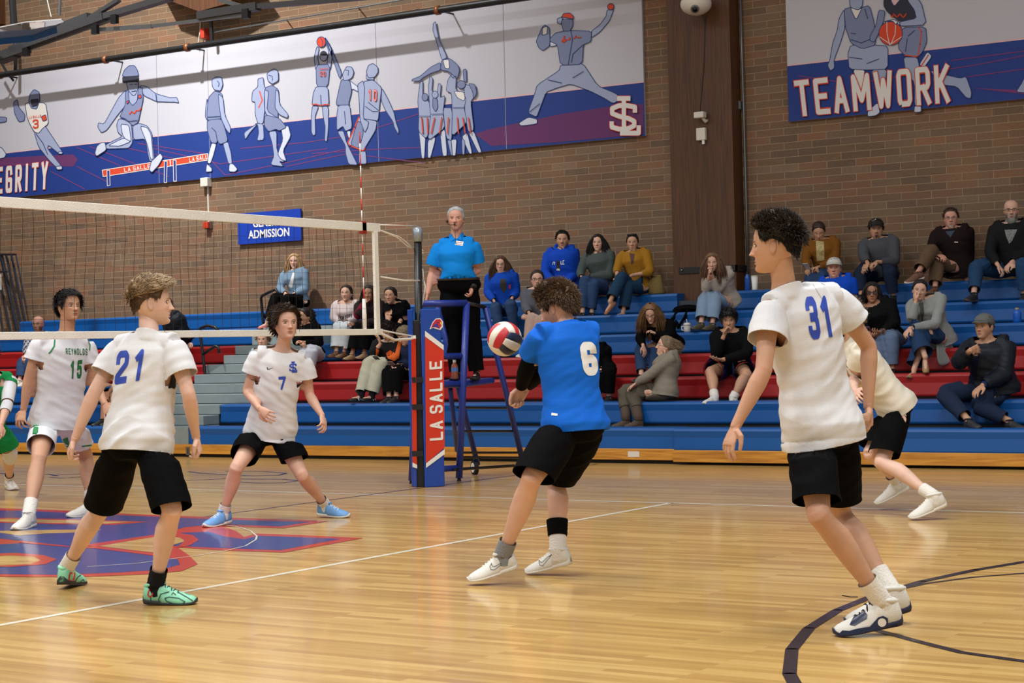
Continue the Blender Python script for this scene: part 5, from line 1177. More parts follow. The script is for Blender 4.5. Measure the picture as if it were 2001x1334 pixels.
def top(P, m, sleeve='short', hem=-.12, ease=.014, name='t_shirt', frac=.55, neck=.0, amp=.006, loose=0, vneck=0, flare=0, cuff=.0, sl_ease=.018, smooth=7, vox=None, seed=1, collar_r=None, neck_cut=True, label=None, sl_w=1.0):
    J = P.J; mb = MB(); sc = P.sc; t0 = hem-.12
    torso(P, mb, ease, -.14, 1.1, loose, flare)
    if t0 < -.14:
        c0 = bez(P.Hc, P.S, -.08); c1 = bez(P.Hc, P.S, t0); wv = (.165*sc*P.g*(.93 if P.fem else 1)+ease+flare); dv = (.118*sc*P.g+ease+flare)
        eltube(mb, [(c0, P.lh*wv, P.fh*dv), (c1, P.lh*wv, P.fh*dv)], 26)
    nr = .060*sc*(.9 if P.fem else 1)
    eltube(mb, [(P.S, P.la*.11*sc, P.fs*(.075*sc+ease*.3)), (P.N-P.up*.045*sc, P.la*(nr*1.5+.006), P.fs*(nr*1.25+.006)), (P.N-P.up*.01*sc, P.la*(nr*1.12+.010), P.fs*(nr*1.08+.010)), (P.N+P.up*.05*sc, P.la*(nr*1.0+.012), P.fs*(nr+.012))], 20)
    planes = []
    for k in 'lr':
        S_, E, W = J['s'+k], J['e'+k], J['w'+k]; a_ = P.armr*sc*(.92 if P.fem else 1)
        mb.tube([bez(P.S, S_, .1)+P.up*.024*sc, bez(P.S, S_, .35)+P.up*.020*sc, bez(P.S, S_, .7)+P.up*.008*sc, S_], [.054*sc+ease*.4, .053*sc*P.g+ease*.5, .053*sc*P.g+ease*.6, .055*a_+ease*.7], 16)
        se = sl_ease
        if sleeve == 'short':
            q = bez(S_, E, frac+.12); limb(mb, S_, q, [(-.05, .046*a_+se*.3), (.12, .054*a_+se*.55), (.5, (.056*a_+se*.9)*(.5+.5*sl_w)), (1.0, (.058*a_+se)*sl_w)])
            planes.append((bez(S_, E, frac), (E-S_).normalized(), (.060*a_+se)*max(1, sl_w)+.020, .052))
        elif sleeve == 'long':
            limb(mb, S_, E, [(-.05, .050*a_+se*.6), (.1, .056*a_+se), (.5, .052*a_+se), (1.0, .046*a_+se), (1.05, .038*a_+se)])
            q = bez(E, W, frac+.10); limb(mb, E, q, [(-.06, .036*a_+se), (.0, .046*a_+se), (.35, .046*a_+se*.9), (.85, .034*a_+se*.6), (1.0, .031*a_+se*.4)])
            planes.append((bez(E, W, frac), (W-E).normalized(), .07+se*.5, .06))
        elif sleeve == 'none': pass
    me = shell(mb, vox or P.vox*1.15, smooth)
    wrinkle(me, amp, P, seed=seed)
    if hem is not None: planes.append((bez(P.Hc, P.S, hem), (-P.up), .24*P.g*sc+ease+flare, .2))
    if neck_cut: planes.append((P.N+P.up*(-.006-neck)*sc, (P.up*1.0+P.fs*(.30+vneck)).normalized(), .112*sc, .13))
    cut(me, planes)
    o = link(name, me, m, P.root, label)
    bpy.context.view_layer.update(); tuck(P.body, o); P.top = o
    o.modifiers.new('thickness', 'SOLIDIFY').thickness = .003
    return o
def bottoms(P, m, length='short', ease=.02, name='shorts', frac=.85, waist=.22, amp=.005, flare=0, vox=None, cuffr=None, seed=2, label=None, wease=.008, tucked=False):
    J = P.J; mb = MB(); sc = P.sc; planes = []
    rings = []
    for t, w_, d_, o_ in PROF_T[:5]:
        if t > waist+.2: break
        c = bez(P.Hc, P.S, t); ax = P.lh; fr = ax.cross(P.up).normalized(); b = P.belly*math.exp(-((t-.35)/.28)**2)*.6
        rings.append((c+fr*(o_+b*.7), ax*(w_*sc*P.g*(.97 if P.fem else 1)+wease), fr*(d_*sc*P.g+wease+b*.6)))
    eltube(mb, rings, 26)
    for k in 'lr':
        Hp, K, A = J['h'+k], J['k'+k], J['a'+k]; lr = P.legr*sc
        up_ = (Hp-K).normalized()
        if length == 'short':
            q = bez(Hp, K, frac+.17)
            limb(mb, Hp+up_*.0, q, [(0, .084*lr), (.15, .092*lr+ease*.5), (.4, .092*lr+ease*.9), (.7, .086*lr+ease*1.1+flare*.5), (1, .082*lr+ease*1.2+flare)], n=24)
            hn = (K-Hp).normalized(); hn = (hn*.55-Z_*.45).normalized() if hn.z < -.6 else hn
            planes.append((bez(Hp, K, frac), hn, .125*lr+ease*1.4+flare, .12))
        else:
            limb(mb, Hp+up_*.0, K, [(0, .084*lr), (.3, .090*lr+ease*.7), (.7, .070*lr+ease), (1, .060*lr+ease), (1.06, .050*lr+ease)], n=22)
            q = bez(K, A, frac+.08); limb(mb, K, q, [(-.06, .050*lr+ease), (0, .060*lr+ease), (.3, .060*lr+ease*.9+flare*.3), (.8, .050*lr+ease*.7+flare*.8), (1, .050*lr+ease*.6+flare)], n=22)
            planes.append((bez(K, A, frac), (A-K).normalized(), .075*lr+ease+flare, .06))
    me = shell(mb, vox or P.vox*1.2, 6); wrinkle(me, amp, P, f1=12, seed=seed)
    planes.append((bez(P.Hc, P.S, waist), P.up, .26*P.g*sc, .2))
    cut(me, planes); o = link(name, me, m, P.root, label)
    bpy.context.view_layer.update(); tuck(P.body, o)
    if getattr(P, 'top', None):
        a_, b_ = (P.top, o) if tucked else (o, P.top)
        tuck(a_, b_, .006, .09)
        if tucked: tuck(P.body, P.top, .006, .06)
    o.modifiers.new('thickness', 'SOLIDIFY').thickness = .003
    return o
def sock(P, k, m, h0=.62, m2=None, r=.004, name='sock', h1=1.02, label=None):
    K, A = P.J['k'+k], P.J['a'+k]; lr = P.legr*P.sc; mb = MB(); T = P.J['t'+k]
    q = [bez(K, A, h0+(h1-h0)*i/8) for i in range(9)]; dn = 0
    if h1 > 1: q[-1] = A; dn = 1
    rr = [(.034*lr if h0+(h1-h0)*i/8 < .95 else .034*lr)+.006+r+(.0012 if i % 2 else 0)+(max(0, .80-(h0+(h1-h0)*i/8))*.03*lr) for i in range(9)]
    if dn and 'up'+k in P.J:
        f2 = (T-P.J['heel'+k]).normalized(); u2 = P.J['up'+k]; q += [A-u2*.025*P.sc+f2*.004, A-u2*.055*P.sc+f2*.012]; rr += [rr[-1]*.95, rr[-1]*.9]
    mb.tube(q, rr, 20, False)
    return mb.build(name, m, P.root, smooth=True, label=label)
def foot_frame(A, T, up=Z_):
    d = T-A; f = (d-up*d.dot(up)).normalized(); return f, up.cross(f)
def shoe(P, k, m, msole, heel, toe, upv=Z_, L=None, w=1.0, hi=0, name='shoe', mlace=None, lab=None, slipper=False, mcol=None):
    """heel and toe: points under the sole"""
    f = (toe-heel); L = L or f.length; f.normalize(); up = (upv-f*upv.dot(f)).normalized(); s = up.cross(f); kk = L/.29
    secs = [(0, .014, .014, .060), (.015, .026, .005, .088+hi), (.05, .032, .001, .099+hi), (.12, .036, 0, .099+hi), (.25, .037, 0, .097+hi), (.34, .037, 0, .102+hi), (.42, .039, 0, .093+hi*.5), (.54, .043, 0, .078), (.68, .049, 0, .063), (.82, .047, .002, .053), (.92, .038, .006, .044), (.975, .022, .010, .034), (1.0, .006, .015, .024)] if not slipper else [(0, .014, .012, .040), (.02, .026, .004, .055), (.12, .033, 0, .058), (.3, .035, 0, .055), (.5, .040, 0, .062), (.68, .045, 0, .056), (.82, .043, .002, .048), (.93, .034, .006, .040), (.985, .018, .010, .030), (1.0, .005, .014, .022)]
    def ring(t, hw, z0, z1, n=20, grow=0):
        c = heel+f*t*L; pts = []
        for i in range(n):
            a = 2*math.pi*i/n; x = math.cos(a); z = math.sin(a)
            if z < 0: xx, zz = (hw+grow)*w*(abs(x)**.5)*(1 if x > 0 else -1), z0*kk
            else:
                top_ = (1-abs(x)**2.6)**.5 if abs(x) < 1 else 0
                xx = (hw+grow)*w*((abs(x)**.6*(1 if x > 0 else -1)*(1-.06*z)) if t < .36 and not slipper else x*(1-.12*z)); zz = (z0+(z1-z0)*max(0, z)**(.42 if t < .36 and not slipper else .8))*kk
            pts.append(c+s*xx*kk+up*zz)
        return pts
    def loft(secs, n=20, grow=0):
        mb = MB(); vs = []
        for q in secs: vs += ring(*q, n=n, grow=grow)
        m_ = len(secs); fs = [(i*n+j, (i+1)*n+j, (i+1)*n+(j+1) % n, i*n+(j+1) % n) for i in range(m_-1) for j in range(n)]
        fs += [tuple(range(n)), tuple((m_-1)*n+j for j in range(n-1, -1, -1))]; mb.add(vs, fs); return mb
    # finer sections by interpolation
    S_ = np.array(secs); ts = np.linspace(0, 1, 30)**1.0; ss = [(t, float(np.interp(t, S_[:, 0], S_[:, 1])), float(np.interp(t, S_[:, 0], S_[:, 2])), float(np.interp(t, S_[:, 0], S_[:, 3]))) for t in ts]
    o = loft(ss).build(name, m, P.root, smooth=True, label=lab)
    so = [(t, hw+.003, z0-.002, z0+float(np.interp(t, [0, .3, .8, 1], [.034, .028, .025, .022]))) for t, hw, z0, z1 in ss]
    loft(so).build('sole', msole, o, smooth=True)
    if mlace:
        mb = MB()
        for i in range(5):
            t = .40+.06*i; hw, z1 = float(np.interp(t, S_[:, 0], S_[:, 1])), float(np.interp(t, S_[:, 0], S_[:, 3]))
            c = heel+f*t*L
            mb.tube([c+s*(q_*hw*w*.55*kk)+up*((z1*(1-.30*q_*q_)+.002)*kk)+f*.006*q_*(1 if i % 2 else -1) for q_ in (-1, -.5, 0, .5, 1)], .0035*kk, 6)
        mb.build('laces', mlace, o, smooth=True)
    if not slipper:      # padded collar around the ankle opening
        cc = heel+f*L*.205+up*(.096+hi)*kk; mb = MB(); rg = [cc+f*(.050*kk*math.cos(2*math.pi*i/20))+s*(.033*w*kk*math.sin(2*math.pi*i/20))+up*(.010*math.cos(2*math.pi*i/20)+.006*abs(math.sin(2*math.pi*i/20))-.004) for i in range(21)]
        mb.tube(rg, .010*kk, 8, False); mb.build('collar', mcol or m, o, smooth=True)
    return o
def glasses(P, m, w=.105, hgt=.06, dark=None):
    H = P.H; mb = MB(); y = .40
    for sd in (-1, 1):
        mb.tube([H.pt(sd*.14+w*math.cos(t)*1.0, y-.02*abs(math.cos(t)), .0+hgt*math.sin(t)) for t in [i*math.pi/8 for i in range(17)]], .0016*P.sc*1.3, 5, False)
        mb.tube([H.pt(sd*.245, y-.02, .02), H.pt(sd*.33, .25, .02), H.pt(sd*.345, -.05, .01)], .0022, 5)
    mb.tube([H.pt(-.035, y, .01), H.pt(0, y+.015, .02), H.pt(.035, y, .01)], .002, 5)
    o = mb.build('eyeglasses', m, P.root, smooth=True)
    if dark:
        for sd in (-1, 1):
            d_ = MB(); d_.add([H.pt(sd*.14+w*math.cos(t), y-.02*abs(math.cos(t))-.002, hgt*math.sin(t)) for t in [i*math.pi/8 for i in range(16)]], [tuple(range(16))]); d_.build('lens', dark, o)
    return o
def capwear(P, m, mb_=None, brim=1, back=False, T=.045, patch=None, name='cap', mbrim=None):
    H = P.H; me, _ = hair_cap(H, 'cap', T, m, None, 0, nu=40, nv=20)
    o = link(name, me, m, P.root)
    if brim:
        b = MB(); n = 12; sgn = -1 if back else 1; vs = []
        for j, (r0, dz) in enumerate(((0, 0), (.16, -.01), (.30, -.045))):
            for i in range(n+1):
                a = math.radians(-62+124*i/n); x0, y0, _z = head_surf(np.array(a), np.array(.19), T)
                k_ = math.cos(a*1.35); vs.append(H.pt(float(x0), sgn*(float(y0)+r0*max(.05, k_)), .19+dz+.0*abs(a)-.03*abs(math.sin(a))*(r0 > 0)))
        fs = [(j*(n+1)+i, j*(n+1)+i+1, (j+1)*(n+1)+i+1, (j+1)*(n+1)+i) for j in range(2) for i in range(n)]
        b.add(vs, fs); ob = b.build('brim', mbrim or m, o, smooth=True); ob.modifiers.new('t', 'SOLIDIFY').thickness = .006
    return o
def joinhair(P, mes, m, name='hair', label=None):
    return merge(name, [(x[0] if isinstance(x, tuple) else x, 0) for x in mes], m, P.root)
def sph(P, extra=()):
    """shoulder and chest spheres in head units for long hair to lie on"""
    H = P.H; out = []
    for q, r in [(P.S-P.up*.02, .105), (bez(P.S, P.J['sl'], .45)-P.up*.01, .075), (bez(P.S, P.J['sr'], .45)-P.up*.01, .075), (bez(P.Hc, P.S, .78), .135), (bez(P.Hc, P.S, .55), .13), (bez(P.N, H.C, .45)-P.up*.03, .06)]:
        out.append((H.loc(np.array([q]))[0], r*P.sc*max(1, P.g)/H.h))
    return out
# ================================================================== PLAYERS AND OFFICIAL
def solve_mid(A, B, px, La, Lb, hint):
    best = None
    for i in range(-60, 61):
        D = hint+i*.01; q = at_d(px[0], px[1], D)
        c = ((q-A).length-La)**2+((q-B).length-Lb)**2+.002*abs(D-hint)
        if best is None or c < best[0]: best = (c, q)
    return best[1]
def pose(D0, ht, hd, sc, ba, hp, pa, wr, el, kn, feet, nk=None, ank=None, hips=None, sw=.355, hd_=None, tilt=0, fem=0):
    """hd, sc (shoulder centre), hp (hip centre), wr/el/kn: pixels with an optional depth offset; feet: toe pixel, heading, heel raise, height"""
    J = {}; g = lambda v: at_d(v[0], v[1], D0+(v[2] if len(v) > 2 else 0)); k = ht/1.8
    S_ = g(sc); Hc = hips if hips is not None else g(hp)
    lf = Z_.cross(facing(ba)); up = (S_-Hc).normalized(); lf = (lf-up*lf.dot(up)*.9).normalized()
    lf = (lf+up*math.tan(math.radians(tilt))).normalized()
    J['sl'], J['sr'] = S_+lf*sw/2*k, S_-lf*sw/2*k
    lh = Z_.cross(facing(pa)); J['hl'], J['hr'] = Hc+lh*.095*k, Hc-lh*.095*k
    J['hd'] = g(hd); J['nk'] = g(nk) if nk else S_+up*.055*k+(J['hd']-S_)*.10
    for i, c in enumerate('lr'):
        if feet and feet[i]:
            (tx_, ty_), ang, pit, z = (tuple(feet[i])+(0,))[:4]; T = at_z(tx_, ty_, z); f = facing(ang); p_ = math.radians(pit); L = .285*k*(.93 if fem else 1)
            f2 = f*math.cos(p_)-Z_*math.sin(p_); u2 = f*math.sin(p_)+Z_*math.cos(p_); heel = T-f2*L
            J['t'+c] = T; J['heel'+c] = heel; J['up'+c] = u2; J['a'+c] = heel+f2*.062*k+u2*.092*k
        elif ank:
            (ax, ay, ad), ang = ank[i][:3], ank[i][3]; A = at_d(ax, ay, D0+ad); f = facing(ang); J['a'+c] = A; pz = math.radians(ank[i][4]) if len(ank[i]) > 4 else 0
            f2 = f*math.cos(pz)-Z_*math.sin(pz); u2 = f*math.sin(pz)+Z_*math.cos(pz); L = .265*k*(.92 if fem else 1)
            heel = A-f2*.055*k-u2*.085*k; J['heel'+c] = heel; J['t'+c] = heel+f2*L; J['up'+c] = u2
        W = g(wr[i]); J['w'+c] = W; e = el[i]
        J['e'+c] = solve_mid(J['s'+c], W, e, .29*k, .255*k, D0+(e[2] if len(e) > 2 else (depth(J['s'+c])+depth(W))/2-D0))
        q = kn[i]; J['k'+c] = solve_mid(J['h'+c], J['a'+c], q, .43*k, .42*k, D0+q[2] if len(q) > 2 else (depth(J['h'+c])+depth(J['a'+c]))/2)
    rep = ' '.join('%s%.2f' % (a+b, (J[a]-J[b]).length/k) for a, b in (('sl', 'el'), ('el', 'wl'), ('sr', 'er'), ('er', 'wr'), ('hl', 'kl'), ('kl', 'al'), ('hr', 'kr'), ('kr', 'ar')))
    print('POSE', rep, 'torso %.2f neck %.2f' % ((S_-Hc).length/k, (J['hd']-S_).length/k))
    return J
def handto(J, D0, c, x, y, dd=0): J['q'+c] = at_d(x, y, D0+dd)
def oncam(v): return -AH*v[1]+R0*v[0]+Z_*v[2]
SKIN = {'fair': srgb(206, 164, 142), 'pale': srgb(214, 176, 156), 'tan': srgb(190, 146, 118), 'brown': srgb(160, 116, 90), 'deep': srgb(112, 74, 56), 'ruddy': srgb(200, 148, 128)}
WT = cloth(srgb(214, 214, 216), .8, .2, 260, 'white jersey', .015); BK = cloth((.0035, .0035, .004), .8, .3, 160, 'black cloth', .0)
SW = cloth(srgb(222, 218, 210), .9, .5, 90, 'white sock'); SB = cloth(srgb(26, 26, 30), .9, .5, 90, 'black sock'); SG = cloth(srgb(128, 132, 136), .9, .5, 90, 'grey sock')
INK = mat('royal blue print', srgb(38, 68, 172), .6); INKG = mat('green print', srgb(20, 106, 56), .6); INKW = mat('white print', srgb(232, 232, 230), .6); INKN = mat('dark logo print', srgb(30, 34, 50), .6)
SOLEW = mat('white rubber sole', srgb(214, 210, 198), .5); SHW = mat('white shoe mesh', srgb(216, 214, 206), .6, bump=.3, bscale=220, var=.05); LACE = mat('white lace', srgb(226, 222, 212), .8)
def SWOOSH(x, y, w, h, ang=0, fl=1):
    pts = [(0, .55), (.06, .15), (.2, 0), (.36, .04), (1, .62), (.40, .28), (.22, .24), (.14, .36), (.18, .72)]
    ca, sa = math.cos(math.radians(ang)), math.sin(math.radians(ang)); o = []
    for u, v in pts: u = (u if fl > 0 else 1-u)*w; v = -v*h; o.append((x+u*ca-v*sa, y+u*sa+v*ca))
    return [o]
def shoes(P, mu, ms, ml, ang=None, w=1.1, **kw):
    out = []
    for c in 'lr': out.append(shoe(P, c, mu, ms, P.J['heel'+c], P.J['t'+c], P.J['up'+c], mlace=ml, w=w, L=None, **kw))
    return out
def tousled(up=.5, fwd=.3, sx=0): return lambda p, n: (lambda v: v-n*(v*n).sum(1)[:, None]*.9+n*.12)(np.array([sx, fwd, up])[None, :]+np.stack([p[:, 0]*.6, 0*p[:, 1], -.9*np.clip((.32-p[:, 2])/.35, 0, 1)], -1))
def downflow(p, n): return np.array([0, -.05, -1.0])[None, :]+n*.25
def fadehair(P, c, c2, n=1800, L=.13, w_=.010, T=.09, fwd=.3, up=.4, sx=0, lift=.15, curl=.15, seed=1, line='fade', crown='crown', nside=900, nz=.045, fl=0, Ts=.025):
    """short sides under a fuller textured top"""
    m, m2 = hair_mat(c), hair_mat(c2)
    joinhair(P, [hair_cap(P.H, line, Ts, m2, None, .006), locks(P.H, line, nside, .09, .007, lambda p, n_: np.array([0, -.25, -.8])[None, :]+n_*.1, .05, .07, .1, seed=seed+1, T=Ts)], m2, 'hair_sides')
    return joinhair(P, [hair_cap(P.H, crown, T, m, None, nz, front_lift=fl), locks(P.H, crown, n, L, w_, tousled(up, fwd, sx), lift, curl, .10, seed=seed, T=T*1.25)], m)
def shorthair(P, c, line='male', T=.06, n=1500, L=.2, w_=.010, up=.5, fwd=.3, lift=.22, curl=.2, grav=.1, nz=.02, seed=1, sx=0, fl=0, rough=.5):
    m = hair_mat(c, rough); H = P.H
    return joinhair(P, [hair_cap(H, line, T, m, None, nz, front_lift=fl), locks(H, line, n, L, w_, tousled(up, fwd, sx), lift, curl, grav, seed=seed, T=T)], m)
def longhair(P, c, n=1300, L=1.5, w_=.016, T=.05, part=0, seed=3, line='long', back=False, curl=.06, rough=.42, behind=0):
    """straight or wavy hair parted on top, falling over the shoulders"""
    m = hair_mat(c, rough); H = P.H; S_ = sph(P)
    flow = lambda p, n_: np.stack([np.sign(p[:, 0]-part)*np.where(p[:, 2] > .3, .9, .05), -.25*(p[:, 2] > .1)+0*p[:, 1], -.8+0*p[:, 2]], -1)
    a = hair_cap(H, line, T, m, None, .012)
    b = locks(H, line, n, L, w_, flow, .03, curl, 1.3, steps=10, seed=seed, T=T, spheres=S_, Lvar=.18)
    return joinhair(P, [a, b], m)
def pulledback(P, c, bun=None, pony=0, line='long', T=.035, seed=4, n=500):
    m = hair_mat(c); H = P.H; flow = lambda p, n_: np.stack([-p[:, 0]*1.2, -1+0*p[:, 1], -.1-.6*p[:, 2]], -1)
    mes = [hair_cap(H, line, T, m, None, .008), locks(H, line, n, .45, .014, flow, .0, .05, .0, seed=seed, T=T)]
    if bun:
        mb = MB(); mb.ball(H.pt(*bun[:3]), bun[3]*H.h, 18); mes.append(mb.mesh(True))
        R = np.random.RandomState(seed); mb = MB()
        for i in range(60):
            a = R.normal(0, 1, 3); a /= np.linalg.norm(a); t = np.cross(a, R.normal(0, 1, 3)); t /= np.linalg.norm(t)
            mb.tube([H.pt(*(np.array(bun[:3])+(a*math.cos(q)+t*math.sin(q))*bun[3]*1.03)) for q in np.linspace(0, 2.2, 6)], [.003, .005, .005, .005, .004, .002], 4)
        mes.append(mb.mesh(True))
    if pony: mes.append(locks(H, line, 260, pony, .016, lambda p, n_: np.array([0, -1, -.4])[None, :]-p*.9, .0, .06, .5, steps=8, seed=seed+1, T=T, sect=lambda a, z: (np.abs(a) > 150) & (z > -.2), spheres=sph(P)))
    return joinhair(P, mes, m)

# ---- number 21, near left, back to the camera
D0 = 9.45
J = pose(D0, 1.80, (298, 592, .10), (287, 675, .08), 152, (270, 872, 0), 160, [(147, 856, .10), (383, 853, .05)], [(184, 767, .05), (369, 772, .0)], [(201, 988), (336, 995)],
         [((160, 1139), 171, 6), ((386, 1180), 84, 2)], nk=(294, 650, .05))
handto(J, D0, 'l', 138, 878, .12); handto(J, D0, 'r', 388, 874, .06)
P = figure('p21', 'player in white shirt numbered 21, back turned, wearing mint green shoes', J, at_z(265, 1165, 0), h=.235, fa=103, fp=2, skin=SKIN['pale'], vox=.0065, girth=.93, curl=(.75, .8), palms=(oncam((.9, 0, 0)), oncam((-.9, 0, 0))), arm=.92, legr=.97, res=2, eye=(.05, .08, .12), brow=srgb(120, 90, 66))
s_ = top(P, WT, 'short', -.06, .022, frac=.60, amp=.013, loose=1, sl_ease=.03, seed=3, flare=.022)
lettering(s_, '21', [(229, 686), (290, 680), (279, 742), (223, 752)], INK, lw=.46, th=.21, gap=.30)
bottoms(P, BK, 'short', .018, frac=.98, amp=.008, flare=.004, waist=.26)
fadehair(P, srgb(150, 124, 92), srgb(96, 74, 54), 2200, .17, T=.10, fwd=.5, seed=5, fl=.03)
MINT = mat('mint shoe knit', srgb(140, 214, 178), .5, bump=.2, bscale=260, var=.05); DKS = mat('dark rubber sole', srgb(44, 48, 52), .6); DKG = mat('dark green piping', srgb(18, 58, 62), .5)
sock(P, 'l', SW, .80); sock(P, 'r', SB, .78, r=.006)
sa, sb = shoes(P, MINT, DKS, DKG, hi=.006)
RDP = mat('red shoe print', srgb(196, 44, 34), .5)
print_on(sb, thick([(297, 1151), (292, 1151), (290, 1156), (289, 1162), (291, 1165), (296, 1165), (298, 1160), (298, 1153), (297, 1151)], 2.4), RDP, 'shoe_number', px=3)
print_on(sa, thick([(146, 1119), (138, 1119), (136, 1124), (135, 1132), (138, 1135), (143, 1135), (145, 1130), (146, 1122), (146, 1119)], 2.6), RDP, 'shoe_number', px=3)
dl = lambda l: [(100+x/6.253, 1050+y/6.253) for x, y in l]
pip = []
for l in ([(1220, 850), (1215, 720), (1280, 620), (1380, 580)], [(1350, 840), (1310, 760), (1340, 690), (1440, 660)], [(1390, 740), (1440, 725), (1560, 740), (1635, 785), (1600, 815), (1500, 810), (1410, 780), (1390, 745)], [(1560, 670), (1650, 720), (1730, 770)], [(1480, 580), (1560, 640), (1680, 690), (1740, 700)]): pip += thick(dl(l), 1.6, round_=True)
print_on(sb, pip, DKG, 'piping', px=3); print_on(sb, thick(dl([(1470, 700), (1490, 670), (1525, 700)]), 1.5), INKN, 'logo', px=3)
print_on(sa, thick(dl([(280, 560), (330, 480), (400, 430), (430, 380)]), 1.6, round_=True)+thick(dl([(350, 560), (390, 510), (420, 560), (360, 580)]), 1.4, round_=True), DKG, 'piping', px=3)
# ---- number 31, near right
D0 = 7.92
J = pose(D0, 1.93, (1513, 480, .02), (1568, 590, .10), -146, (1608, 842, .12), -135, [(1437, 833, -.16), (1697, 793, .28)], [(1492, 725), (1698, 677)], [(1600, 1004, .0), (1640, 1000, .2)],
         [((1629, 1243), -88, 9), ((1652, 1222), -88, 12)], nk=(1532, 560, .05))
handto(J, D0, 'l', 1424, 868, -.18); handto(J, D0, 'r', 1700, 830, .27)
P = figure('p31', 'tall player in white shirt numbered 31, back turned, nearest the camera', J, at_z(1690, 1225, 0), h=.238, fa=-112, fp=0, skin=SKIN['tan'], vox=.006, girth=.92, curl=(.35, .8), palms=(oncam((.8, -.5, 0)), oncam((-.9, 0, 0))), arm=.92, legr=.96, res=2, brow=(.03, .02, .015), spread=.05)
s_ = top(P, WT, 'short', -.10, .024, frac=.50, amp=.013, loose=1, sl_ease=.034, seed=8, flare=.036, vox=.0065)
lettering(s_, '31', [(1571, 580), (1620, 576), (1634, 657), (1584, 664)], INK, lw=.44, th=.21, gap=.18)
print_on(s_, thick([(1548, 533), (1562, 527), (1580, 540), (1612, 556)], 1.2)+thick([(1580, 540), (1602, 576), (1612, 590)], 1.0), cloth(srgb(186, 184, 178), name='seam'), 'seam')
bottoms(P, BK, 'short', .016, frac=.84, amp=.008, flare=.004, waist=.26)
fadehair(P, srgb(44, 35, 29), srgb(24, 18, 15), 2600, .13, T=.09, fwd=.0, up=.2, seed=9, fl=.02, Ts=.035, lift=.22, curl=.20)
for c in 'lr': sock(P, c, SW, .74, r=.005)
sa, sb = shoes(P, SHW, mat('navy rubber sole', srgb(24, 28, 58), .5), mat('black lace', srgb(20, 20, 28), .8), hi=.012)
NV = mat('navy shoe overlay', srgb(26, 36, 66), .35)
dl = lambda l: [(1380+x/5.0, 1120+y/5.0) for x, y in l]
print_on(sa, [dl([(1290, 600), (1330, 555), (1400, 560), (1470, 540), (1600, 520), (1680, 430), (1730, 415), (1775, 440), (1780, 500), (1740, 545), (1680, 560), (1560, 580), (1500, 625), (1400, 630)]), dl([(1400, 500), (1470, 360), (1500, 320), (1575, 400), (1570, 440), (1450, 510)])], NV, 'overlay', px=3)
print_on(sa, [[(1380+(1718+42*math.cos(t))/5, 1120+(480+42*math.sin(t))/5) for t in [i*math.pi/8 for i in range(16)]]], SOLEW, 'badge', off=.006, px=3)
MB().tube([at_d(1676, 1166, 7.8), at_d(1662, 1166, 7.8), at_d(1645, 1163, 7.8)], .002, 6).build('loose_lace', BK, P.root)
# ---- number 6 in blue, passing the ball
D0 = 9.95
J = pose(D0, 1.80, (1087, 602, .12), (1108, 652, .04), -150, (1124, 838, 0), -142, [(1018, 757, .28), (1032, 754, .42)], [(1030, 716, .1), (1062, 722, .3)], [(1040, 932, .0), (1086, 935, .25)],
         [((915, 1139), -86, 15, .012), ((1028, 1122), -112, 13)], nk=(1106, 632, .04))
handto(J, D0, 'l', 1010, 778, .30); handto(J, D0, 'r', 1022, 774, .40)
P = figure('p6', 'player in blue shirt numbered 6 crouching to pass the volleyball', J, at_z(1010, 1128, 0), h=.235, fa=-118, fp=-18, skin=SKIN['fair'], vox=.0065, girth=1.0, curl=(.95, .9), palms=(oncam((.6, .8, .3)), oncam((-.6, .2, -.6))), arm=1.0, legr=1.06, res=2, beard=(srgb(70, 48, 34), 'stubble'))
RB = cloth(srgb(18, 98, 200), .75, .2, 260, 'royal blue jersey', .02)
s_ = top(P, RB, 'short', -.03, .018, frac=.62, amp=.010, loose=.6, sl_ease=.016, seed=12, flare=.020)
lettering(s_, '6', [(1131, 668), (1164, 667), (1170, 733), (1142, 734)], INKW, lw=.36, th=.25)
bottoms(P, BK, 'short', .018, frac=.97, amp=.008, flare=.004, waist=.26)
print_on(s_, [[(1078, 806), (1090, 808), (1089, 812), (1077, 811)]], INKW, 'tag')
for c, k in (('l', 0), ('r', 1)):
    S_, E, W = P.J['s'+c], P.J['e'+c], P.J['w'+c]; mb = MB()
    mb.tube([bez(S_, E, .55), bez(S_, E, .85), E, bez(E, W, .3), bez(E, W, .7), bez(E, W, .93)], [.050, .046, .046, .047, .039, .033], 20, False); mb.build('arm_sleeve', BK, P.root, smooth=True)
fadehair(P, srgb(84, 64, 46), srgb(50, 36, 27), 2600, .15, T=.10, fwd=.0, up=.1, seed=14, line='male', crown='fade', Ts=.05)
sock(P, 'l', SG, .82, r=.006); sock(P, 'r', SW, .80, r=.006); sock(P, 'r', BK, .58, r=.012, name='ankle_sleeve', h1=.80)
sa, sb = shoes(P, SHW, SOLEW, LACE, hi=.004)
dl = lambda l: [(900+x/9.095, 1040+y/9.095) for x, y in l]
print_on(sa, thick(dl([(550, 545), (560, 595), (610, 605), (760, 520), (920, 410), (740, 560), (600, 665), (540, 660), (520, 600)]), .9, closed=True), INKN, 'logo', px=2)
print_on(sb, thick(dl([(1400, 460), (1410, 520), (1450, 530), (1540, 440), (1620, 390), (1540, 490), (1460, 590), (1410, 580), (1390, 520)]), .8, closed=True), INKN, 'logo', px=2)
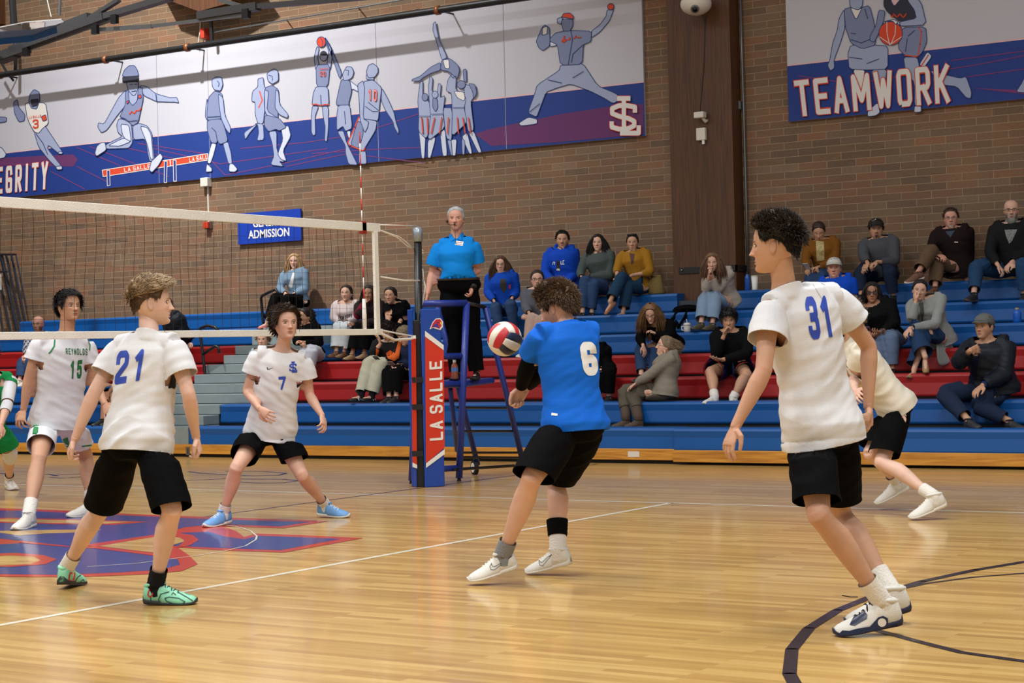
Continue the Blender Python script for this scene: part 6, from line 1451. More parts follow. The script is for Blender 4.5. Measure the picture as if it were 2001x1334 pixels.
# ---- number 7, facing the camera
D0 = 13.9
J = pose(D0, 1.78, (559, 632, -.12), (549, 697, -.06), 4, (527, 845, .02), -4, [(629, 811, -.16), (507, 798, -.22)], [(605, 772), (483, 764)], [(590, 928, -.12), (462, 914, -.05)],
         [((684, 1011), 68, 3), ((398, 1031), -35, 3)], nk=(553, 677, -.06))
handto(J, D0, 'r', 522, 810, -.26); handto(J, D0, 'l', 632, 826, -.2)
P = figure('p7', 'player in white shirt numbered 7 facing forward with feet wide apart', J, at_z(540, 1018, 0), h=.248, fa=26, fp=4, skin=SKIN['fair'], vox=.0075, girth=.90, curl=(.55, .3), palms=(oncam((-.7, -.4, 0)), oncam((.2, -.9, 0))), arm=.88, legr=.93, res=2, brow=(.02, .014, .01), eye=(.04, .05, .06))
s_ = top(P, WT, 'short', -.07, .022, frac=.52, amp=.013, loose=1, sl_ease=.030, seed=17, flare=.024)
lettering(s_, '7', [(544, 736), (559, 735), (557, 762), (546, 761)], INK, lw=.5, th=.22, px=4)
def mono_on(t, q, th, m_, name='monogram', px=3):
    polys = []
    for st_ in MONO: polys += thick(st_, th)
    return print_on(t, quadmap(polys, 1, q), m_, name, px=px)
mono_on(s_, [(564, 708), (581, 707), (580, 727), (565, 727)], .15, INK)
print_on(s_, SWOOSH(521, 722, 14, 7), INKN, 'logo', px=3)
bottoms(P, BK, 'short', .018, frac=.64, amp=.008, flare=.004, waist=.26)
fadehair(P, srgb(60, 43, 32), srgb(44, 30, 22), 1800, .24, .010, T=.07, curl=.09, lift=.12, fwd=.5, up=.3, sx=-.7, seed=19, line='male', crown='male', Ts=.05, fl=.03)
for c in 'lr': sock(P, c, SW, .84, r=.004)
LBL = mat('light blue shoe upper', srgb(104, 156, 212), .5, bump=.2, bscale=220)
sa, sb = shoes(P, LBL, SOLEW, LACE)
# ---- number 15 in white and green
D0 = 14.6
J = pose(D0, 1.88, (135, 599, -.08), (124, 669, -.04), 22, (112, 826, .02), 12, [(205, 789, -.05), (46, 800, -.12)], [(183, 744), (57, 738)], [(168, 893, -.12), (76, 896, -.12)],
         [((130, 1012), -48, 2), ((27, 1037), -14, 2)], nk=(131, 650, -.04))
handto(J, D0, 'r', 40, 822, -.16); handto(J, D0, 'l', 211, 803, -.1)
P = figure('p15', 'player in white and green kit numbered 15 behind the net', J, at_z(95, 1010, 0), h=.238, fa=46, fp=6, skin=SKIN['tan'], vox=.0078, girth=1.08, curl=(.12, .5), palms=(oncam((.2, -.9, -.2)), oncam((.3, -.8, 0))), arm=1.08, legr=1.12, res=2, brow=(.01, .008, .006), spread=.28)
WR = cloth(srgb(214, 216, 222), .7, .2, 260, 'white volleyball kit', .015); GRN = mat('green knit trim', srgb(26, 124, 66), .7)
s_ = top(P, WR, 'short', -.05, .020, frac=.50, amp=.012, loose=.8, sl_ease=.020, seed=22, flare=.022)
lettering(s_, 'REYNOLDS', [(128, 680), (171, 681), (171, 694), (129, 692)], INKG, lw=.42, th=.17, gap=.24, px=4)
lettering(s_, '15', [(138, 704), (161, 703), (159, 739), (137, 740)], INKG, lw=.4, th=.22, gap=.26, px=4)
print_on(s_, thick([(107, 664), (106, 676), (100, 686), (96, 690)], 3, round_=True)+thick([(172, 662), (176, 674), (175, 684)], 2.2, round_=True)+thick([(113, 635), (119, 644), (130, 652)], 2.6, round_=True), GRN, 'trim', px=4)
b_ = bottoms(P, WR, 'short', .012, frac=.64, amp=.007, flare=.0, waist=.26)
print_on(b_, [[(67, 812), (77, 811), (72, 872), (61, 870)], [(116, 860), (132, 854), (137, 872), (123, 878)]]+thick([(61, 871), (102, 877)], 3)+thick([(160, 872), (186, 869)], 3), GRN, 'trim', px=4)
fadehair(P, (.008, .007, .007), (.008, .007, .007), 1500, .16, .010, T=.07, curl=.08, lift=.10, fwd=.5, up=.1, seed=24, line='male', crown='male', nz=.02)
for c in 'lr': sock(P, c, SW, .76, r=.006)
sa, sb = shoes(P, SHW, SOLEW, LACE, hi=.01)
# ---- player cut by the left edge
D0 = 16.9
J = pose(D0, 1.82, (-24, 690, -.3), (-16, 742, -.1), 40, (-30, 838, .1), 30, [(2, 830, -.4), (-60, 830, 0)], [(14, 790), (-60, 790)], [(20, 884, -.2), (-40, 900, -.3)],
         [((30, 958), 30, 5), ((-50, 985), 20, 2)])
P = figure('p0', 'player in green top with white sleeve and knee pad, cut by the frame', J, at_z(10, 962, 0), h=.235, fa=50, fp=0, skin=SKIN['fair'], vox=.011, curl=(.4, .4), legr=1.05)
GRT = cloth(srgb(22, 132, 72), name='green jersey')
top(P, GRT, 'short', -.06, .02, frac=.25, name='jersey'); bottoms(P, GRT, 'short', .02, frac=.75, flare=.01)
S_, E, W = J['sl'], J['el'], J['wl']; MB().tube([bez(S_, E, .05), bez(S_, E, .5), bez(S_, E, .9)], [.068, .064, .056], 16, False).build('undersleeve', WR, P.root, smooth=True)
MB().tube([bez(E, W, -.05), bez(E, W, .15), bez(E, W, .35)], [.052, .054, .048], 16, False).build('elbow_pad', WR, P.root, smooth=True)
K, A = J['kl'], J['al']; MB().tube([bez(J['hl'], K, .82), K, bez(K, A, .25)], [.068, .070, .062], 18, False).build('knee_pad', WR, P.root, smooth=True)
shorthair(P, srgb(60, 44, 32), n=300); sock(P, 'l', SW, .86); sock(P, 'r', SW, .86); shoes(P, SHW, SOLEW, LACE)
# ---- crouching team-mate half hidden behind number 31
D0 = 13.35
J = pose(D0, 1.80, (1652, 622, -.05), (1672, 682, .0), -92, (1752, 796, .05), -88, [(1672, 765, -.25), (1655, 778, .1)], [(1664, 742), (1650, 740)], [(1722, 902, -.12), (1700, 884, .15)],
         [((1777, 1016), -92, 20), ((1711, 988), -100, 26, .03)], nk=(1656, 655, 0))
P = figure('p32', 'crouching player in white shirt and black shorts behind the number 31 player', J, at_z(1770, 1000, 0), h=.235, fa=-110, fp=-5, skin=SKIN['pale'], vox=.0085, girth=.95, curl=(.4, .4), legr=.98)
s_ = top(P, cloth(srgb(222, 216, 200), .8, .2, 260, 'cream jersey'), 'short', -.05, .022, frac=.5, amp=.012, loose=1, seed=30, flare=.022); bottoms(P, BK, 'short', .02, frac=.86, flare=.01, waist=.26)
shorthair(P, srgb(134, 108, 78), 'male', .07, 900, .22, .012, .4, .1, .4, .3, .05, .03, seed=31)
for c in 'lr': sock(P, c, SW, .78, r=.006)
sa, sb = shoes(P, SHW, SOLEW, LACE, hi=.012)
dl = lambda l: [(1700+x/11.11, 920+y/11.11) for x, y in l]
# ---- referee on the stand
PZ = (at_y(906, 745, 1.66).z+at_y(968, 737, 2.25).z)/2
D0 = depth(at_y(925, 735, 1.9))
J = pose(D0, 1.66, (891, 428, -.02), (892, 478, 0), -3, (897, 560, .02), -3, [(925, 560, -.1), (836, 574, -.05)], [(932, 527), (845, 534)], [(922, 645, 0), (884, 640, 0)],
         None, ank=[(931, 722, 0, -10), (893, 722, .05, -15)], nk=(892, 460, 0), fem=1)
for c in 'lr': d_ = PZ+.0-min(J['heel'+c].z, J['t'+c].z); [J.__setitem__(q+c, J[q+c]+V((0, 0, d_))) for q in ('heel', 't', 'a')]
handto(J, D0, 'r', 833, 590, -.05); handto(J, D0, 'l', 919, 578, -.12)
P = figure('ref', 'referee in bright blue polo and black trousers standing on the padded stand', J, (J['al']+J['ar'])/2*1.0-V((0, 0, .09)), h=.236, fa=-4, fp=3, fem=1, skin=SKIN['ruddy'], vox=.0095, girth=1.22, curl=(.6, .6), palms=(oncam((-1, 0, 0)), oncam((1, 0, 0))), arm=1.15, legr=1.05, belly=.05, res=2, brow=srgb(130, 110, 96))
CY = cloth(srgb(10, 128, 214), .8, .2, 200, 'bright blue polo', .02)
s_ = top(P, CY, 'short', .12, .010, frac=.72, amp=.006, sl_ease=.030, seed=40, name='polo_shirt', flare=0)
bottoms(P, BK, 'long', .022, frac=.98, waist=.20, flare=.012, name='trousers', wease=.012, tucked=True)
mb = MB()
rings = [(bez(P.Hc, P.S, t), P.lh, P.fh) for t in (.20, .26)]
def beltring(t, k=1.0, n=28):
    c = bez(P.Hc, P.S, t); b = P.belly*.6*math.exp(-((t-.35)/.28)**2)
    return [c+P.fh*(b*1.15)+P.lh*((.163*P.sc*P.g+.014)*math.cos(2*math.pi*i/n))+P.fh*((.106*P.sc*P.g+.016+b)*math.sin(2*math.pi*i/n)) for i in range(n)]
mb.add(beltring(.165)+beltring(.205), [(i, (i+1) % 28, 28+(i+1) % 28, 28+i) for i in range(28)]); bl_ = mb.build('belt', mat('brown leather belt', srgb(52, 40, 34), .4), P.root, smooth=True)
print_on(s_, [[(891, 470), (906, 472), (904, 480), (889, 478)]], INKW, 'badge', px=4); print_on(s_, thick([(893, 473), (903, 474)], .9)+thick([(892, 476), (902, 477.5)], .9), mat('badge ink', srgb(180, 60, 60), .6), 'badge_print', off=.005, px=3)
c1 = MB()
for sd in (1, -1): c1.add([P.N+P.la*sd*.055-P.fs*.03+P.up*.03, P.N+P.la*sd*.075+P.fs*.01-P.up*.005, P.N+P.la*sd*.05+P.fs*.095-P.up*.055, P.N+P.la*sd*.012+P.fs*.085-P.up*.035, P.N+P.la*sd*.045+P.fs*.05+P.up*.012], [(0, 1, 2, 3, 4)])
co_ = c1.build('collar', CY, s_); co_.modifiers.new('t', 'SOLIDIFY').thickness = .005
pulledback(P, srgb(168, 170, 174), T=.03, n=700)
H = P.H; mb = MB().tube([H.pt(-.36, .02, -.1), H.pt(-.34, .2, -.22), H.pt(-.2, .38, -.28), H.pt(-.08, .42, -.28)], .003, 6); mb.ball(H.pt(-.37, -.02, -.08), .015, 8); mb.build('headset', M_BLACK, P.root, smooth=True)
wh = MB(); wh.tube([H.pt(-.02, .43, -.26), H.pt(-.02, .52, -.27)], .009, 8); wh.tube([H.pt(-.02, .5, -.3), P.N+P.fs*.12-P.up*.10, P.N+P.fs*.13-P.up*.16], .003, 6); wh.build('whistle', mat('dark whistle', srgb(40, 36, 34), .3), P.root, smooth=True)
w0 = J['wl']; MB().tube([w0-(J['wl']-J['el']).normalized()*.012, w0+(J['wl']-J['el']).normalized()*.022], [.034, .034], 16).build('watch', M_BLACK, P.root)
BSH = mat('black leather shoe', srgb(20, 20, 22), .35); shoes(P, BSH, M_RUB, M_BLACK)
# ---- the ball in flight
bc = at_d(986, 662, depth(at_z(986, 662+470, 0))*0+10.35)
r_ = 34*10.35/FPX
ball = empty('volleyball', bc, 'red, white and navy volleyball flying before the player in blue', 'ball')
def ballmat():
    m = bpy.data.materials.new('volleyball leather'); m.use_nodes = True; return m
axn = (CAM-bc).normalized(); rx_ = R0; uy_ = axn.cross(rx_)*-1 if axn.cross(rx_).z < 0 else axn.cross(rx_)
mats_b = [mat('ball white', srgb(224, 220, 206), .45), mat('ball red', srgb(186, 36, 46), .45), mat('ball navy', srgb(28, 36, 66), .45)]
# spherified cube: each of the six faces holds three parallel strips
cv = lambda r, u, t: (rx_*r+uy_*u+axn*t).normalized()
A_ = cv(-.62, .30, .72); B_ = cv(.50, -.42, .75); B_ = (B_-A_*B_.dot(A_)).normalized(); C_ = A_.cross(B_)
if C_.dot(uy_) < 0: C_ = -C_
basis = Matrix((A_, B_, C_)).transposed()
mbs = [MB(), MB(), MB()]; N_ = 24
faces6 = [((1, 0, 0), (0, 1, 0)), ((-1, 0, 0), (0, 1, 0)), ((0, 1, 0), (0, 0, 1)), ((0, -1, 0), (0, 0, 1)), ((0, 0, 1), (1, 0, 0)), ((0, 0, -1), (1, 0, 0))]
for fi, (n_, a_) in enumerate(faces6):
    n_, a_ = V(n_), V(a_); b_ = n_.cross(a_)
    for st_ in range(3):
        ci = {0: [1, 0, 1], 1: [2, 0, 2], 2: [2, 0, 2], 3: [0, 1, 0], 4: [0, 1, 0], 5: [0, 0, 0]}[fi][st_]
        vs = []; fs = []; M2 = 8
        for i in range(M2+1):
            for j in range(N_+1):
                u = -1+2*(st_+i/M2)/3; v = -1+2*j/N_
                u2, v2 = math.tan(u*math.pi/4), math.tan(v*math.pi/4)
                p_ = (n_+a_*u2+b_*v2).normalized(); e_ = min(i, M2-i)/M2; e2 = min(j, N_-j)/N_
                rr_ = r_*(1-.022*(1 if (i in (0, M2) or j in (0, N_)) else 0)); vs.append(bc+basis @ (p_*rr_))
        fs = [(i*(N_+1)+j, (i+1)*(N_+1)+j, (i+1)*(N_+1)+j+1, i*(N_+1)+j+1) for i in range(M2) for j in range(N_)]
        mbs[ci].add(vs, fs)
bo = MB(); 
for ci in range(3):
    bo.mi = ci; bo.add(mbs[ci].v, mbs[ci].f)
bo.build('cover', mats_b, ball, smooth=True)
# ================================================================== SPECTATORS
def sit(k, hx, hy, ht, hd, sc, ba, wr, el, kn, an, pa=-33, y_off=.13, sw=.355, fem=0, tilt=0, zoff=0, seat_z=None):
    """row k, hip pixel; the rest in pixels with depth offsets from the hips; an: (x, y, depth, heading[, pitch])"""
    q = at_y(hx, hy, RY(k)+y_off); z = (RZ(k) if seat_z is None else seat_z)+.10*ht/1.75+zoff; Hc = V((q.x, q.y, z)); D0 = depth(Hc)
    sc = (sc[0], sc[1]-4)+tuple(sc[2:])
    J = pose(D0, ht, hd, sc, ba, None, pa, wr, el, kn, None, ank=an, hips=Hc, sw=sw, fem=fem, tilt=tilt)
    J['D0'] = D0; return J
SOLEB = mat('brown rubber sole', srgb(78, 60, 44), .6); SHB = mat('dark shoe', srgb(34, 34, 38), .6); JEAN = cloth(srgb(44, 66, 100), .85, .4, 220, 'blue denim', .10); LJEAN = cloth(srgb(128, 150, 176), .85, .4, 220, 'light denim', .08)
DJEAN = cloth(srgb(28, 38, 58), .85, .4, 220, 'dark denim', .08)
def spect(name, label, J, fa, fp=0, skin='fair', fem=0, girth=1.0, **kw):
    D0 = J.pop('D0'); base = V((J['hl']+J['hr'])/2); base.z -= .10
    kw.setdefault('palms', (-Z_, -Z_)); kw.setdefault('h', .222 if fem else .235)
    return figure(name, label, J, base, fa=fa, fp=fp, fem=fem, skin=SKIN[skin], vox=.0115, girth=girth, group=None, **kw)
def shoes2(P, m, ms=SOLEB, slipper=False, hi=0):
    for c in 'lr': shoe(P, c, m, ms, P.J['heel'+c], P.J['t'+c], P.J['up'+c], slipper=slipper, hi=hi)
A3 = (-33)
# 1 denim shirt woman, top row
J = sit(6, 587, 592, 1.66, (575, 511, 0), (575, 536, 0), -12, [(571, 575, -.22), (559, 574, -.24)], [(597, 566), (547, 565)], [(560, 583, -.38), (538, 581, -.42)], [(548, 632, -.45, -40), (522, 629, -.50, -60, 10)], fem=1)
P = spect('s', 'blonde woman in denim shirt sitting alone on the top row behind the net', J, -4, 2, fem=1, skin='fair', curl=(.6, .6), girth=.95)
t_ = top(P, cloth(srgb(112, 136, 158), .85, .3, 200, 'denim shirt', .10), 'long', .05, .022, frac=.82, amp=.007, name='denim_shirt'); print_on(t_, [[(572, 532), (576, 532), (571, 562), (563, 562)]], cloth(srgb(210, 210, 212), name='striped top'), 'striped_top', px=4)
bottoms(P, BK, 'long', .02, name='trousers'); longhair(P, srgb(176, 142, 100), 900, 1.35, .018); shoes2(P, mat('coral shoe', srgb(196, 96, 96), .6), slipper=True)
# 2 dark sweater girl
J = sit(3, 615, 694, 1.62, (595, 618, -.05), (600, 643, -.02), -35, [(593, 668, -.28), (590, 669, -.26)], [(625, 673), (579, 666)], [(610, 687, -.42), (596, 690, -.4)], [(603, 735, -.45, -40), (590, 738, -.4, -40)], fem=1)
P = spect('s', 'dark-haired girl in black sweater and grey sweatpants behind player 7', J, -42, -6, fem=1, skin='tan', curl=(.7, .7), girth=.95)
top(P, BK, 'long', -.02, .022, frac=.92, name='sweater'); bottoms(P, cloth(srgb(176, 178, 186), name='grey sweatpants'), 'long', .028, name='sweatpants'); pulledback(P, (.012, .009, .008), pony=1.0); shoes2(P, SHW, SOLEW)
# 3 child in grey hoodie
J = sit(2, 514, 740, 1.35, (514, 664, -.05), (513, 692, 0), -15, [(524, 716, -.2), (506, 716, -.2)], [(528, 708), (499, 708)], [(520, 728, -.35), (505, 728, -.35)], [(520, 775, -.38, -33), (505, 776, -.38, -33)])
P = spect('s', 'child in grey hoodie sitting on the aisle steps behind player 7', J, -10, 4, skin='fair', h=.215)
top(P, cloth(srgb(158, 170, 176), name='grey hoodie'), 'long', -.05, .025, frac=.92, name='hoodie'); bottoms(P, DJEAN, 'long', .02, name='jeans'); shorthair(P, srgb(120, 90, 60), n=300, w_=.016); shoes2(P, SHB)
# 4 girl in off-shoulder white top
J = sit(4, 685, 655, 1.66, (677, 573, -.1), (678, 598, -.08), -20, [(672, 631, -.32), (667, 631, -.33)], [(693, 625), (652, 621)], [(677, 639, -.40), (662, 638, -.42)], [(673, 688, -.42, -40), (657, 687, -.44, -40)], fem=1)
P = spect('s', 'girl in pale off-shoulder top and white trousers beside the red scarf girl', J, -14, 3, fem=1, skin='fair', curl=(.7, .7), girth=.92)
t_ = top(P, cloth(srgb(206, 190, 190), name='pale top'), 'long', .0, .018, frac=.75, neck=.02, name='top'); bottoms(P, cloth(srgb(186, 192, 196), name='white trousers'), 'long', .03, flare=.02, name='trousers'); pulledback(P, srgb(44, 32, 26), pony=.9)
lettering(t_, 'NEW YORK', [(661, 619), (688, 612), (688, 620), (661, 627)], mat('black print', srgb(40, 40, 50), .6), 'lettering', px=4); shoes2(P, mat('brown clog', srgb(120, 84, 60), .7))
# 5 girl with maroon scarf
J = sit(4, 733, 655, 1.66, (721, 574, -.1), (722, 598, -.05), -18, [(694, 631, -.32), (711, 594, -.2)], [(744, 629), (699, 616, -.25)], [(716, 641, -.40), (700, 640, -.42)], [(712, 690, -.42, -40), (688, 692, -.44, -40)], fem=1)
P = spect('s', 'girl in black and maroon resting her chin on her hand by the antenna', J, -10, 0, fem=1, skin='brown', curl=(.7, .9), girth=1.0)
t_ = top(P, cloth(srgb(34, 24, 28), name='black top'), 'long', .0, .022, frac=.9, name='jacket'); bottoms(P, BK, 'long', .03, flare=.02, name='trousers'); longhair(P, (.02, .014, .012), 700, .9, .018)
mb = MB().tube([bez(J['er'], J['sr'], .35), J['er'], bez(J['er'], J['wr'], .5), bez(J['er'], J['wr'], .95)], [.05, .062, .054, .046], 14); mb.tube([P.N+P.la*.06+P.fs*.03, P.N+P.fs*.09-P.up*.04, P.N-P.la*.06+P.fs*.03, P.N-P.fs*.06, P.N+P.la*.06+P.fs*.03], .03, 10); mb.build('scarf', cloth(srgb(112, 22, 44), .9, .6, 60, 'maroon knit', .1), P.root, smooth=True); shoes2(P, mat('tan shoe', srgb(150, 124, 90), .7))
# 6 girl in black tee
J = sit(4, 791, 655, 1.66, (763, 577, -.15), (775, 601, -.08), -30, [(778, 631, -.3), (762, 632, -.32)], [(789, 623), (758, 622)], [(775, 641, -.42), (762, 643, -.42)], [(772, 692, -.44, -33), (760, 694, -.44, -33)], fem=1)
P = spect('s', 'girl in black short-sleeved top leaning forward behind the net side band', J, -18, -2, fem=1, skin='tan', curl=(.3, .3), girth=.95)
top(P, BK, 'short', .0, .018, frac=.6, name='t_shirt'); bottoms(P, BK, 'long', .02, name='trousers'); pulledback(P, (.010, .008, .007)); shoes2(P, SHB)
# 7 boy black/orange jersey
J = sit(2, 760, 738, 1.60, (756, 647, -.15), (759, 676, -.08), -25, [(745, 703, -.36), (743, 672, -.28)], [(773, 700), (729, 692, -.3)], [(746, 709, -.42), (722, 708, -.45)], [(727, 771, -.48, -45), (706, 771, -.5, -50)])
handto(J, J['D0'], 'l', 729, 702, -.45); handto(J, J['D0'], 'r', 741, 660, -.28)
P = spect('s', 'boy in black and orange jersey and khaki trousers with striped slides', J, -30, -30, skin='fair', curl=(.6, .5), h=.225)
t_ = top(P, cloth(srgb(26, 24, 26), name='black jersey'), 'long', -.02, .024, frac=.72, name='jersey'); OR = cloth(srgb(206, 96, 40), name='orange panel')
print_on(t_, [[(754, 690), (762, 684), (772, 690), (780, 660), (785, 666), (779, 700), (770, 705), (758, 700)], [(735, 680), (741, 684), (738, 700), (734, 704)]], OR, 'panel', px=4)
bottoms(P, cloth(srgb(172, 170, 150), name='khaki cotton'), 'long', .028, flare=.02, name='trousers', frac=.93); shorthair(P, srgb(38, 28, 24), 'low', n=500, w_=.014); sock(P, 'l', SB, .8); sock(P, 'r', SB, .8)
s1, s2 = [shoe(P, c, mat('black slide', srgb(18, 18, 20), .5), M_RUB, P.J['heel'+c], P.J['t'+c], P.J['up'+c], slipper=True) for c in 'lr']
for s__, x0 in ((s1, 727), (s2, 699)): print_on(s__, sum([thick([(x0+i*4, 776), (x0+3+i*4, 782)], 1.5) for i in range(3)], []), INKW, 'stripe', px=3)
# 8 camouflage cap boy
J = sit(2, 798, 738, 1.62, (790, 655, -.15), (800, 682, -.05), -45, [(781, 713, -.30), (773, 715, -.32)], [(800, 716), (786, 712)], [(776, 724, -.42), (758, 725, -.42)], [(774, 776, -.45, -33), (760, 777, -.45, -33)])
P = spect('s', 'boy in camouflage beanie and navy hoodie bent over a phone by the post', J, -45, -28, skin='fair', curl=(.5, .5), h=.225)
top(P, cloth(srgb(26, 36, 60), name='navy hoodie'), 'long', -.02, .026, frac=.9, name='hoodie'); bottoms(P, BK, 'long', .026, name='trousers', flare=.01); capwear(P, mat('camouflage', srgb(112, 98, 74), .9, var=.6, vscale=60), brim=0, T=.05, name='beanie'); shoes2(P, SHB)
# 9 woman in blue jacket
J = sit(5, 988, 607, 1.68, (978, 517, -.05), (980, 541, -.03), -12, [(1000, 583, -.26), (966, 588, -.24)], [(1010, 572), (953, 572)], [(997, 594, -.40), (968, 600, -.42)], [(1008, 652, -.44, -20), (978, 655, -.46, -40)], fem=1)
P = spect('s', 'long-haired woman in blue zip jacket and jeans right of the referee', J, -4, 0, fem=1, skin='fair', curl=(.4, .6), girth=1.0)
BLJ = cloth(srgb(14, 66, 168), name='blue jacket'); t_ = top(P, BLJ, 'long', .0, .024, frac=.9, name='jacket'); print_on(t_, [[(978, 545), (988, 545), (990, 566), (984, 572), (977, 560)]], cloth(srgb(62, 58, 50), name='olive top'), 'inner_top', px=4); print_on(t_, [[(994, 556), (998, 556), (998, 564), (994, 564)]], mat('red crest', srgb(196, 60, 80), .6), 'crest', px=3)
bottoms(P, JEAN, 'long', .018, name='jeans'); longhair(P, srgb(82, 58, 42), 900, 1.5, .018); glasses(P, mat('thin metal frame', srgb(120, 100, 80), .3, metal=.6)); shoes2(P, SHB)
# 10 glasses, grey hoodie
J = sit(4, 1062, 643, 1.68, (1050, 546, -.05), (1050, 572, -.05), -20, [(1063, 569, -.10), (1034, 612, -.30)], [(1078, 592), (1028, 601)], [(1062, 624, -.40), (1040, 622, -.42)], [(1048, 686, -.44, -30), (1030, 686, -.46, -45)])
handto(J, J['D0'], 'l', 1063, 553, -.05); handto(J, J['D0'], 'r', 1024, 616, -.36)
P = spect('s', 'person with glasses and grey hoodie, hair tied back, holding one ear', J, -2, 0, skin='fair', curl=(.5, .8), girth=.95)
top(P, cloth(srgb(86, 88, 96), name='charcoal hoodie'), 'long', -.02, .024, frac=.9, name='hoodie'); bottoms(P, cloth(srgb(176, 150, 138), name='pale trousers'), 'long', .024, name='trousers'); pulledback(P, srgb(46, 34, 30)); glasses(P, M_BLACK, w=.11, hgt=.07); shoes2(P, SHW, SOLEW)
# 11 man in blue hoodie
J = sit(6, 1108, 566, 1.80, (1099, 469, -.02), (1097, 496, 0), -8, [(1108, 552, -.28), (1084, 553, -.28)], [(1123, 538), (1065, 535)], [(1114, 566, -.42), (1084, 566, -.42)], [(1112, 622, -.46, -33), (1086, 624, -.46, -33)])
P = spect('s', 'man with moustache in blue hoodie sitting on the top row', J, -4, 3, skin='tan', curl=(.5, .5), girth=1.12, beard=(srgb(34, 26, 22), 'moustache'), brow=(.01, .008, .006))
t_ = top(P, cloth(srgb(16, 66, 178), name='blue hoodie'), 'long', -.05, .032, frac=.9, name='hoodie'); print_on(t_, thick([(1080, 517), (1081, 512), (1084, 512), (1084, 517)], 1.4)+thick([(1096, 510), (1096, 516), (1099, 516)], 1.4)+thick([(1103, 509), (1100, 509), (1100, 516), (1103, 516)], 1.3), INKW, 'lettering', px=3)
print_on(t_, [[(1088, 509), (1093, 509), (1095, 526), (1087, 527)]], M_BLACK, 'logo', px=3); print_on(t_, [[(1088, 524), (1094, 525), (1094, 529), (1087, 528)]], INKW, 'logo', px=3)
mb = MB().tube([P.N+P.la*.085+P.fs*.03-P.up*.02, P.N+P.la*.07-P.fs*.05+P.up*.02, P.N-P.fs*.075+P.up*.02, P.N-P.la*.07-P.fs*.05+P.up*.02, P.N-P.la*.085+P.fs*.03-P.up*.02, P.N+P.fs*.095-P.up*.07, P.N+P.la*.085+P.fs*.03-P.up*.02], .028, 10); mb.build('hood', cloth(srgb(16, 66, 178), name='blue hoodie'), P.root, smooth=True)
bottoms(P, DJEAN, 'long', .02, name='jeans'); shorthair(P, (.010, .008, .007), 'fade', .05, 500, .12, .014, lift=.1, curl=.1); shoes2(P, SHB)
# 12 grey sweater woman
J = sit(6, 1181, 563, 1.68, (1168, 475, -.02), (1169, 502, 0), -12, [(1149, 540, -.22), (1136, 541, -.26)], [(1192, 540), (1134, 533)], [(1160, 556, -.38), (1143, 548, -.42)], [(1156, 612, -.44, -35), (1138, 612, -.48, -40)], fem=1)
P = spect('s', 'woman with long dark hair in grey-green sweater, arms folded on knees', J, -10, 4, fem=1, skin='fair', curl=(.4, .4), girth=1.08)
top(P, cloth(srgb(72, 82, 80), .9, .5, 80, 'grey green knit'), 'long', .0, .022, frac=.92, name='sweater', neck=.01); bottoms(P, JEAN, 'long', .02, name='jeans'); longhair(P, (.014, .011, .011), 900, 1.35, .018); shoes2(P, SHB)
# 13 mustard jacket woman
J = sit(6, 1250, 562, 1.70, (1236, 474, -.02), (1238, 500, 0), -15, [(1232, 538, -.26), (1206, 541, -.28)], [(1271, 532), (1206, 527)], [(1226, 561, -.36), (1215, 541, -.42)], [(1218, 608, -.44, -40), (1192, 589, -.62, -62, 42)], fem=1)
P = spect('s', 'woman in mustard jacket with legs crossed beside the tan bag', J, -8, 0, fem=1, skin='tan', curl=(.4, .4), girth=1.0)
t_ = top(P, cloth(srgb(150, 106, 30), name='mustard jacket'), 'long', -.02, .026, frac=.45, name='jacket'); print_on(t_, [[(1230, 494), (1240, 496), (1238, 512), (1234, 518)]], cloth(srgb(92, 62, 60), name='plum shirt'), 'shirt', px=4)
bottoms(P, cloth(srgb(30, 58, 84), .85, .4, 220, 'blue denim flared'), 'long', .018, flare=.02, name='jeans', frac=.86); pulledback(P, (.014, .011, .010)); shoes2(P, mat('tan leather mule', srgb(140, 84, 52), .5), slipper=True)
MB().tube([P.H.pt(-.26, .24, .44), P.H.pt(-.1, .30, .46), P.H.pt(.1, .30, .46), P.H.pt(.26, .24, .44)], .012, 8).build('sunglasses', M_BLACK, P.root, smooth=True)
# 14 woman with long hair, black top
J = sit(3, 1312, 676, 1.70, (1272, 612, -.30), (1287, 640, -.20), -28, [(1281, 652, -.40), (1257, 675, -.46)], [(1308, 658, -.2), (1250, 660, -.34)], [(1280, 684, -.48), (1252, 683, -.50)], [(1276, 731, -.45, -33), (1253, 733, -.48, -40)], fem=1)
handto(J, J['D0'], 'l', 1266, 644, -.44); handto(J, J['D0'], 'r', 1261, 690, -.48)
P = spect('s', 'long-haired woman in black leaning forward to talk, hand at her chest', J, -14, -26, fem=1, skin='fair', curl=(.5, .3), girth=1.05)
top(P, BK, 'long', -.05, .024, frac=.9, name='jacket'); bottoms(P, JEAN, 'long', .018, name='jeans'); longhair(P, srgb(112, 82, 54), 1000, 1.35, .018, curl=.10); glasses(P, mat('thin metal frame', srgb(120, 100, 80), .3, metal=.6)); shoes2(P, SHB)
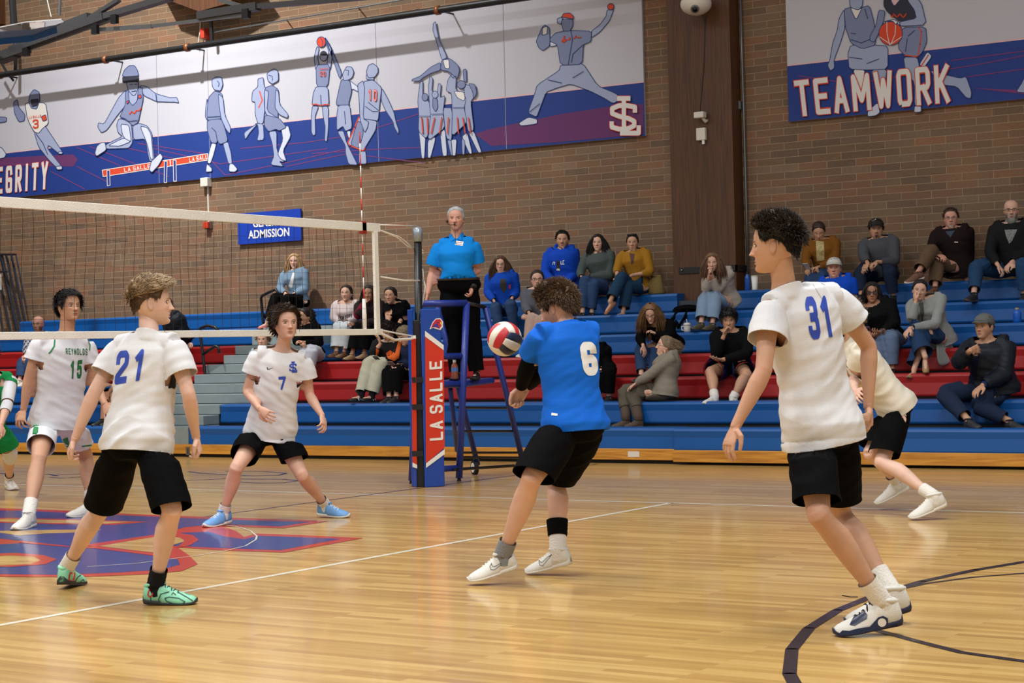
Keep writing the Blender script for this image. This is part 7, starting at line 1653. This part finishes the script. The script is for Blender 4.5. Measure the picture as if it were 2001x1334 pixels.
# 15 woman in taupe hoodie and boots, turned aside
J = sit(1, 1298, 770, 1.68, (1300, 676, .02), (1307, 702, .03), -78, [(1243, 749, -.02), (1250, 747, .12)], [(1276, 727, -.06), (1284, 722, .2)], [(1236, 762, -.05), (1221, 764, .12)], [(1248, 820, -.08, -70), (1224, 820, .06, -75)], pa=-75, fem=1, y_off=.14)
for c in 'lr': pass
P = spect('s', 'woman in taupe hoodie and boots sitting sideways on the second row', J, -88, 12, fem=1, skin='fair', curl=(.3, .3), girth=1.1)
TP = cloth(srgb(132, 124, 112), .9, .4, 120, 'taupe fleece'); top(P, TP, 'long', -.10, .03, frac=.95, name='hoodie', amp=.010); bottoms(P, cloth(srgb(88, 82, 70), name='olive cargo cotton'), 'long', .026, name='trousers', amp=.012, frac=.6)
mb = MB().tube([P.N-P.fs*.04+P.la*.07, P.N-P.fs*.09+P.up*.01, P.N-P.fs*.04-P.la*.07, P.N-P.fs*.11-P.up*.07, P.N-P.fs*.04+P.la*.07], .035, 10); mb.build('hood', TP, P.root, smooth=True)
pulledback(P, srgb(126, 106, 84), bun=(0, -.52, .0, .15), n=700); glasses(P, M_CREAM)
BT_ = mat('brown suede boot', srgb(82, 66, 54), .85, bump=.3)
for c in 'lr':
    s__ = shoe(P, c, BT_, SOLEB, J['heel'+c], J['t'+c], J['up'+c], w=1.15, hi=.02); K, A = J['k'+c], J['a'+c]
    MB().tube([bez(K, A, .42), bez(K, A, .6), bez(K, A, .85), bez(K, A, 1.05)], [.066, .062, .058, .050], 16).build('boot_shaft', BT_, s__, smooth=True)
# 16 boy in black sweatshirt
J = sit(2, 1432, 722, 1.72, (1424, 625, -.10), (1428, 656, -.06), -14, [(1411, 703, -.34), (1414, 657, -.26)], [(1461, 690), (1400, 695, -.28)], [(1459, 731, -.42), (1388, 726, -.44)], [(1433, 776, -.46, -20), (1396, 774, -.48, -45)])
handto(J, J['D0'], 'l', 1392, 700, -.42); handto(J, J['D0'], 'r', 1420, 644, -.24)
P = spect('s', 'boy in black sweatshirt and navy shorts with red bands, fist at mouth', J, -8, -8, skin='tan', curl=(.2, .8), girth=1.15, legr=1.12, palms=(Z_, oncam((.6, .3, 0))))
top(P, cloth((.006, .006, .007), name='black fleece'), 'long', -.08, .034, frac=.9, name='sweatshirt'); NVY = cloth(srgb(20, 34, 78), name='navy shorts'); b_ = bottoms(P, NVY, 'short', .024, frac=.80, name='shorts', flare=.01)
for c in 'lr':
    Hp, K = J['h'+c], J['k'+c]; MB().tube([bez(Hp, K, .74), bez(Hp, K, .82)], [.117, .121], 20, False).build('shorts_band', mat('red band', srgb(190, 34, 34), .8), b_, smooth=True)
    sock(P, c, SW, .80, r=.005)
shorthair(P, (.006, .005, .006), 'low', .06, 900, .18, .013, up=.0, fwd=.7, lift=.05, curl=.05); shoes2(P, SHW, SOLEW)
# 17 white sweater woman
J = sit(5, 1424, 591, 1.68, (1392, 513, -.30), (1405, 536, -.16), -33, [(1392, 537, -.36), (1386, 538, -.38)], [(1401, 567, -.34), (1379, 566, -.38)], [(1398, 583, -.44), (1376, 583, -.46)], [(1392, 632, -.46, -50), (1370, 631, -.48, -50)], fem=1)
handto(J, J['D0'], 'l', 1390, 524, -.37); handto(J, J['D0'], 'r', 1386, 524, -.38)
P = spect('s', 'woman in cream sweater and pale jeans holding both hands to her mouth', J, -12, -4, fem=1, skin='fair', curl=(.8, .8), girth=.98, palms=(oncam((-1, 0, 0)), oncam((1, 0, 0))))
top(P, cloth(srgb(178, 168, 156), name='cream sweater'), 'long', -.02, .028, frac=.82, name='sweater', amp=.009); bottoms(P, LJEAN, 'long', .022, flare=.02, name='jeans'); longhair(P, srgb(112, 84, 64), 900, 1.25, .018); shoes2(P, mat('olive shoe', srgb(76, 70, 54), .7), SOLEB)
# 18 person in black hidden behind number 6
J = sit(2, 1176, 735, 1.7, (1152, 662, -.1), (1160, 688, -.05), -30, [(1186, 716, -.35), (1168, 716, -.35)], [(1185, 706), (1146, 706)], [(1190, 722, -.42), (1165, 722, -.42)], [(1190, 776, -.45, -33), (1165, 776, -.45, -33)])
P = spect('s', 'seated person in black mostly hidden behind the player in blue', J, -30, -20, skin='fair', curl=(.6, .6))
top(P, BK, 'long', -.05, .026, frac=.9, name='jacket'); bottoms(P, BK, 'long', .02, name='trousers'); shorthair(P, srgb(50, 36, 28), n=300, w_=.016); shoes2(P, SHB)
# 19 brown jacket woman
J = sit(6, 1618, 548, 1.68, (1600, 452, -.05), (1607, 478, 0), -18, [(1598, 522, -.28), (1580, 526, -.30)], [(1632, 513), (1574, 508)], [(1604, 541, -.40), (1584, 541, -.42)], [(1600, 590, -.44, -33), (1580, 592, -.46, -33)], fem=1)
P = spect('s', 'woman in brown jacket looking down at her phone, top row behind player 31', J, -12, -28, fem=1, skin='tan', curl=(.5, .5), girth=1.08)
t_ = top(P, cloth(srgb(118, 74, 22), name='brown jacket'), 'long', -.02, .03, frac=.92, name='jacket'); print_on(t_, [[(1594, 470), (1610, 472), (1611, 508), (1596, 510)]], mat('cream striped top', srgb(170, 154, 104), .8, var=.3, vscale=30), 'striped_top', px=4); bottoms(P, JEAN, 'long', .02, name='jeans'); pulledback(P, srgb(48, 32, 24), pony=.8); shoes2(P, SHB)
# 20 man in black cap
J = sit(6, 1728, 548, 1.82, (1712, 448, -.02), (1717, 476, -.02), -14, [(1713, 512, -.34), (1696, 515, -.34)], [(1748, 512), (1687, 500)], [(1738, 530, -.42), (1680, 534, -.44)], [(1746, 580, -.46, -25), (1683, 578, -.48, -40)])
handto(J, J['D0'], 'l', 1700, 519, -.38); handto(J, J['D0'], 'r', 1690, 524, -.38)
P = spect('s', 'bearded man in black cap and grey sweater with clasped hands', J, -8, 0, skin='tan', curl=(.7, .7), girth=1.02, beard=(srgb(30, 22, 20), 'goatee'), brow=(.01, .008, .008))
top(P, cloth(srgb(74, 76, 82), .9, .4, 100, 'grey knit'), 'long', -.02, .022, frac=.80, name='sweater'); bottoms(P, DJEAN, 'long', .02, name='jeans'); shorthair(P, srgb(44, 30, 24), 'male', .05, 300, .12, .014, lift=.05); c_ = capwear(P, mat('black cap cloth', (.006, .006, .007), .8)); print_on(c_, [[(1702, 425), (1713, 423), (1713, 431), (1702, 432)]], INKW, 'patch', px=3); shoes2(P, SHB)
# 21 man in blue polo, white cap
J = sit(4, 1645, 628, 1.80, (1630, 524, -.05), (1634, 552, -.02), -18, [(1655, 616, -.25), (1620, 612, -.25)], [(1666, 590), (1608, 590)], [(1655, 610, -.42), (1625, 612, -.42)], [(1655, 665, -.45, -33), (1625, 668, -.45, -33)])
P = spect('s', 'man in blue polo and white cap behind player 31', J, -14, 3, skin='ruddy', girth=1.12, curl=(.5, .5))
t_ = top(P, cloth(srgb(16, 72, 190), name='royal blue polo'), 'short', -.02, .022, frac=.66, name='polo_shirt'); bottoms(P, DJEAN, 'long', .02, name='jeans'); shorthair(P, srgb(110, 96, 84), 'male', .03, 250, .08, .014, lift=.05); c_ = capwear(P, mat('white cap cloth', srgb(190, 188, 180), .8)); print_on(t_, SWOOSH(1663, 577, 9, 4), INKW, 'logo', px=3)
mb = MB()
for sd in (1, -1): mb.add([P.N+P.la*sd*.06+P.up*.03, P.N+P.la*sd*.08+P.fs*.02-P.up*.005, P.N+P.la*sd*.05+P.fs*.10-P.up*.06, P.N+P.la*sd*.012+P.fs*.09-P.up*.04], [(0, 1, 2, 3)])
mb.build('collar', cloth(srgb(16, 72, 190), name='royal blue polo'), P.root); shoes2(P, SHB)
# 22 woman in black with glasses
J = sit(3, 1738, 669, 1.68, (1704, 572, -.05), (1708, 602, -.03), -22, [(1723, 647, -.34), (1700, 652, -.36)], [(1749, 634), (1686, 640)], [(1742, 660, -.44), (1716, 664, -.44)], [(1744, 722, -.46, -30), (1720, 724, -.48, -35)], fem=1, sw=.38)
handto(J, J['D0'], 'l', 1706, 650, -.40)
P = spect('s', 'woman in black jacket and glasses holding a phone beside the grey cardigan woman', J, -12, 0, fem=1, skin='brown', girth=1.25, curl=(.6, .6), palms=(Z_, Z_), arm=1.15)
top(P, cloth((.007, .007, .008), name='black jacket'), 'long', -.05, .028, frac=.9, name='jacket', vneck=.1, neck=.02); bottoms(P, cloth(srgb(92, 110, 138), .85, .4, 220, 'washed denim', .1), 'long', .026, name='jeans'); longhair(P, (.012, .009, .009), 700, .55, .018); glasses(P, M_BLACK, w=.12, hgt=.085, dark=mat('tinted lens', srgb(60, 44, 40), .1)); shoes2(P, SHB)
w0 = J['wl']; dv = (J['wl']-J['el']).normalized(); MB().tube([w0-dv*.01, w0+dv*.015], [.032, .032], 14).build('watch', M_STEEL, P.root)
# 23 grey cardigan woman
J = sit(3, 1836, 667, 1.72, (1797, 567, -.10), (1810, 592, -.06), -20, [(1778, 641, -.40), (1790, 588, -.24)], [(1828, 634, -.10), (1782, 622, -.28)], [(1808, 650, -.40), (1788, 644, -.46)], [(1786, 723, -.46, -33), (1808, 697, -.62, -10, 40)], fem=1)
handto(J, J['D0'], 'l', 1769, 652, -.44); handto(J, J['D0'], 'r', 1787, 574, -.22)
P = spect('s', 'woman in grey cardigan resting her cheek on her hand, legs crossed', J, -10, -2, fem=1, skin='fair', fr=-8, girth=.98, curl=(.4, .6), palms=(-Z_, oncam((.7, -.2, 0))))
CG = cloth(srgb(140, 144, 142), .9, .5, 90, 'grey cardigan knit'); t_ = top(P, CG, 'long', -.15, .026, frac=.86, name='cardigan', flare=.02, amp=.01); print_on(t_, [[(1795, 592), (1804, 590), (1806, 612), (1802, 630), (1797, 606)]], cloth(srgb(78, 82, 74), name='olive camisole'), 'camisole', px=4)
bottoms(P, cloth(srgb(34, 58, 92), .85, .4, 220, 'flared denim'), 'long', .020, flare=.045, name='jeans', frac=.85); pulledback(P, (.010, .008, .008), bun=(.05, -.42, .30, .24), n=500); shoes2(P, mat('tan flat shoe', srgb(158, 124, 84), .6), mat('tan sole', srgb(140, 110, 76), .6), slipper=True)
mb = MB(); fn = lambda x, y, dd: at_d(x, y, J['D0'] if 'D0' in J else depth(P.Hc))+AH*dd
D_ = depth(P.Hc); ring = [[at_d(1828, 655, D_-.16), at_d(1850, 652, D_-.05), at_d(1853, 660, D_+.10)], [at_d(1830, 690, D_-.24), at_d(1852, 690, D_-.16), at_d(1866, 684, D_-.10)], [at_d(1832, 715, D_-.26), at_d(1848, 714, D_-.22), at_d(1862, 704, D_-.16)]]
mb.add([v for r in ring for v in r], [(0, 1, 4, 3), (1, 2, 5, 4), (3, 4, 7, 6), (4, 5, 8, 7)]); o_ = mb.build('cardigan_tail', CG, P.root, smooth=True); o_.modifiers.new('s', 'SUBSURF').levels = 2; o_.modifiers.new('t', 'SOLIDIFY').thickness = .006
# 24 man in dark fleece, legs crossed
J = sit(6, 1872, 533, 1.85, (1858, 427, -.02), (1861, 456, 0), -15, [(1890, 531, -.05), (1836, 497, -.28)], [(1894, 497, .05), (1820, 486)], [(1832, 508, -.38), (1820, 489, -.42)], [(1827, 562, -.46, -40), (1794, 532, -.62, -66, 14)])
handto(J, J['D0'], 'l', 1887, 546, -.08)
P = spect('s', 'man in dark brown fleece and khaki trousers with one leg crossed', J, -14, 2, skin='ruddy', girth=1.08, curl=(.4, .4), beard=(srgb(150, 136, 126), 'goatee'))
t_ = top(P, cloth((.012, .006, .006), name='dark brown fleece'), 'long', -.08, .034, frac=.92, name='fleece'); print_on(t_, [[(1847, 452), (1866, 450), (1857, 464)]], cloth(srgb(58, 70, 84), name='blue grey tee'), 't_shirt', px=4); print_on(t_, [[(1865, 472), (1872, 472), (1872, 474), (1865, 474)]], M_CREAM, 'logo', px=3)
bottoms(P, cloth(srgb(98, 78, 60), name='khaki twill'), 'long', .026, name='trousers', amp=.009, flare=.01); shorthair(P, srgb(70, 54, 42), 'fade', .035, 400, .12, .014, lift=.05); glasses(P, M_STEEL); shoes2(P, mat('tan trainer', srgb(110, 74, 56), .6), M_CREAM)
# 25 bald bearded man
J = sit(6, 1986, 533, 1.88, (1976, 411, -.02), (1976, 446, 0), -12, [(1976, 513, -.34), (1950, 518, -.34)], [(1999, 500), (1934, 494)], [(2000, 517, -.42), (1908, 522, -.44)], [(2001, 576, -.46, -25), (1903, 574, -.48, -40)])
handto(J, J['D0'], 'l', 1965, 525, -.38); handto(J, J['D0'], 'r', 1960, 530, -.37)
P = spect('s', 'bald man with grey beard and glasses in black hoodie at the right edge', J, -14, 0, skin='fair', girth=1.15, h=.245, curl=(.6, .6), beard=(srgb(104, 106, 104), 'full'))
BH = cloth(srgb(24, 25, 26), name='black hoodie'); t_ = top(P, BH, 'long', -.08, .034, frac=.88, name='hoodie'); print_on(t_, [[(1963, 449), (1988, 448), (1978, 470), (1972, 476), (1966, 462)]], mat('white distressed print', srgb(120, 126, 124), .8, var=.7, vscale=80), 'shirt_print', px=3)
bottoms(P, cloth(srgb(36, 66, 100), .85, .4, 220, 'mid denim', .1), 'long', .026, name='jeans'); glasses(P, M_BLACK, w=.11, hgt=.06); b_ = locks(P.H, 'male', 1, .1, .01, tousled(), 0)
mb = MB(); mb.ball(P.H.pt(0, .22, -.52), .052, 14, (1.0, .8, 1.15)); mb.build('beard', hair_mat(srgb(108, 110, 106)), P.root, smooth=True); shoes2(P, SHB)
bpy.data.meshes.remove(b_)
# 26 man in dark puffer jacket, front
J = sit(1, 1944, 770, 1.80, (1923, 638, -.05), (1932, 678, -.02), -34, [(1920, 753, -.30), (1897, 684, -.34)], [(1961, 733, -.06), (1873, 708, -.22)], [(1912, 793, -.44), (1846, 770, -.40)], [(1972, 822, -.42, 30), (1892, 820, -.44, 20)], sw=.38)
handto(J, J['D0'], 'l', 1905, 766, -.36); handto(J, J['D0'], 'r', 1914, 681, -.28)
P = spect('s', 'man in dark puffer jacket and grey cap seated on the second row', J, -46, 2, skin='tan', girth=1.2, h=.245, curl=(.3, .4), beard=(srgb(120, 100, 88), 'stubble'), palms=(-Z_, oncam((.3, -.9, 0))), arm=1.1)
PJ = cloth(srgb(26, 30, 38), .45, .2, 40, 'black puffer nylon', .02); t_ = top(P, PJ, 'long', -.12, .042, frac=.90, name='puffer_jacket', amp=.012, sl_ease=.03); print_on(t_, [[(1902, 700), (1912, 690), (1908, 740), (1902, 752), (1893, 742)]], cloth(srgb(14, 20, 44), name='navy tee'), 'navy_tee', px=4)
bottoms(P, cloth(srgb(30, 42, 66), .85, .4, 220, 'dark blue denim', .08), 'long', .028, name='jeans', amp=.009); shorthair(P, srgb(60, 50, 44), 'male', .02, 200, .06, .012, lift=.03); capwear(P, mat('grey cap cloth', srgb(92, 94, 92), .85)); shoes2(P, SHB, M_RUB)
w0 = bez(J['el'], J['wl'], .93); dv = (J['wl']-J['el']).normalized(); MB().tube([w0-dv*.014, w0+dv*.014], [.042, .042], 16).build('watch', mat('navy watch', srgb(20, 40, 80), .3), P.root)
# 27 bald man in plaid
J = sit(3, 82, 711, 1.75, (74, 633, -.05), (77, 661, -.02), -18, [(58, 693, -.32), (50, 694, -.32)], [(88, 688), (53, 680)], [(60, 705, -.42), (44, 707, -.44)], [(52, 745, -.46, -33), (38, 743, -.48, -45)])
P = spect('s', 'bald man in plaid shirt and jeans at the far left of the bleachers', J, -8, 0, skin='ruddy', girth=1.0, curl=(.6, .6), beard=(srgb(96, 70, 58), 'full'))
def plaid():
    m = bpy.data.materials.new('plaid flannel'); m.use_nodes = True; nt = m.node_tree; b = nt.nodes['Principled BSDF']; tc = node(nt, 'ShaderNodeTexCoord'); w1 = node(nt, 'ShaderNodeTexChecker'); w1.inputs['Scale'].default_value = 26
    w1.inputs['Color1'].default_value = (*srgb(40, 44, 60), 1); w1.inputs['Color2'].default_value = (*srgb(150, 150, 156), 1); nt.links.new(tc.outputs['Object'], w1.inputs['Vector']); nt.links.new(w1.outputs[0], b.inputs['Base Color']); b.inputs['Roughness'].default_value = .9; return m
top(P, plaid(), 'long', -.05, .024, frac=.9, name='plaid_shirt'); bottoms(P, JEAN, 'long', .022, name='jeans'); glasses(P, M_BLACK); shoes2(P, M_CREAM, SOLEW)
# 28 dark puffer behind number 21
J = sit(4, 352, 664, 1.75, (322, 600, -.05), (338, 624, 0), -60, [(368, 668, -.2), (345, 672, -.2)], [(366, 652), (330, 650)], [(350, 668, -.42), (335, 668, -.42)], [(350, 712, -.45, -33), (335, 712, -.45, -33)])
P = spect('s', 'person in black puffer jacket mostly hidden behind player 21', J, -60, -10, skin='fair', girth=1.15, curl=(.5, .5))
top(P, PJ, 'long', -.08, .04, frac=.9, name='puffer_jacket', amp=.012); bottoms(P, BK, 'long', .02, name='trousers'); shorthair(P, srgb(60, 44, 34), n=250, w_=.016); shoes2(P, SHB)
# 29 person between players 15 and 21
J = sit(1, 246, 780, 1.65, (262, 694, -.1), (256, 722, -.05), -33, [(228, 768, -.3), (212, 770, -.34)], [(262, 758), (226, 750)], [(222, 772, -.42), (206, 772, -.44)], [(216, 820, -.45, -33), (200, 820, -.47, -33)])
P = spect('s', 'seated person in dark shirt glimpsed between players 15 and 21', J, -20, -8, skin='brown', curl=(.5, .4))
top(P, cloth(srgb(26, 26, 34), name='dark shirt'), 'short', -.05, .022, frac=.8, name='t_shirt'); bottoms(P, BK, 'short', .02, name='shorts', frac=.8); shorthair(P, (.01, .008, .008), n=250, w_=.016); shoes2(P, SHB)
# ================================================================== SMALL THINGS
def phone(px, D, label, up=V((0, 0, 1)), w_=.072, h_=.145, rot=0, m_=None):
    c = at_d(px[0], px[1], D); e = empty('phone', c, label, 'phone'); f = facing(-33); l = Z_.cross(f); n = (f*-.5+Z_*.8).normalized(); u = n.cross(l)
    vs = [c+l*a*w_/2+u*b*h_/2+n*t for t in (-.004, .004) for a, b in ((-1, -1), (1, -1), (1, 1), (-1, 1))]
    MB().add(vs, [(3, 2, 1, 0), (4, 5, 6, 7), (0, 1, 5, 4), (1, 2, 6, 5), (2, 3, 7, 6), (3, 0, 4, 7)]).build('case', m_ or mat('purple grey case', srgb(96, 84, 110), .4), e, bevel=.004)
    vs = [c+l*a*w_*.46+u*b*h_*.46+n*.0045 for a, b in ((-1, -1), (1, -1), (1, 1), (-1, 1))]; MB().add(vs, [(0, 1, 2, 3)]).build('screen', mat('dark screen', (.01, .01, .014), .08), e)
phone((1697, 645), depth(at_y(1704, 660, RY(3)+.13))-.43, 'phone held by the woman in black jacket and glasses')
phone((1577, 521), depth(at_y(1618, 548, RY(6)+.13))-.36, 'phone held by the woman in brown jacket', m_=mat('white phone case', srgb(190, 190, 196), .4))
phone((768, 712), depth(at_y(798, 738, RY(2)+.13))-.36, 'phone held by the boy in camouflage beanie', m_=mat('pink phone case', srgb(150, 120, 120), .4))
phone((738, 702), depth(at_y(760, 738, RY(2)+.13))-.40, 'dark phone on the knee of the boy in black and orange jersey', m_=M_BLACK)
def standing(px, k, dy): return at_y(px[0], px[1], RY(k)+dy)
q = standing((1243, 577), 6, .16); z = RZ(6)
e = empty('drawstring_bag', (at_y(1282, 577, RY(6)+.14).x, RY(6)+.14, z), 'tan drawstring bag on the top row beside the mustard jacket woman', 'bag')
x0 = at_y(1282, 560, RY(6)+.14).x; y0 = RY(6)+.14
rings = [(z+.0, .105, .07), (z+.02, .12, .08), (z+.10, .115, .078), (z+.19, .095, .065), (z+.235, .07, .05), (z+.25, .085, .055)]
mb = MB(); eltube(mb, [(V((x0+.012*math.sin(i*2), y0, zz)), V((a, 0, 0)), V((0, b, 0))) for i, (zz, a, b) in enumerate(rings)], 22)
BAG = mat('tan canvas', srgb(116, 96, 48), .8, bump=.4, bscale=30, var=.1); mb.build('body', BAG, e, smooth=True)
MB().tube([(x0-.09, y0-.02, z+.22), (x0-.15, y0-.03, z+.12), (x0-.13, y0-.05, z+.02)], .010, 8).build('strap', mat('brown strap', srgb(74, 50, 34), .7), e, smooth=True)
mb = MB(); eltube(mb, [(V((x0, y0, z+.222)), V((.078, 0, 0)), V((0, .056, 0))), (V((x0, y0, z+.234)), V((.078, 0, 0)), V((0, .056, 0)))], 20); mb.build('drawstring', mat('brown strap', srgb(74, 50, 34), .7), e, smooth=True)
q = at_y(1343, 646, RY(4)+.12); q = V((q.x, q.y, RZ(4)))
e = empty('travel_mug', q, 'white lidded mug with handle and straw beside the cream sweater woman', 'mug'); MUG = mat('white patterned mug', srgb(186, 182, 176), .5, var=.2, vscale=40)
MB().tube([q, q+V((0, 0, .015)), q+V((0, 0, .08))], [.038, .042, .044], 20).build('body', MUG, e, smooth=True); MB().tube([q+V((0, 0, .08)), q+V((0, 0, .10)), q+V((0, 0, .115))], [.046, .044, .030], 20).build('lid', M_CREAM, e, smooth=True)
MB().tube([q+V((.0, 0, .11)), q+V((-.006, 0, .16))], .004, 8).build('straw', M_WHITE, e); MB().tube([q+V((-.04, 0, .02)), q+V((-.075, 0, .03)), q+V((-.075, 0, .07)), q+V((-.04, 0, .075))], .007, 8).build('handle', M_CREAM, e, smooth=True)
x_ = at_y(1461, 560, RY(6)+.14).x
b1 = bottle('water_bottle', (x_, RY(6)+.14, RZ(6)), .24, .036, mat('blue bottle enamel', srgb(20, 80, 160), .3), M_BLACK, 'blue water bottle on the top row beside the conduit')
x_ = at_y(1475, 560, RY(6)+.14).x; q = V((x_, RY(6)+.14, RZ(6)))
e = empty('paper_cup', q, 'tall white cup on the top row next to the blue bottle', 'cup'); MB().tube([q, q+V((0, 0, .01)), q+V((0, 0, .17))], [.032, .034, .044], 18).build('cup', M_WHITE, e, smooth=True); MB().tube([q+V((0, 0, .168)), q+V((0, 0, .182))], [.046, .042], 18).build('lid', M_CREAM, e)
x_ = at_y(1988, 630, RY(4)+.12).x
bottle('water_bottle', (x_, RY(4)+.12, RZ(4)), .16, .045, mat('bright blue bottle', srgb(16, 90, 190), .35), mat('pale cap', srgb(170, 150, 130), .5), 'short bright blue bottle on the bleachers at the right edge')
q = at_y(1335, 610, RY(5)+.15)
e = empty('backpack', (q.x, q.y, RZ(5)), 'black backpack lying on the bleachers below the timber pier', 'bag')
mb = MB(); mb.ball((q.x+.05, q.y+.02, RZ(5)+.045), .16, 18, (1.2, .6, .3)); mb.build('body', BK, e, smooth=True)
MB().tube([(q.x-.08, q.y-.05, RZ(5)+.03), at_y(1310, 632, RY(5)-.03), at_y(1322, 610, RY(5)+.02), at_y(1333, 606, RY(5)+.08)], .02, 8).build('strap', BK, e, smooth=True)
MB().tube([(q.x-.12, q.y-.02, RZ(5)+.03), at_y(1325, 640, RY(5)-.04), at_y(1338, 620, RY(5)-.03), at_y(1344, 606, RY(5)+.06)], .02, 8).build('strap', BK, e, smooth=True)
